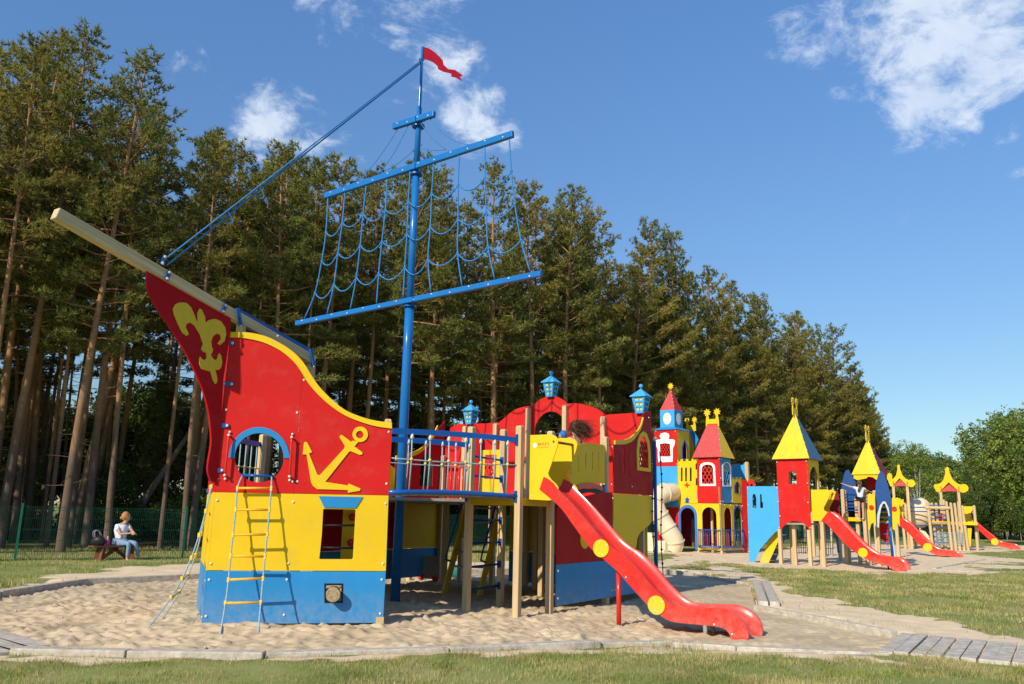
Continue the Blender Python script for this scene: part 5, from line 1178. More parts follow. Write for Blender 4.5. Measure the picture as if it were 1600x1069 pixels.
for i in range(len(FPOS) - 1):
    a, b = FPOS[i], FPOS[i + 1]; ln = np.linalg.norm(b - a); n = max(1, round(ln / 2.9)); d = (b - a) / n; ang = math.atan2(d[1], d[0])
    for k in range(n):
        p = a + d * k; o = bpy.data.objects.new('post', PM); COL.objects.link(o); o.parent = fence; l_ = Vector((p[0], p[1], 0)) - fence.location; o.location = l_; o.rotation_euler = (0, 0, ang)
        o = bpy.data.objects.new('wire_panel', wire_panel(np.linalg.norm(d) - .06)); COL.objects.link(o); o.parent = fence; dd = d / np.linalg.norm(d) * .03; o.location = l_ + Vector((dd[0], dd[1], 0)); o.rotation_euler = (0, 0, ang)
# ============================================================ THE PLAY CASTLE (middle distance)
PH = R(-40); PS = R(50); E1 = np.array([math.cos(PH), math.sin(PH), 0]); E2 = np.array([math.cos(PS), math.sin(PS), 0])
C0 = G(1129, 867); C0[2] = 0
castle = thing('play_castle', 'red, yellow and blue play castle with clock tower and cream spiral tube slide', 'play castle', C0)
CF = Plane(C0, PH); CS = Plane(C0, PS)
z5 = lambda pts: q(1000, 590, 3.565, pts); z6 = lambda pts: q(1080, 630, 6.29, pts); z7 = lambda pts: q(1050, 780, 10.69, pts)
def wpoly(name, pts3, mt, parent, t=.03, nrm=None):
    """flat board through 3-D points, given thickness"""
    P = [np.array(p, float) for p in pts3]; n = np.cross(P[1] - P[0], P[2] - P[0]); n /= np.linalg.norm(n); k = len(P); v = P + [p - n * t for p in P]
    return obj(name, v, [tuple(range(k)), tuple(range(k, 2 * k))[::-1]] + [(i, i + k, (i + 1) % k + k, (i + 1) % k) for i in range(k)], mt, parent)
def archdoor(a0, a1, z0, z1, zs=None):
    r_ = (a1 - a0) / 2; c = (a0 + a1) / 2; zs = z1 - r_ if zs is None else zs
    return [(a0, z0), (a0, zs)] + [(c - r_ * math.cos(t), zs + (z1 - zs) * math.sin(t)) for t in np.linspace(.15, math.pi - .15, 10)] + [(a1, zs), (a1, z0)]
def fpx(pl, x0, y0, x1, y1): a, z = pl.az(x0, y0); b, w = pl.az(x1, y1); return a, z, b, w
# lower yellow walls with arched openings
def az5(pl, pts): return pl.azs(z5(pts))
wl = CF.az(1060, 866)[0]; zl = CF.az(1128, 787)[1]
doors = []
d1 = [CF.az(*p)[0] for p in z5([(229, 850), (308, 850)])]; d2 = [CF.az(*p)[0] for p in z5([(348, 850), (428, 850)])]
zt1 = CF.az(*z5([(268, 725)])[0])[1]; zt2 = CF.az(*z5([(388, 722)])[0])[1]; zb_ = .18; zsill = CF.az(*z5([(388, 955)])[0])[1]
outer = [(wl, zb_), (wl, zl), (0, zl), (0, zb_)]
# door notch
dn = archdoor(d1[0], d1[1], zb_, zt1)
outer = [(wl, zb_), (wl, zl), (0, zl), (0, zb_)] + dn[::-1]
panel('yellow_wall', CF, outer, YEL, castle, az=True, holes=[archdoor(d2[0], d2[1], zsill + .1, zt2)])
da = archdoor(d1[0] - .11, d1[1] + .11, .15, zt1 + .13, None); di = archdoor(d1[0] + .005, d1[1] - .005, .15, zt1 - .005)
panel('blue_door_arch', CF, da + di[::-1], mat('mid_blue_board', (.05, .17, .46), .4, .07), castle, off=.03, t=.03, az=True)
s1_ = [CS.az(*p)[0] for p in z5([(472, 850), (512, 850)])]; s2_ = [CS.az(*p)[0] for p in z5([(527, 850), (567, 850)])]; wr_ = CS.az(*z5([(575, 900)])[0])[0]
panel('yellow_wall', CS, [(0, zb_), (wr_, zb_), (wr_, zl), (0, zl)], YEL, castle, az=True, holes=[archdoor(s1_[0], s1_[1], zsill + .1, zt2), archdoor(s2_[0], min(s2_[1], wr_ - .05), .4, zt2 + .05)])
panel('blue_door_arch', CS, archdoor(s2_[0] - .05, min(s2_[1], wr_ - .05) + .04, .35, zt2 + .15) + archdoor(s2_[0] + .01, min(s2_[1], wr_ - .05) - .01, .35, zt2 + .04)[::-1], mat('purple_blue_board', (.05, .06, .25), .4), castle, off=.02, az=True)
for pl, xs, a_, b_ in ((CF, None, d1[1] + .16, -.06), (CS, None, .06, wr_ - .03)):
    n = 12; rr_ = None
    for z in (.30, .36, 1.08): 
        bow_ = lambda t: .18 * math.sin(math.pi * t)
        pts = [pl.w(a_ + (b_ - a_) * t, z, .04 + bow_(t)) for t in np.linspace(0, 1, 7)]
        o = tube('railing' if rr_ is None else 'rail', pts, .022, METB, rr_ or castle, seg=6); rr_ = rr_ or o
    for k in range(n + 1):
        t = k / n; p = pl.w(a_ + (b_ - a_) * t, 0, .04 + .18 * math.sin(math.pi * t)); tube('bar', [p + (0, 0, .30), p + (0, 0, 1.10)], .012, METB, rr_, seg=5)
for w in (C0 - E1 * .05 + E2 * .05, CF.w(wl + .06, 0, -.05), CF.w(d1[1] + .12, 0, -.06), CS.w(wr_, 0, -.05), CF.w(d1[0] + .5, 0, -.8), CF.w(-.9, 0, -.9), CF.w(-.55, 0, -1.1)): post(w[0], w[1], 3.0, WOOD, castle, PH, .10)
# inner red wall seen in the door
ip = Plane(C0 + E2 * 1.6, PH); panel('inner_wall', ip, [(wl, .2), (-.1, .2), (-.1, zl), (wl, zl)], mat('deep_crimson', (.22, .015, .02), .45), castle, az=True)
deckv = [CF.w(wl, zl - .05, -.03), CF.w(0, zl - .05, -.03), CS.w(wr_, zl - .05, -.03), CS.w(wr_, zl - .05, -.03) + E1 * wl]
deck_ = obj('floor_board', deckv + [p - np.array([0, 0, .05]) for p in deckv], [(0, 1, 2, 3), (7, 6, 5, 4), (0, 4, 5, 1), (1, 5, 6, 2)], WOODG, castle)
# middle: crenellated yellow piece with quoin edges
crn = z5([(213, 700), (210, 690), (203, 690), (203, 640), (210, 638), (210, 600), (203, 598), (203, 548), (209, 546), (209, 508), (202, 506), (202, 458), (213, 457), (213, 468), (226, 468), (226, 456), (240, 455), (240, 467), (255, 467), (255, 454), (270, 454), (270, 465), (287, 465), (287, 452), (315, 451), (316, 478), (310, 479), (310, 512), (318, 514), (318, 560), (311, 562), (311, 600), (319, 602), (319, 635), (313, 637), (313, 675), (322, 677), (322, 699)])
sl3 = [z5([(x, 578), (x, 506), (x + 5, 498), (x + 10, 506), (x + 10, 578)]) for x in (228, 252, 278)]
cp_ = panel('battlement_wall', CF, crn, YEL, castle, off=.012, holes=sl3)
panel('blue_star', CF, z5([(253, 698), (256, 682), (248, 676), (259, 674), (264, 662), (269, 674), (280, 676), (272, 682), (275, 698)]), METB, cp_, off=.03, t=.015)
panel('red_cross', CF, z5([(259, 612), (260, 604), (249, 603), (249, 595), (259, 595), (258, 585), (266, 585), (266, 595), (276, 595), (276, 603), (266, 604), (268, 613)]), REDM, cp_, off=.03, t=.015)
# front tower
red_f = z5([(316, 445), (443, 440), (455, 699), (320, 699)])
wo = z5([(333, 604), (332, 500), (340, 482), (358, 473), (385, 472), (405, 477), (418, 492), (424, 604)]); wi = z5([(345, 592), (344, 510), (350, 494), (365, 486), (385, 485), (400, 490), (408, 505), (411, 592)])
ft = panel('red_wall', CF, red_f, RED, castle, holes=[wi]); fw = panel('window_frame', CF, wo, WHI, ft, off=.02, holes=[wi])
wa = CF.azs(wi); lattice(CF, min(a for a, _ in wa), max(a for a, _ in wa), min(z for _, z in wa), max(z for _, z in wa) - .05, REDM, ft, 3, -.01, .05)
wsi = z5([(465, 600), (463, 490), (472, 478), (485, 476), (494, 484), (500, 500), (503, 600)]); wso = z5([(459, 607), (456, 490), (468, 474), (485, 470), (499, 480), (506, 500), (509, 607)])
fs = panel('blue_wall', CS, z5([(445, 440), (503, 452), (518, 699), (458, 699)]), BLU, castle, holes=[wsi]); panel('window_frame', CS, wso, WHI, fs, off=.02, holes=[wsi])
wa = CS.azs(wsi); lattice(CS, min(a for a, _ in wa), max(a for a, _ in wa), min(z for _, z in wa), max(z for _, z in wa) - .05, LBLU, fs, 3, -.01, .05)
def pyramid(name, fl, fr, dep, zb, ztop, over, mts, parent, ridge=0.0, hole=0):
    """roof over a square tower: front-left and front-right corner (xy), depth, eaves height, top; mts = front, right, left, back"""
    fl = np.array([fl[0], fl[1], 0]); fr = np.array([fr[0], fr[1], 0]); d = (fr - fl) / np.linalg.norm(fr - fl); e_ = np.array([-d[1], d[0], 0])
    a = fl - d * over - e_ * over; b = fr + d * over - e_ * over; c = fr + d * over + e_ * (dep + over); g = fl - d * over + e_ * (dep + over); m_ = (a + b + c + g) / 4; Z = np.array([0, 0, 1.])
    t1 = m_ - d * ridge + Z * ztop; t2 = m_ + d * ridge + Z * ztop; a, b, c, g = (p + Z * zb for p in (a, b, c, g))
    fr_ = wpoly(name, [a, b, t2, t1] if ridge else [a, b, t1], mts[0], parent); wpoly(name, [b, c, t2] if not ridge else [b, c, t2], mts[1], parent)
    wpoly(name, [g, a, t1], mts[2], parent); wpoly(name, [c, g, t1, t2] if ridge else [c, g, t1], mts[3], parent)
    mbb = MB()
    for k in range(1, 6):
        p = b + (t2 - b) * k / 6; mbb.add(*ballg(p + (b - m_) * .002, .022, 6, 4))
    mbb.build('bolt_caps', CAP, fr_, kind='stuff'); return m_ + Z * ztop, d
def starpts(cx, cy, r, n=8): return [(cx + (r if k % 2 == 0 else r * .55) * math.cos(math.pi * k / n + .2), cy + (r if k % 2 == 0 else r * .55) * math.sin(math.pi * k / n + .2)) for k in range(2 * n)]
def finial(c, d, parent, s=1.0, ang=PH, two=True):
    pl = Plane(c, ang); z = c[2]; z_ = lambda l: [(a * s, z - .02 + b * s) for a, b in l]
    if two:
        f_ = panel('roof_crest', pl, z_([(-.28, -.1), (-.28, .12), (-.24, .36), (-.17, .36), (-.14, .2), (.14, .2), (.17, .36), (.24, .36), (.28, .12), (.28, -.1), (.2, -.1), (.18, -.16), (.14, -.1), (.05, -.1), (.0, -.16), (-.05, -.1), (-.14, -.1), (-.18, -.16), (-.22, -.1)]), YEL, parent, az=True, t=.03, off=.015)
        for x in (-.21, .21): panel('star', pl, [(a, b) for a, b in starpts(x * s, z + .45 * s, .17 * s)], YEL, f_, az=True, t=.03, off=.02)
    else: panel('star', pl, starpts(0, z + .10 * s, .16 * s), YEL, parent, az=True, t=.03, off=.02)
fl_ = CF.px(*z5([(316, 445)])[0]); zr = CF.az(*z5([(443, 443)])[0])[1]; zt_ = V(*z5([(395, 258)])[0], C0 + E2 * .6 - E1 * .6, PH)[2]
tw_ = np.linalg.norm((C0 - fl_)[:2]); 
c, d = pyramid('roof_board', fl_, C0, tw_, zr, zt_, .16, [mat('faded_red_roof', (.52, .075, .075), .6, .12), YEL, RED, RED], castle, ridge=.26); finial(c, d, castle, 1.2)
# clock tower
KF = CF.off(.02); kr = z5([(205, 290)])[0]; Kc = KF.px(*kr); KS = Plane(Kc, PS)
kl = KF.px(*z5([(84, 700)])[0]); kw = np.linalg.norm((Kc - kl)[:2])
ZK = lambda x, y: KF.az(*z5([(x, y)])[0])[1]
z_top = ZK(203, 288); z_m1 = ZK(207, 493); z_m2 = ZK(213, 722)
crown = z5([(104, 473), (100, 440), (100, 400), (88, 375), (86, 355), (98, 346), (112, 345), (118, 340), (110, 325), (118, 312), (138, 306), (158, 312), (165, 325), (160, 342), (168, 345), (185, 344), (196, 352), (194, 372), (184, 395), (183, 470)])
hole_k = z5([(115, 440), (112, 370), (140, 366), (168, 370), (172, 440)])
kr_ = panel('red_wall', KF, [(-kw, z_m1), (0, z_m1), (0, z_top), (-kw, z_top)] if False else [(KF.az(*kr)[0] - kw, z_m1), (KF.az(*kr)[0], z_m1), (KF.az(*kr)[0], z_top), (KF.az(*kr)[0] - kw, z_top)], RED, castle, az=True, holes=[KF.azs(hole_k)])
panel('crown_frame', KF, crown, WHI, kr_, off=.025, t=.02, holes=[hole_k])
wa = KF.azs(hole_k); lattice(KF, min(a for a, _ in wa), max(a for a, _ in wa), min(z for _, z in wa), max(z for _, z in wa), REDM, kr_, 4, -.005, .04)
ka = KF.az(*kr)[0]
panel('blue_wall', KF, [(ka - kw, z_m2), (ka, z_m2), (ka, z_m1 - .005), (ka - kw, z_m1 - .005)], LBLU, castle, az=True)
panel('red_wall', KF, [(ka - kw, .25), (ka, .25), (ka, z_m2 - .005), (ka - kw, z_m2 - .005)], RED, castle, az=True)
kwin = [(kw * .42, z_top - 1.35), (kw * .42, z_top - .9), (kw * .5, z_top - .65), (kw * .58, z_top - .5), (kw * .68, z_top - .65), (kw * .76, z_top - .9), (kw * .76, z_top - 1.35)]
ks = panel('yellow_wall', KS, [(0, zl), (kw, zl), (kw, z_top), (0, z_top)], YEL, castle, az=True, holes=[kwin])
panel('window_frame', KS, [(a + (-.06 if a < kw * .5 else .06 if a > kw * .66 else 0), z + (.08 if z > z_top - 1.3 else -.05)) for a, z in kwin], METB, ks, az=True, off=.02, t=.02, holes=[kwin])
panel('dark_lunette', KS, archdoor(kw * .35, kw * .8, z_top - 2.2, z_top - 1.65), BLACK, ks, az=True, off=.01, t=.02)
# left and back sides of the clock tower
for p0, ang in ((KF.w(ka - kw, 0, 0), PS), (KS.w(kw, 0, 0) - E1 * kw, PH)):
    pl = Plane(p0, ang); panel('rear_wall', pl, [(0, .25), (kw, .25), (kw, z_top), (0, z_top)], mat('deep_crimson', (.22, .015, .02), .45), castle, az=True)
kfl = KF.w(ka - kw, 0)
mk_ = MB(); m_c = (Kc + kfl) / 2 + E2 * kw / 2
def ring4(c, h, z): return [c - E1 * h - E2 * h + (0, 0, z), c + E1 * h - E2 * h + (0, 0, z), c + E1 * h + E2 * h + (0, 0, z), c - E1 * h + E2 * h + (0, 0, z)]
m0_ = np.array([m_c[0], m_c[1], 0])
h2 = kw / 2 + .07; zq0 = z_top; zq1 = V(*z5([(150, 278)])[0], m0_ - E2 * kw * .3, PH)[2]; hb = kw * .325
a_, b_ = ring4(m0_, h2, zq0), ring4(m0_, hb + .02, zq1); obj('roof_skirt', a_ + b_, [(0, 1, 5, 4), (1, 2, 6, 5), (2, 3, 7, 6), (3, 0, 4, 7), (3, 2, 1, 0)], BLU, castle)
zq2 = V(*z5([(150, 181)])[0], m0_ - E2 * hb, PH)[2]
for i, (ang, sgn) in enumerate(((PH, -1), (PS, 1))):
    pl = Plane(m0_ + (-E2 * hb if i == 0 else E1 * hb), ang); bx = panel('clock_box', pl, [(-hb, zq1), (hb, zq1), (hb, zq2), (-hb, zq2)], LBLU if i == 0 else BLU, castle, az=True)
    cc = (zq1 + zq2) / 2; fc = panel('clock_face', pl, circ(0, cc, .215, .29, 24), WHI, bx, az=True, off=.015, t=.012)
    for k in range(12):
        a = 2 * math.pi * k / 12; panel('hour_mark', pl, circ(.17 * math.sin(a), cc + .235 * math.cos(a), .012, .02, 6), mat('mark_ochre', (.5, .3, .1), .5), fc, az=True, off=.018, t=.004)
    for a, l_ in ((.6, .12), (3.2, .19)): 
        p = pl.w(0, cc, .02); obj('clock_hand', *beamg(p, pl.w(l_ * math.sin(a), cc + l_ * 1.3 * math.cos(a), .02), .008, .02, pl.n), mat('mark_ochre', (.5, .3, .1), .5), fc)
for pl in (Plane(m0_ + E2 * hb, PH), Plane(m0_ - E1 * hb, PS)): panel('clock_box', pl, [(-hb, zq1), (hb, zq1), (hb, zq2), (-hb, zq2)], BLU, castle, az=True, t=-.019)
zq3 = V(*z5([(163, 62)])[0], m0_, PH)[2]
c, d = pyramid('spire_board', m0_ - E1 * hb - E2 * hb, m0_ + E1 * hb - E2 * hb, 2 * hb, zq2, zq3, .0, [mat('faded_red_roof', (.52, .075, .075), .6, .12), RED, RED, RED], castle); finial(c, d, castle, 1.15, two=False)
# rear yellow and blue gabled tower with crest
rp = C0 + E2 * 2.6 - E1 * 1.55; rz = V(*z5([(283, 292)])[0], rp, PH)[2]
panel('yellow_gable', Plane(rp, PH), z5([(262, 455), (262, 300), (275, 292), (300, 385), (300, 455)]), YEL, castle)
wpoly('blue_roof', [V(*p, rp, PH) for p in z5([(276, 292), (300, 296), (328, 345), (306, 395)])], BLU, castle)
finial(V(*z5([(284, 285)])[0], rp, PH), None, castle, 1.0)
# right-hand parts: small battlement, red arches, blue wall behind
RS = Plane(CS.w(wr_ * .62, 0, .02), PS)
panel('small_battlement', RS, z5([(516, 700), (512, 570), (517, 568), (517, 556), (522, 555), (524, 566), (532, 566), (533, 555), (545, 555), (546, 566), (553, 566), (554, 555), (566, 557), (568, 700)]), YEL, castle, holes=[z5([(530, 640), (529, 605), (536, 588), (541, 583), (548, 590), (553, 605), (554, 645)])])
wdf = z5([(527, 645), (525, 603), (533, 585), (541, 578), (550, 586), (557, 603), (558, 648)])
panel('window_frame', RS, wdf, mat('purple_blue_board', (.05, .06, .25), .4), castle, off=.015, holes=[z5([(530, 640), (529, 605), (536, 588), (541, 583), (548, 590), (553, 605), (554, 645)])])
RB = Plane(C0 + E2 * 3.4 + E1 * .3, PH)
panel('blue_wall', RB, z6([(395, 745), (395, 600), (410, 598), (412, 612), (437, 612), (440, 596), (476, 594), (480, 608), (512, 606), (516, 592), (536, 592), (548, 740)]), LBLU, castle)
w = RB.px(*z6([(553, 740)])[0]); post(w[0], w[1], RB.az(*z6([(553, 585)])[0])[1], WOOD, castle, PH, .16)
panel('red_side', Plane(CS.w(wr_ + .02, 0, .05), R(20)), z5([(566, 980), (564, 575), (575, 565), (590, 575), (600, 605), (602, 980)]), RED, castle)
panel('red_arch', Plane(CS.w(wr_ + .9, 0, .05), R(-20)), z5([(598, 604), (600, 575), (612, 566), (630, 572), (640, 590), (642, 604), (632, 604), (622, 590), (612, 604)]), RED, castle)
# cream spiral tube slide
tp_ = [((150, 640), -.35), ((172, 622), .1), ((165, 660), .5), ((120, 668), .95), ((84, 690), 1.25), ((84, 735), 1.35), ((112, 790), 1.2), ((150, 850), 1.0), ((182, 905), .85), ((190, 945), .7)]
tp_ = [((190, 640), -.2), ((158, 640), .5), ((112, 652), 1.05), ((82, 690), 1.3), ((98, 750), 1.25), ((130, 805), 1.05), ((165, 862), .9), ((192, 912), .75), ((182, 955), .7)]
path = cr([KF.px(*z5([p])[0], k) for p, k in tp_], 6); Rt = .43
ts = tube('tube_slide', path, Rt, CREAM, castle, seg=24)
for k in (9, 17, 26, 34, 42):
    p = path[k]; dd = path[k + 1] - path[k - 1]; dd /= np.linalg.norm(dd); v, f = lathe([(Rt, -.03), (Rt + .045, -.03), (Rt + .045, .03), (Rt, .03)], 24, p, dd); obj('flange', v, f, CREAM, ts, smooth=False)
for k in range(8, 44, 1): pass
seam = [p + np.cross(unit(path[min(i + 1, len(path) - 1)] - path[max(i - 1, 0)]), E2) * Rt * 1.0 for i, p in enumerate(path)]; tube('seam', seam, .02, CREAM, ts, seg=6)
xb = KF.px(1019, 870, 1.0); box('slide_foot', xb + np.array([0, 0, .35]), E1 * .9, E2 * .4, (0, 0, .4), CREAM, castle, bevel=.1)
wpoly('slide_exit_lip', [KF.px(1030, 872, 1.2) + (0, 0, .15), KF.px(1052, 872, 1.2) + (0, 0, .15), KF.px(1052, 868, .6) + (0, 0, .2), KF.px(1030, 868, .6) + (0, 0, .2)], YEL, castle)
# cream low slide bits left of it (seen past the ship's stern)
obj('low_slide', *prism(CF.off(1.6), CF.off(1.6).azs(z5([(0, 995), (2, 900), (14, 870), (30, 862), (62, 866), (75, 930), (130, 960), (135, 985), (60, 990)])), [], .5, 0), CREAM, castle, bevel=.05)
mbb = MB()
for pl, pts in ((CF, [(88, 300), (196, 298), (90, 485), (204, 482), (88, 505), (90, 600), (95, 720), (320, 690), (448, 690), (320, 455), (440, 452), (450, 560), (215, 705), (340, 706), (450, 706), (220, 960), (450, 955)]), (CS, [(452, 455), (500, 462), (462, 690), (512, 690), (470, 710), (505, 712), (540, 712), (570, 715), (570, 800), (570, 870)])):
    for p in z5(pts): mbb.add(*ballg(pl.px(*p, .03), .028, 6, 4))
mbb.build('bolt_caps', CAP, castle, kind='stuff')

YROOF = mat('weathered_yellow_roof', (.74, .52, .03), .55, .12, 5, .3, 60, stretch=(1, 1, .25), dirt=.45, spec=.12)
# ============================================================ TOWER COMPLEX
T0 = G(1265, 886); T0[2] = 0
tow = thing('play_tower', 'red and blue play tower with two steep yellow roofs and a red slide, nearest right', 'play tower', T0)
TF = Plane(T0, PH); TS = Plane(T0, PS); y6 = lambda pts: q(1160, 610, 3.563, pts)
def tz(pl, x, y): return pl.az(*y6([(x, y)])[0])[1]
rf = y6([(188, 384), (364, 380), (384, 782), (375, 782), (362, 760), (340, 740), (310, 730), (280, 728), (250, 738), (228, 758), (218, 776), (207, 776)])
panel('red_wall', TF, rf, RED, tow, holes=[y6([(257, 452), (299, 450), (301, 521), (259, 521)])])
tl = TF.px(*y6([(190, 384)])[0]); tww = np.linalg.norm((T0 - tl)[:2]) ; 
TC = TF.px(*y6([(366, 500)])[0]); TSd = Plane(TC, PS); zr = tz(TF, 300, 381)
side = TSd.azs(y6([(366, 380), (428, 386), (430, 555), (368, 560)])); sd_w = 1.15
panel('yellow_wall', TSd, [(0, TF.az(*y6([(368, 560)])[0])[1]), (.0, zr), (sd_w, zr), (sd_w, zr - 1.0), (sd_w - .12, zr - .9), (sd_w - .18, zr - .5), (.75, zr - .25), (.45, zr - .3), (.2, zr - .55), (.14, zr - 1.1), (.12, zr - 1.9)], YEL, tow, az=True)
zt_ = V(*y6([(285, 125)])[0], (TC + tl) / 2 + E2 * sd_w / 2, PH)[2]
c, d = pyramid('roof_board', tl, TC, sd_w, zr, zt_, .13, [YROOF, mat('shaded_blue_roof', (.06, .13, .24), .5, .1), BLU, YEL], tow); finial(c, d, tow, .9, ang=PS)  # right slope is blue, dulled in its colour to stand in for shade
wp = []
for x, y in ((217, 968), (382, 980)): w = TF.px(*y6([(x, y)])[0], -.04); w[2] = 0; wp.append(w)
zb0 = TF.az(*y6([(217, 775)])[0])[1]
for w in wp: post(w[0], w[1], zb0 + .02, WOOD, tow, PH, .12, cap=False)
for w, h_ in ((wp[0] + E2 * 1.1, zr - .1), (wp[1] + E2 * 1.1, zr - .1), (wp[1] - E1 * .65 + E2 * .3, 2.0), (wp[1] + E1 * .42 + E2 * .15, 2.1)): post(w[0], w[1], h_, WOOD, tow, PH, .12, cap=False)
dz_ = TF.az(*y6([(300, 735)])[0])[1] - .05
v, f = boxg((wp[0] + wp[1]) / 2 + E2 * .55 + (0, 0, dz_), E1 * .62, E2 * .58, (0, 0, .03)); obj('floor_board', v, f, WOODG, tow)
# blue side board with slots and the little stair behind it
panel('blue_board', TF.off(.01), y6([(25, 534), (197, 534), (207, 776), (180, 792), (100, 880), (64, 960), (38, 960), (27, 600)]), LBLU, tow, holes=[y6([(57, 652), (56, 585), (63, 575), (72, 580), (77, 600), (77, 655)]), y6([(99, 655), (98, 582), (103, 575), (107, 582), (108, 620), (114, 625), (115, 655)])])
st0 = TF.px(*y6([(118, 950)])[0], -.3); st0[2] = .0; st1 = TF.px(*y6([(200, 785)])[0], -.3)
for k in (0, .55):
    o_ = E2 * k; v, f = beamg(st0 + o_, st1 + o_, .04, .3); obj('stair_side', v, f, YEL if k == 0 else BLU, tow)
for k in range(5): w = st0 + (st1 - st0) * (k + .5) / 5 + E2 * .28; v, f = boxg(w, E1 * .14, E2 * .26, (0, 0, .02)); obj('tread', v, f, YEL, tow)
def far_slide(pl, yoff, parent, side_pts, up_pts, lo_pts, disc, w=.55, foot=None, dr=.16):
    s_ = panel('slide_side', pl, side_pts, YEL, parent, t=.03); pb = Plane(pl.p - pl.n * w, pl.ang); panel('slide_side', pb, pl.azs(side_pts), YEL, parent, t=.03, az=True)
    U_ = [np.array(p) for p in cr(pl.azs(up_pts), 3)]; L_ = [np.array(p) for p in cr(pl.azs(lo_pts), 3)]; ol = [tuple(p) for p in U_] + [tuple(p) for p in L_[::-1]]
    s = obj('slide', *prism(pl, ol, [], .04, .02), SLIDE, parent, bevel=.012); obj('slide_wall', *prism(pb, ol, [], .04, .0), SLIDE, s, bevel=.012)
    n = 40; a = resample(U_, n); b = resample(L_, n); vs = []; fs = []
    for i in range(n):
        for t, h in ((0, .05), (.08, .6), (.5, .7), (.92, .6), (1, .05)): p = a[i] * (1 - h) + b[i] * h; vs.append(pl.w(p[0], p[1]) - pl.n * w * t)
    for i in range(n - 1):
        for j in range(4): k = i * 5 + j; fs.append((k, k + 1, k + 6, k + 5))
    obj('slide_bed', vs, fs, SLIDE, s, smooth=True)
    v, f = lathe([(dr, 0), (dr, .02), (dr * .95, .03)], 20, pl.px(*disc, .022), pl.n); obj('yellow_disc', v, f, YEL, s)
    if foot: a_, z_ = pl.az(*foot); w_ = pl.w(a_, 0, -.25); tube('support_foot', [w_, w_ + (0, 0, .25)], .03, BLACK, s)
    return s
far_slide(TF.off(-.1), 0, tow, y6([(382, 554), (470, 552), (490, 560), (480, 600), (452, 655), (455, 668), (480, 682), (486, 700), (478, 718), (455, 727), (388, 726)]),
          y6([(480, 672), (520, 700), (580, 765), (660, 850), (730, 905), (790, 925), (850, 930), (890, 950), (910, 985), (908, 1003)]),
          y6([(440, 725), (470, 745), (530, 810), (600, 880), (680, 935), (730, 955), (780, 972), (820, 982), (845, 1004), (880, 1012)]), y6([(671, 904)])[0], foot=y6([(800, 985)])[0], dr=.16)
far_top = Plane((TF.p + E2 * .5), PH); panel('slide_hood', far_top, y6([(465, 640), (495, 575), (503, 560), (490, 552), (480, 600), (455, 655)]), YEL, tow)
# crimson link board and red post
lk = Plane(T0 + E1 * .4 + E2 * 1.2, PH); panel('dark_red_board', lk, y6([(484, 672), (500, 620), (512, 560), (530, 560), (536, 590), (545, 705), (520, 700)]), mat('deep_crimson', (.22, .015, .02), .45), tow)
# second tower: yellow roof with crimson right side
S2 = T0 + E1 * 1.6 + E2 * 2.6; QF = Plane(S2, PH); zq = lambda x, y: QF.az(*y6([(x, y)])[0])[1]
ql = QF.px(*y6([(618, 470)])[0]); qr = QF.px(*y6([(765, 470)])[0]); qw = np.linalg.norm((qr - ql)[:2])
zt2_ = V(*y6([(686, 268)])[0], (ql + qr) / 2 + E2 * qw / 2, PH)[2]
c, d = pyramid('roof_board', ql, qr, qw, zq(690, 468), zt2_, .05, [YROOF, mat('dark_red_roof', (.20, .02, .02), .5, .1), YEL, YEL], tow); finial(c, d, tow, .8, ang=PS)
panel('arched_lintel', QF, y6([(618, 468), (765, 472), (765, 500), (745, 498), (725, 484), (700, 480), (690, 490), (640, 500), (620, 490)]), YEL, tow)
panel('red_back_wall', Plane(S2 + E2 * .9, PH), y6([(690, 485), (752, 485), (752, 540), (690, 560)]), RED, tow)
for x, z0 in ((566, 555), (578, 560), (680, 545), (746, 560), (640, 600), (694, 560)):
    w = QF.px(*y6([(x, 700)])[0], -.1 if x not in (566, 680) else .1); post(w[0], w[1], zq(x, z0), WOOD, tow, PH, .12)
for x, y in ((548, 955), (596, 945), (700, 870), (752, 912), (872, 935), (400, 930), (458, 930), (296, 950), (352, 845), (500, 880)):
    w = G(*y6([(x, y)])[0]); post(w[0], w[1], 1.95 if x not in (700, 752, 872) else 2.3, WOOD, tow, PH, .13)
# blue pointed fins
fin = [(552, 660), (556, 560), (568, 480), (580, 445), (592, 438), (602, 450), (620, 490), (640, 560), (636, 640)]
def finp(pts, off, mt=None): return panel('blue_fin', Plane(S2 - E2 * off, PH), y6(pts), mt or NAVYB, tow, t=.03)
NAVYB = mat('dark_blue_board', (.025, .08, .24), .4, .1)
finp([(552, 545), (560, 490), (572, 450), (590, 440), (600, 460), (628, 500), (636, 560), (628, 640), (600, 655), (560, 640)], -.3)
fn1 = finp([(738, 600), (742, 520), (756, 470), (772, 445), (790, 470), (808, 520), (825, 590), (828, 640), (832, 745), (820, 720), (812, 660), (796, 625), (782, 622), (768, 660), (762, 740), (752, 760), (745, 700)], .5)
panel('fin_edge', Plane(S2 - E2 * .52, PH), y6([(745, 760), (748, 700), (766, 640), (782, 618), (796, 620), (814, 655), (824, 720), (852, 925), (846, 925), (832, 815), (818, 720), (808, 670), (794, 632), (783, 630), (772, 655), (764, 700), (760, 765)]), mat('pale_grey_edge', (.5, .55, .6), .4), tow, t=.02)
tube('blue_pole', [Plane(S2 - E2 * .5, PH).px(*y6([(836, 925)])[0]), Plane(S2 - E2 * .5, PH).px(*y6([(818, 700)])[0])], .05, METB, tow)
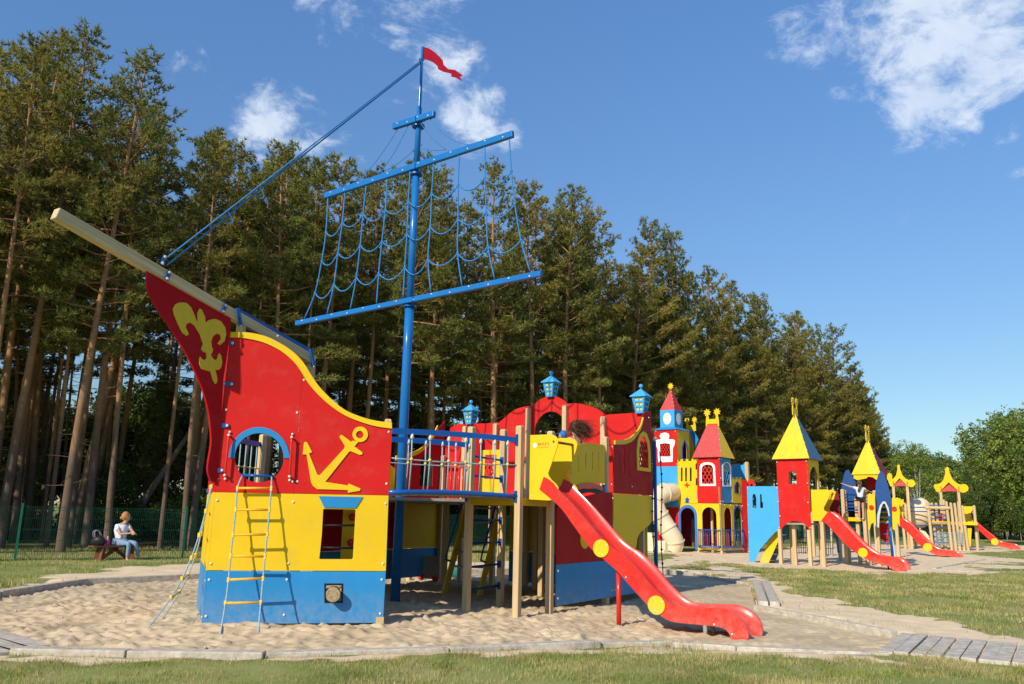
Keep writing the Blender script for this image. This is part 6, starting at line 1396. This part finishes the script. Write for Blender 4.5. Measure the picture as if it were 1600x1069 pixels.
for pts in ([(696, 580), (712, 572), (716, 580), (726, 572), (730, 582), (736, 580), (744, 760), (730, 735), (716, 745), (708, 780), (700, 770)], [(832, 600), (846, 594), (850, 602), (862, 596), (872, 604), (876, 760), (866, 740), (856, 745), (848, 780), (836, 770)]):
    panel('yellow_battlement', Plane(S2 - E2 * .75, PH), y6(pts), YEL, tow)
for c_ in ((719, 652), (846, 660)): v, f = lathe([(.09, 0), (.09, .02)], 8, Plane(S2 - E2 * .75, PH).px(*y6([c_])[0], .01), TF.n); obj('red_rosette', v, f, REDM, tow)
# deck, rails and rope nets between
DQ = Plane(S2 - E2 * .1, PH)
z_d = DQ.az(*y6([(620, 715)])[0])[1]
a0, a1 = DQ.az(*y6([(545, 715)])[0])[0], DQ.az(*y6([(690, 715)])[0])[0]
v, f = boxg(DQ.w((a0 + a1) / 2, z_d - .05, -.6), E1 * (a1 - a0) / 2, E2 * .6, (0, 0, .03)); obj('floor_board', v, f, WOODG, tow)
box('deck_fascia', DQ.w((a0 + a1) / 2, z_d - .02, .02), E1 * (a1 - a0) / 2, E2 * .015, (0, 0, .07), YEL, tow)
for y in (582, 600, 650, 668): tube('blue_rail', [DQ.px(*y6([(540, y)])[0]), DQ.px(*y6([(688, y)])[0])], .022, METB, tow)
for y in (740, 770, 800, 835, 870, 900): tube('climbing_rung', [DQ.px(*y6([(568, y)])[0], -.3), DQ.px(*y6([(690, y - 4)])[0], -.3)], .022, METB, tow); 
for y in (600, 640, 672, 700, 740, 800, 850, 888): tube('climbing_rung', [DQ.px(*y6([(758, y)])[0], -.3), DQ.px(*y6([(832, y)])[0], -.3)], .022, METB, tow)
for k in range(5): v, f = boxg(DQ.px(*y6([(790, 620 + k * 28)])[0], -.5), E1 * .3, E2 * .1, (0, 0, .04)); obj('yellow_step', v, f, YEL, tow)
panel('red_low_board', Plane(S2 + E2 * .5, PH), y6([(754, 740), (812, 740), (812, 870), (800, 850), (780, 830), (754, 830)]), RED, tow)
nt_ = None
for k in range(6):
    x = 306 + k * 11; p = [TF.px(*y6([(x + 3 * math.sin(i + k), 770 + i * 28)])[0], -2.2) for i in range(6)]; o = tube('climbing_net' if nt_ is None else 'net_rope', p, .012, ROPD, nt_ or tow, seg=5); nt_ = nt_ or o
for k in range(5): tube('net_rope', [TF.px(*y6([(304 + i * 11, 790 + k * 28 + (4 if i % 2 else 0))])[0], -2.2) for i in range(6)], .012, ROPD, nt_, seg=5)
for k in range(4):
    x = 462 + k * 12; tube('net_rope', [TF.px(*y6([(x, 760)])[0], -2.6), TF.px(*y6([(x + 6, 915)])[0], -2.6)], .014, ROPG, nt_, seg=5)
for y in (780, 810, 845, 880): tube('net_rope', [TF.px(*y6([(460, y)])[0], -2.6), TF.px(*y6([(512, y)])[0], -2.6)], .014, ROPG, nt_, seg=5)
tube('blue_pole', [TF.px(*y6([(535, 905)])[0], -2.0), TF.px(*y6([(522, 770)])[0], -2.0)], .04, METB, tow)
mbb = MB()
for p in y6([(192, 400), (356, 395), (192, 520), (362, 517), (200, 620), (365, 625), (210, 700), (205, 765), (378, 765), (30, 545), (192, 545), (32, 640), (36, 790), (38, 900)]): mbb.add(*ballg(TF.px(*p, .03), .026, 6, 4))
mbb.build('bolt_caps', CAP, tow, kind='stuff')
panel('yellow_cowl', Plane(S2 - E2 * .2 + E1 * .9, PH), circ(*y6([(819, 483)])[0], 4.2, 6.5, 16), YEL, tow)

# ============================================================ RUSTIC POST COMPLEX WITH PAGODA ROOFS
W0 = G(1462, 860); W0[2] = 0
rus = thing('climbing_structure', 'pine post climbing structure with two small red and yellow pagoda roofs, farthest right', 'climbing frame', W0)
x7 = lambda pts: q(1370, 630, 3.817, pts)
def pagoda(p0, tx, ty, lx, ly, rx, ry, parent):
    """tx,ty finial top; l/r eave tips (px of photograph), standing over p0"""
    pl = Plane(p0, R(-25)); c = pl.px((lx + rx) / 2, (ly + ry) / 2); hw = (pl.az(rx, ry)[0] - pl.az(lx, ly)[0]) / 2; zt = pl.az(tx, ty)[1]; z0 = pl.az(lx, ly)[1]; z0 = c[2]; h = zt - z0
    rd = None
    for ang, offv in ((R(-25), 0), (R(65), 1)):
        dn_ = np.array([math.sin(R(-25)), -math.cos(R(-25)), 0])
        for sg in (-1, 1):
            P_ = Plane(c + (np.array([math.sin(ang), -math.cos(ang), 0]) * sg * hw * .62), ang)
            prof = [(-hw * 1.02, z0 + h * .20), (-hw * .98, z0 + h * .28), (-hw * .8, z0 + h * .27), (-hw * .6, z0 + h * .30), (-hw * .30, z0 + h * .48), (-hw * .13, z0 + h * .75), (-hw * .10, z0 + h * .88), (-hw * .14, z0 + h * .95), (0, z0 + h * 1.02)]
            if offv: prof = [(a, min(z, z0 + h * .34)) for a, z in prof]
            prof = prof + [(-a, z) for a, z in prof[:-1][::-1]]
            inner = [(hw * .70, z0 - h * .02), (hw * .45, z0 + .10 * h), (0, z0 + h * (.22 if offv else .36)), (-hw * .45, z0 + .10 * h), (-hw * .70, z0 - h * .02)]
            fr_ = panel('roof_edge', P_, prof + [(hw * .86, z0 - h * .02)] + inner + [(-hw * .86, z0 - h * .02)], YEL, parent, az=True, t=.05, off=.03)
            if not offv: rd = wpoly('red_roof', [P_.w(-hw * .72, z0 - .02 * h), P_.w(hw * .72, z0 - .02 * h), P_.w(0, z0 + h * .42, -hw * .25)], mat('roof_red', (.45, .05, .04), .5, .1), parent)
            w = P_.w(hw * .95, z0 + h * .12, -.05)
            v, f = lathe([(h * .17, -.04), (h * .17, .04)], 16, P_.w(hw * 1.02, z0 + h * .12, 0), P_.n); obj('roof_disc', v, f, YEL, parent)
    return c, z0, hw
pa_p = G(1405, 858); pb_p = G(1478, 858)
for p0, args in ((pa_p, x7([(128, 370), (72, 492), (205, 495)])), (pb_p, x7([(420, 385), (345, 525), (515, 525)]))):
    (tx, ty), (lx, ly), (rx, ry) = args; c, z0, hw = pagoda(p0, tx, ty, lx, ly, rx, ry, rus)
    for sx in (-1, 1):
        for sy in (-1, 1):
            w = c + np.array([math.cos(R(-25)), math.sin(R(-25)), 0]) * sx * hw * .62 + np.array([-math.sin(R(-25)), math.cos(R(-25)), 0]) * sy * hw * .62
            post(w[0], w[1], z0 + .0, WOOD, rus, R(-25), .15, cap=False)
for y_ in (.9, ):
    pass
PF2 = Plane(W0, R(-25))
def rpost(x0, y0, x1, y1, k=0, r=.085):
    a = PF2.px(*x7([(x0, y0)])[0], k); b = PF2.px(*x7([(x1, y1)])[0], k); a = a.copy(); a[2] = -.1 if k == 0 else min(a[2], 0); v, f = tubeg([a, b, b + (b - a) / np.linalg.norm(b - a) * .05], [r, r * .95, r * .5], 8); obj('round_post', v, f, WOOD, rus, smooth=False)
for x0, y0, x1, y1, k in ((333, 850, 302, 592, 0), (355, 860, 328, 598, -.6), (376, 855, 353, 600, -.9), (448, 868, 414, 590, 0), (472, 868, 441, 598, -.1), (496, 868, 464, 600, -.2), (520, 868, 492, 600, -.3), (545, 868, 508, 615, -.4), (402, 760, 398, 580, -1.2), (600, 850, 580, 615, -1.0), (170, 855, 145, 600, .2), (195, 855, 168, 600, 0), (205, 850, 187, 600, -1), (222, 700, 205, 560, -1.5)): rpost(x0, y0, x1, y1, k)
v, f = tubeg([PF2.px(*x7([(285, 622)])[0], .08), PF2.px(*x7([(435, 626)])[0], .08)], .09, 8); obj('cross_rail', v, f, WOOD, rus)
for y in (610, 640, 665, 690, 715, 740, 770, 800, 830): tube('climbing_rung', [PF2.px(*x7([(308, y)])[0], -.15), PF2.px(*x7([(432, y)])[0], -.15)], .03, METB, rus, seg=6)
for y in (620, 645, 728): tube('blue_rail', [PF2.px(*x7([(150, y)])[0], -.5), PF2.px(*x7([(300, y + 2)])[0], -.5)], .035, METB, rus, seg=6)
v, f = boxg(PF2.px(*x7([(450, 716)])[0], -.8), PF2.d * 1.3, PF2.n * .5, (0, 0, .09)); obj('yellow_floor', v, f, YEL, rus)
panel('red_board', PF2.off(-.9), x7([(370, 660), (392, 655), (392, 720), (370, 725)]), RED, rus); panel('yellow_board', PF2.off(-.9), x7([(368, 735), (500, 738), (500, 752), (368, 752)]), YEL, rus)
panel('yellow_pillar', PF2.off(-.6), x7([(540, 745), (566, 745), (560, 855), (545, 858)]), YEL, rus)
panel('red_beam', PF2.off(-1.6), x7([(140, 573), (218, 580), (218, 592), (140, 585)]), RED, rus)
v, f = ballg(PF2.px(*x7([(250, 652)])[0], -1.8), .95, 14, 10, (1, .6, 1)); obj('cream_dome', v, f, CREAM, rus, smooth=True)
v, f = prism(PF2.off(-.4), PF2.off(-.4).azs(x7([(248, 770), (262, 756), (290, 765), (330, 815), (345, 850), (320, 848), (270, 800)])), [], .6, 0); obj('cream_slide', v, f, CREAM, rus, bevel=.05)
for k in range(9):
    y = 770 + 9 * k; tube('net_rope', [PF2.px(*x7([(345 + 10 * i, y + (6 if i % 2 else 0))])[0], -.1) for i in range(18)], .02, ROPG, rus, seg=4)
# its two slides
S3 = Plane(G(1500, 873), PH); far_slide(S3, 0, rus, x7([(90, 570), (120, 565), (125, 575), (140, 570), (143, 600), (130, 610), (140, 650), (135, 690), (92, 690)]), x7([(134, 680), (180, 705), (240, 765), (300, 825), (350, 862), (400, 878), (460, 882), (495, 905), (505, 935)]), x7([(132, 730), (180, 765), (240, 830), (290, 872), (340, 900), (380, 912), (440, 915), (470, 935), (500, 942)]), x7([(304, 860)])[0], .55, x7([(428, 925)])[0], .2)
S4 = Plane(G(1590, 860), PH); far_slide(S4, 0, rus, x7([(498, 615), (572, 616), (580, 625), (562, 650), (556, 685), (578, 705), (570, 722), (510, 720)]), x7([(580, 700), (630, 745), (700, 800), (730, 825), (790, 835), (825, 842), (848, 865), (852, 880)]), x7([(560, 722), (610, 760), (670, 815), (720, 850), (780, 865), (810, 872), (845, 884)]), x7([(704, 827)])[0], .6, x7([(796, 875)])[0], .22)
# ============================================================ PEOPLE
def skin_mesh(name, pts, edges, radii, mt, parent, root=0, sub=2, smooth=True):
    """one continuous surface grown on a skeleton (world coordinates)"""
    w = org(parent) if parent else np.zeros(3); me = bpy.data.meshes.new(name); bm = bmesh.new(); ly = bm.verts.layers.skin.verify(); vs = []
    for i, p in enumerate(pts):
        v = bm.verts.new(tuple(np.array(p) - w)); r = radii[i]; v[ly].radius = (r, r) if not hasattr(r, '__len__') else r; v[ly].use_root = (i == root); vs.append(v)
    for a, b in edges: bm.edges.new((vs[a], vs[b]))
    bm.to_mesh(me); bm.free(); me.materials.append(mt); o = bpy.data.objects.new(name, me); COL.objects.link(o); o.parent = parent
    m = o.modifiers.new('skin', 'SKIN'); m.use_smooth_shade = smooth; m = o.modifiers.new('sub', 'SUBSURF'); m.levels = sub; m.render_levels = sub; return o
def person(label, base, J, h=1.7, female=True, skin=SKIN, hair=HAIRD, top=SHIRT, legs=JEANS, shoes=SHIRT, sleeves=.5, leglen=1.0, look=(0, -1, 0), cap=None, long_hair=0, group=None, hairdir=(0, 0, -1), bare_shoulder=False):
    """J: joint name -> world point"""
    t = thing('person', label, 'person', base, group); k = h / 1.7; g = lambda n: np.array(J[n], float)
    names = ['pelvis', 'waist', 'chest', 'neck', 'jaw', 'head', 'ls', 'le', 'lw', 'lh', 'rs', 're', 'rw', 'rh', 'lp', 'lk', 'la', 'lt', 'rp', 'rk', 'ra', 'rt']
    P = {n: g(n) for n in names}; idx = {n: i for i, n in enumerate(names)}
    rad = dict(pelvis=(.13, .10), waist=(.105, .085), chest=(.125, .095), neck=.046, jaw=.058, head=.078, ls=.056, le=.036, lw=.024, lh=.028, rs=.056, re=.036, rw=.024, rh=.028, lp=.082, lk=.055, la=.036, lt=.032, rp=.082, rk=.055, ra=.036, rt=.032)
    E_ = [('pelvis', 'waist'), ('waist', 'chest'), ('chest', 'neck'), ('neck', 'jaw'), ('jaw', 'head'), ('chest', 'ls'), ('ls', 'le'), ('le', 'lw'), ('lw', 'lh'), ('chest', 'rs'), ('rs', 're'), ('re', 'rw'), ('rw', 'rh'), ('pelvis', 'lp'), ('lp', 'lk'), ('lk', 'la'), ('la', 'lt'), ('pelvis', 'rp'), ('rp', 'rk'), ('rk', 'ra'), ('ra', 'rt')]
    sc = lambda r, f=1.0: (tuple(x * k * f for x in r) if hasattr(r, '__len__') else r * k * f)
    skin_mesh('body', [P[n] for n in names], [(idx[a], idx[b]) for a, b in E_], [sc(rad[n]) for n in names], skin, t)
    def part(nm, chain, mt, f, extra=0):
        ns = []; 
        for a, b in chain: 
            for x in (a, b):
                if x not in ns: ns.append(x)
        pt = []; rr = []
        for n in ns:
            if isinstance(n, tuple): a, b, tt = n; pt.append(P[a] * (1 - tt) + P[b] * tt); ra, rb = rad[a], rad[b]; ra = ra[0] if hasattr(ra, '__len__') else ra; rb = rb[0] if hasattr(rb, '__len__') else rb; rr.append((ra * (1 - tt) + rb * tt) * k * f + extra)
            else: pt.append(P[n]); rr.append(sc(rad[n], f) if not hasattr(rad[n], '__len__') else tuple(x * k * f + extra for x in rad[n]))
        skin_mesh(nm, pt, [(ns.index(a), ns.index(b)) for a, b in chain], rr, mt, t)
    sl_ = ('ls', 'le', sleeves), ('rs', 're', sleeves)
    ch = [('pelvis', 'waist'), ('waist', 'chest')] + ([] if bare_shoulder else [('chest', ('chest', 'neck', .62)), ('chest', 'ls'), ('ls', sl_[0]), ('chest', 'rs'), ('rs', sl_[1])])
    part('shirt' if not bare_shoulder else 'dress', ch, top, 1.2, .006)
    if legs is not None:
        if leglen >= 1: part('trousers', [('pelvis', 'lp'), ('lp', 'lk'), ('lk', ('lk', 'la', .85)), ('pelvis', 'rp'), ('rp', 'rk'), ('rk', ('rk', 'ra', .85))], legs, 1.13, .004)
        else: part('shorts', [('pelvis', 'lp'), ('lp', ('lp', 'lk', leglen)), ('pelvis', 'rp'), ('rp', ('rp', 'rk', leglen))], legs, 1.17, .004)
    for a, b in (('la', 'lt'), ('ra', 'rt')):
        d = P[b] - P[a]; skin_mesh('shoe', [P[a] + (0, 0, -.01), P[a] + d * .5 + (0, 0, -.025 * k), P[b] + d * .2 + (0, 0, -.02 * k)], [(0, 1), (1, 2)], [.046 * k, .044 * k, .036 * k], shoes, t, sub=1)
    # head: face features and hair
    hd = P['head'] + (0, 0, .02 * k); lk = unit(np.array(look, float)); sdv = unit(np.cross(lk, (0, 0, 1)))
    v, f = ballg(hd, .098 * k, 16, 12, (.86, .95, 1.18)); obj('face', v, f, skin, t, smooth=True)
    v, f = ballg(hd + lk * .098 * k + (0, 0, -.02 * k), .017 * k, 8, 6, (.8, .9, 1.3)); obj('nose', v, f, skin, t, smooth=True)
    for s in (-1, 1):
        v, f = ballg(hd + lk * .080 * k + sdv * .034 * k * s + (0, 0, .01 * k), .011 * k, 8, 6); obj('eye', v, f, BLACK, t, smooth=True)
        v, f = ballg(hd + sdv * .088 * k * s, .022 * k, 8, 6, (.5, .8, 1.3)); obj('ear', v, f, skin, t, smooth=True)
    v, f = ballg(hd + lk * .088 * k + (0, 0, -.052 * k), .018 * k, 8, 6, (1.3, .8, .4)); obj('mouth', v, f, mat('lips', (.42, .12, .10), .5), t, smooth=True)
    v, f = ballg(hd - lk * .036 * k + (0, 0, .024 * k), .106 * k, 16, 12, (.95, 1.0, 1.15)); obj('hair' if cap is None else 'cap', v, f, hair if cap is None else cap, t, smooth=True)
    if cap is not None:
        v, f = ballg(hd + lk * .10 * k + (0, 0, .05 * k), .07 * k, 12, 4, (1.0, 1.0, .18)); obj('cap_peak', v, f, cap, t, smooth=True)
    # hands: palm and five fingers
    for wn, hn in (('lw', 'lh'), ('rw', 'rh')):
        d = unit(P[hn] - P[wn]); sd2 = unit(np.cross(d, (0, 0, 1)) + 1e-4); c = P[hn] + d * .02 * k; hnd = None
        v, f = ballg(c, .036 * k, 8, 6, (1, 1, .8)); hnd = obj('hand', v, f, skin, t, smooth=True)
        dn = np.cross(sd2, d); dn = dn if dn[2] < 0 else -dn
        for i, (o_, ln) in enumerate(((-.026, .062), (-.009, .074), (.009, .070), (.026, .056), (.042, .045))):
            a = c + sd2 * o_ * k; b = a + d * ln * k * .6; e_ = b + d * ln * k * .3 + dn * ln * k * .4
            if i == 4: a = c + sd2 * .02 * k - d * .01 * k; b = a + (sd2 + d) * .028 * k; e_ = b + d * .025 * k
            tube('finger', [a, b, e_], [.0085 * k, .008 * k, .0065 * k], skin, hnd, seg=6)
    return t, hd, lk, sdv, k
def hair_strands(parent, hd, k, dirs, n, L_, mt, seed=1, curl=.02, r=.006):
    rr = np.random.default_rng(seed); mb = MB()
    for i in range(n):
        a = rr.uniform(0, 6.28); e_ = rr.uniform(-.2, 1.3); st = hd + np.array([math.cos(a) * math.cos(e_) * .09, math.sin(a) * math.cos(e_) * .095, math.sin(e_) * .11]) * k; d = np.array(dirs, float) + rr.normal(0, .22, 3)
        pts = [st]; p = st; out_ = unit(st - hd) * .25
        for j in range(7): p = p + (d + out_ * max(0, 1 - j * .3)) * L_ / 7 * rr.uniform(.7, 1.1) + rr.normal(0, curl, 3); pts.append(p)
        v, f = tubeg(pts, [r * (1 - .09 * j) for j in range(8)], 3, caps=False); mb.add(v, f)
    return mb.build('hair_lock', mt, parent, kind='stuff')
# --- bench with the seated woman
bl_ = G(148, 882); br_ = G(211, 880); bd = unit(br_ - bl_); bn = np.array([bd[1], -bd[0], 0]); bc = (bl_ + br_) / 2 - bn * .1
bench = thing('park_bench', 'dark brown backless wooden bench with splayed legs in front of the green fence', 'bench', bc)
hl = np.linalg.norm(br_ - bl_) / 2 + .12
for k in range(3): box('seat_plank', bc - bn * (.13 * (k - 1)) + (0, 0, .47 + (.004 if k == 1 else 0)), bd * hl, bn * .058, (0, 0, .022), BENCHW, bench, bevel=.006)
for s in (-1, 1):
    for t_ in (-1, 1): v, f = beamg(bc + bd * (hl - .22) * s - bn * .17 * t_ + (0, 0, -.05), bc + bd * (hl - .30) * s - bn * .12 * t_ + (0, 0, .45), .07, .13); obj('leg', v, f, BENCHW, bench)
    v, f = beamg(bc + bd * (hl - .26) * s + (0, 0, .10), bc + bd * (hl - .75) * s + (0, 0, .44), .05, .09); obj('brace', v, f, BENCHW, bench)
sx = V(192, 850, bc, math.atan2(bd[1], bd[0])); sx = np.array([sx[0], sx[1], 0]); 
def at(a, b, z): return sx + bd * a + bn * b + np.array([0, 0, z])
J = dict(pelvis=at(-.06, .0, .58), waist=at(-.10, .02, .74), chest=at(-.11, .05, .95), neck=at(-.06, .08, 1.10), jaw=at(-.03, .10, 1.16), head=at(-.02, .10, 1.25),
         ls=at(-.27, .06, 1.02), le=at(-.20, .22, .80), lw=at(.02, .36, .84), lh=at(.08, .40, .83), rs=at(.06, .05, 1.03), re=at(.17, .20, .84), rw=at(.12, .38, .82), rh=at(.08, .42, .82),
         lp=at(-.14, .06, .57), lk=at(-.04, .46, .56), la=at(-.02, .40, .12), lt=at(.02, .54, .05), rp=at(.02, .06, .58), rk=at(.12, .45, .66), ra=at(.22, .52, .26), rt=at(.30, .62, .16))
J['rp'] = at(.04, .06, .57); J['rk'] = at(.14, .46, .57); J['ra'] = at(.34, .36, .12); J['rt'] = at(.40, .50, .05)
t, hd, lk, sv, k = person('woman in white t-shirt and light jeans sitting on the brown bench, arms clasped', sx, J, 1.85, hair=HAIRL, top=SHIRT, legs=JEANS, shoes=mat('white_trainers', (.7, .66, .66), .6), look=bd * .95 + bn * .35)
v, f = ballg(hd - lk * .13 + (0, 0, -.02), .05, 10, 8); obj('hair_bun', v, f, HAIRL, t, smooth=True)
gl = box('sunglasses', hd + lk * .092 + (0, 0, .012), sv * .07, lk * .008, (0, 0, .02), BLACK, t)
# black bag and pink bottle on the bench
bg_ = V(141 + 12, 850, bc, math.atan2(bd[1], bd[0])); bgp = np.array([bg_[0], bg_[1], .492]) + bd * .0
bag = thing('hand_bag', 'black handbag with looped straps at the left end of the bench', 'bag', bgp)
v, f = ballg(bgp + (0, 0, .12), .2, 14, 10, (1.0, .6, .85)); v = [(bgp[0] + (p[0] - bgp[0]) * (1.15 - .9 * max(0, p[2] - bgp[2])), p[1], p[2]) for p in v]; v = [(p[0], p[1], max(p[2], bgp[2] + .002)) for p in v]; obj('bag_body', v, f, mat('black_leather', (.02, .02, .022), .35, .15, 20, .4, 60), bag, smooth=True)
for s in (-1, 1): tube('strap', cr([bgp - bd * .12 + bn * .05 * s + (0, 0, .22), bgp - bd * .14 + bn * .05 * s + (0, 0, .38), bgp - bd * .02 + bn * .03 * s + (0, 0, .40), bgp + bd * .08 + bn * .05 * s + (0, 0, .22)], 5), .012, mat('grey_strap', (.25, .25, .26), .5), bag, seg=6)
pk = V(157.5, 850, bc, math.atan2(bd[1], bd[0])); pkp = np.array([pk[0], pk[1], .492]) + bn * .08 + bd * .14
pt_ = thing('drink_bottle', 'small bright pink bottle beside the handbag on the bench', 'bottle', pkp)
v, f = lathe([(.04, 0), (.045, .03), (.045, .14), (.03, .18), (.018, .20)], 14, pkp); obj('bottle_body', v, f, PINK, pt_, smooth=True); v, f = lathe([(.022, .20), (.022, .24), (.015, .26)], 12, pkp); obj('bottle_cap', v, f, mat('cap_green', (.3, .6, .2), .4), pt_)
# --- woman with flying curly hair and the child in the cap, on the ship
def stander(c, h, yaw, zf, arms='down', lean=0.0):
    k = h / 1.7; c = np.array([c[0], c[1], zf]); f_ = np.array([math.cos(yaw), math.sin(yaw), 0]); s_ = np.array([-f_[1], f_[0], 0])
    P_ = lambda a, b, z: c + s_ * a * k + f_ * b * k + np.array([0, 0, z * k])
    J = dict(pelvis=P_(0, 0, .93), waist=P_(0, .0 + lean * .3, 1.08), chest=P_(0, lean * .7, 1.30), neck=P_(0, lean, 1.46), jaw=P_(0, lean + .02, 1.52), head=P_(0, lean + .02, 1.61),
             ls=P_(.17, lean * .8, 1.39), rs=P_(-.17, lean * .8, 1.39), lp=P_(.09, 0, .90), lk=P_(.10, .02, .48), la=P_(.10, 0, .09), lt=P_(.11, .13, .04), rp=P_(-.09, 0, .90), rk=P_(-.10, .02, .48), ra=P_(-.10, 0, .09), rt=P_(-.11, .13, .04))
    if arms == 'down': J.update(le=P_(.23, lean, 1.10), lw=P_(.24, lean + .10, .86), lh=P_(.24, lean + .13, .80), re=P_(-.23, lean, 1.10), rw=P_(-.24, lean + .10, .86), rh=P_(-.24, lean + .13, .80))
    if arms == 'rail': J.update(le=P_(.23, lean + .12, 1.16), lw=P_(.20, lean + .34, 1.10), lh=P_(.20, lean + .40, 1.08), re=P_(-.23, lean + .12, 1.16), rw=P_(-.20, lean + .34, 1.10), rh=P_(-.20, lean + .40, 1.08))
    if arms == 'wide': J.update(le=P_(.44, .08, 1.46), lw=P_(.68, .14, 1.56), lh=P_(.74, .15, 1.58), re=P_(-.42, .10, 1.28), rw=P_(-.62, .22, 1.24), rh=P_(-.68, .24, 1.24))
    return J, c
wp_ = V(918, 690, P4 + U * 1.2 + VV * .75, SV); zc = (808 - 672) / 1257 * np.hypot(*wp_[:2]) + 1.6
J, c = stander(wp_ + VV * .25, 1.38, UA + 1.2, DZ, 'down', .03)
t, hd, lk, sv, k = person('person with long wind-blown dark curly hair and black top behind the ship balcony', c, J, 1.38, top=DARKC, legs=DARKC, leglen=.6, look=(math.cos(UA + 1.2), math.sin(UA + 1.2), 0), bare_shoulder=True)
v, f = ballg(hd - lk * .03 + (.09, .02, -.03), .10, 12, 8, (1.5, 1, .9)); obj('hair_mass', v, f, HAIRD, t, smooth=True)
hair_strands(t, hd, 1.0, (.80, .12, -.50), 800, .27, HAIRD, 3, .022, .0045)
wp_ = V(881, 690, P4 + U * .15 + VV * .35, SV); J, c = stander(wp_, 1.13, UA + 2.2, DZ, 'down', .03)
J, c = stander(wp_, 1.12 * 1.0, UA + 1.6, DZ, 'down', .03)
person('small child in a bright blue cap at the top of the ship slide', c, J, 1.12, top=mat('pale_shirt', (.5, .5, .52), .8), legs=DARKC, look=(math.cos(UA + 1.6), math.sin(UA + 1.6), 0), cap=CAPB)
# --- girl on the tower deck
gp_ = V(*y6([(660, 640)])[0], S2 - E2 * .35, PH); J, c = stander(gp_, 1.38, R(95), z_d - .02, 'wide', .02)
t, hd, lk, sv, k = person('girl in white t-shirt and dark shorts with arms spread on the tower deck', c, J, 1.38, top=SHIRT, legs=DARKC, leglen=.35, look=(math.cos(R(95)), math.sin(R(95)), 0), hair=HAIRD)
tube('hair_tail', cr([hd + (.02, -.10, .03), hd + (.0, -.15, -.06), hd + (-.06, -.15, -.20), hd + (-.09, -.13, -.32)], 4), [.045] * 13, HAIRD, t, seg=8)
# --- child at the top of the farthest slide
cp = V(*x7([(572, 660)])[0], S4.p - S4.n * .3, PH); z0c = S4.az(*x7([(572, 712)])[0])[1]; J, c = stander(cp, 1.1, PH, z0c - .05, 'down', .05)
person('child in pale top and navy trousers stepping onto the farthest red slide', c, J, 1.1, top=mat('pale_pink_shirt', (.65, .5, .5), .8), legs=mat('navy_cloth', (.03, .04, .14), .8), look=(.8, -.6, 0))
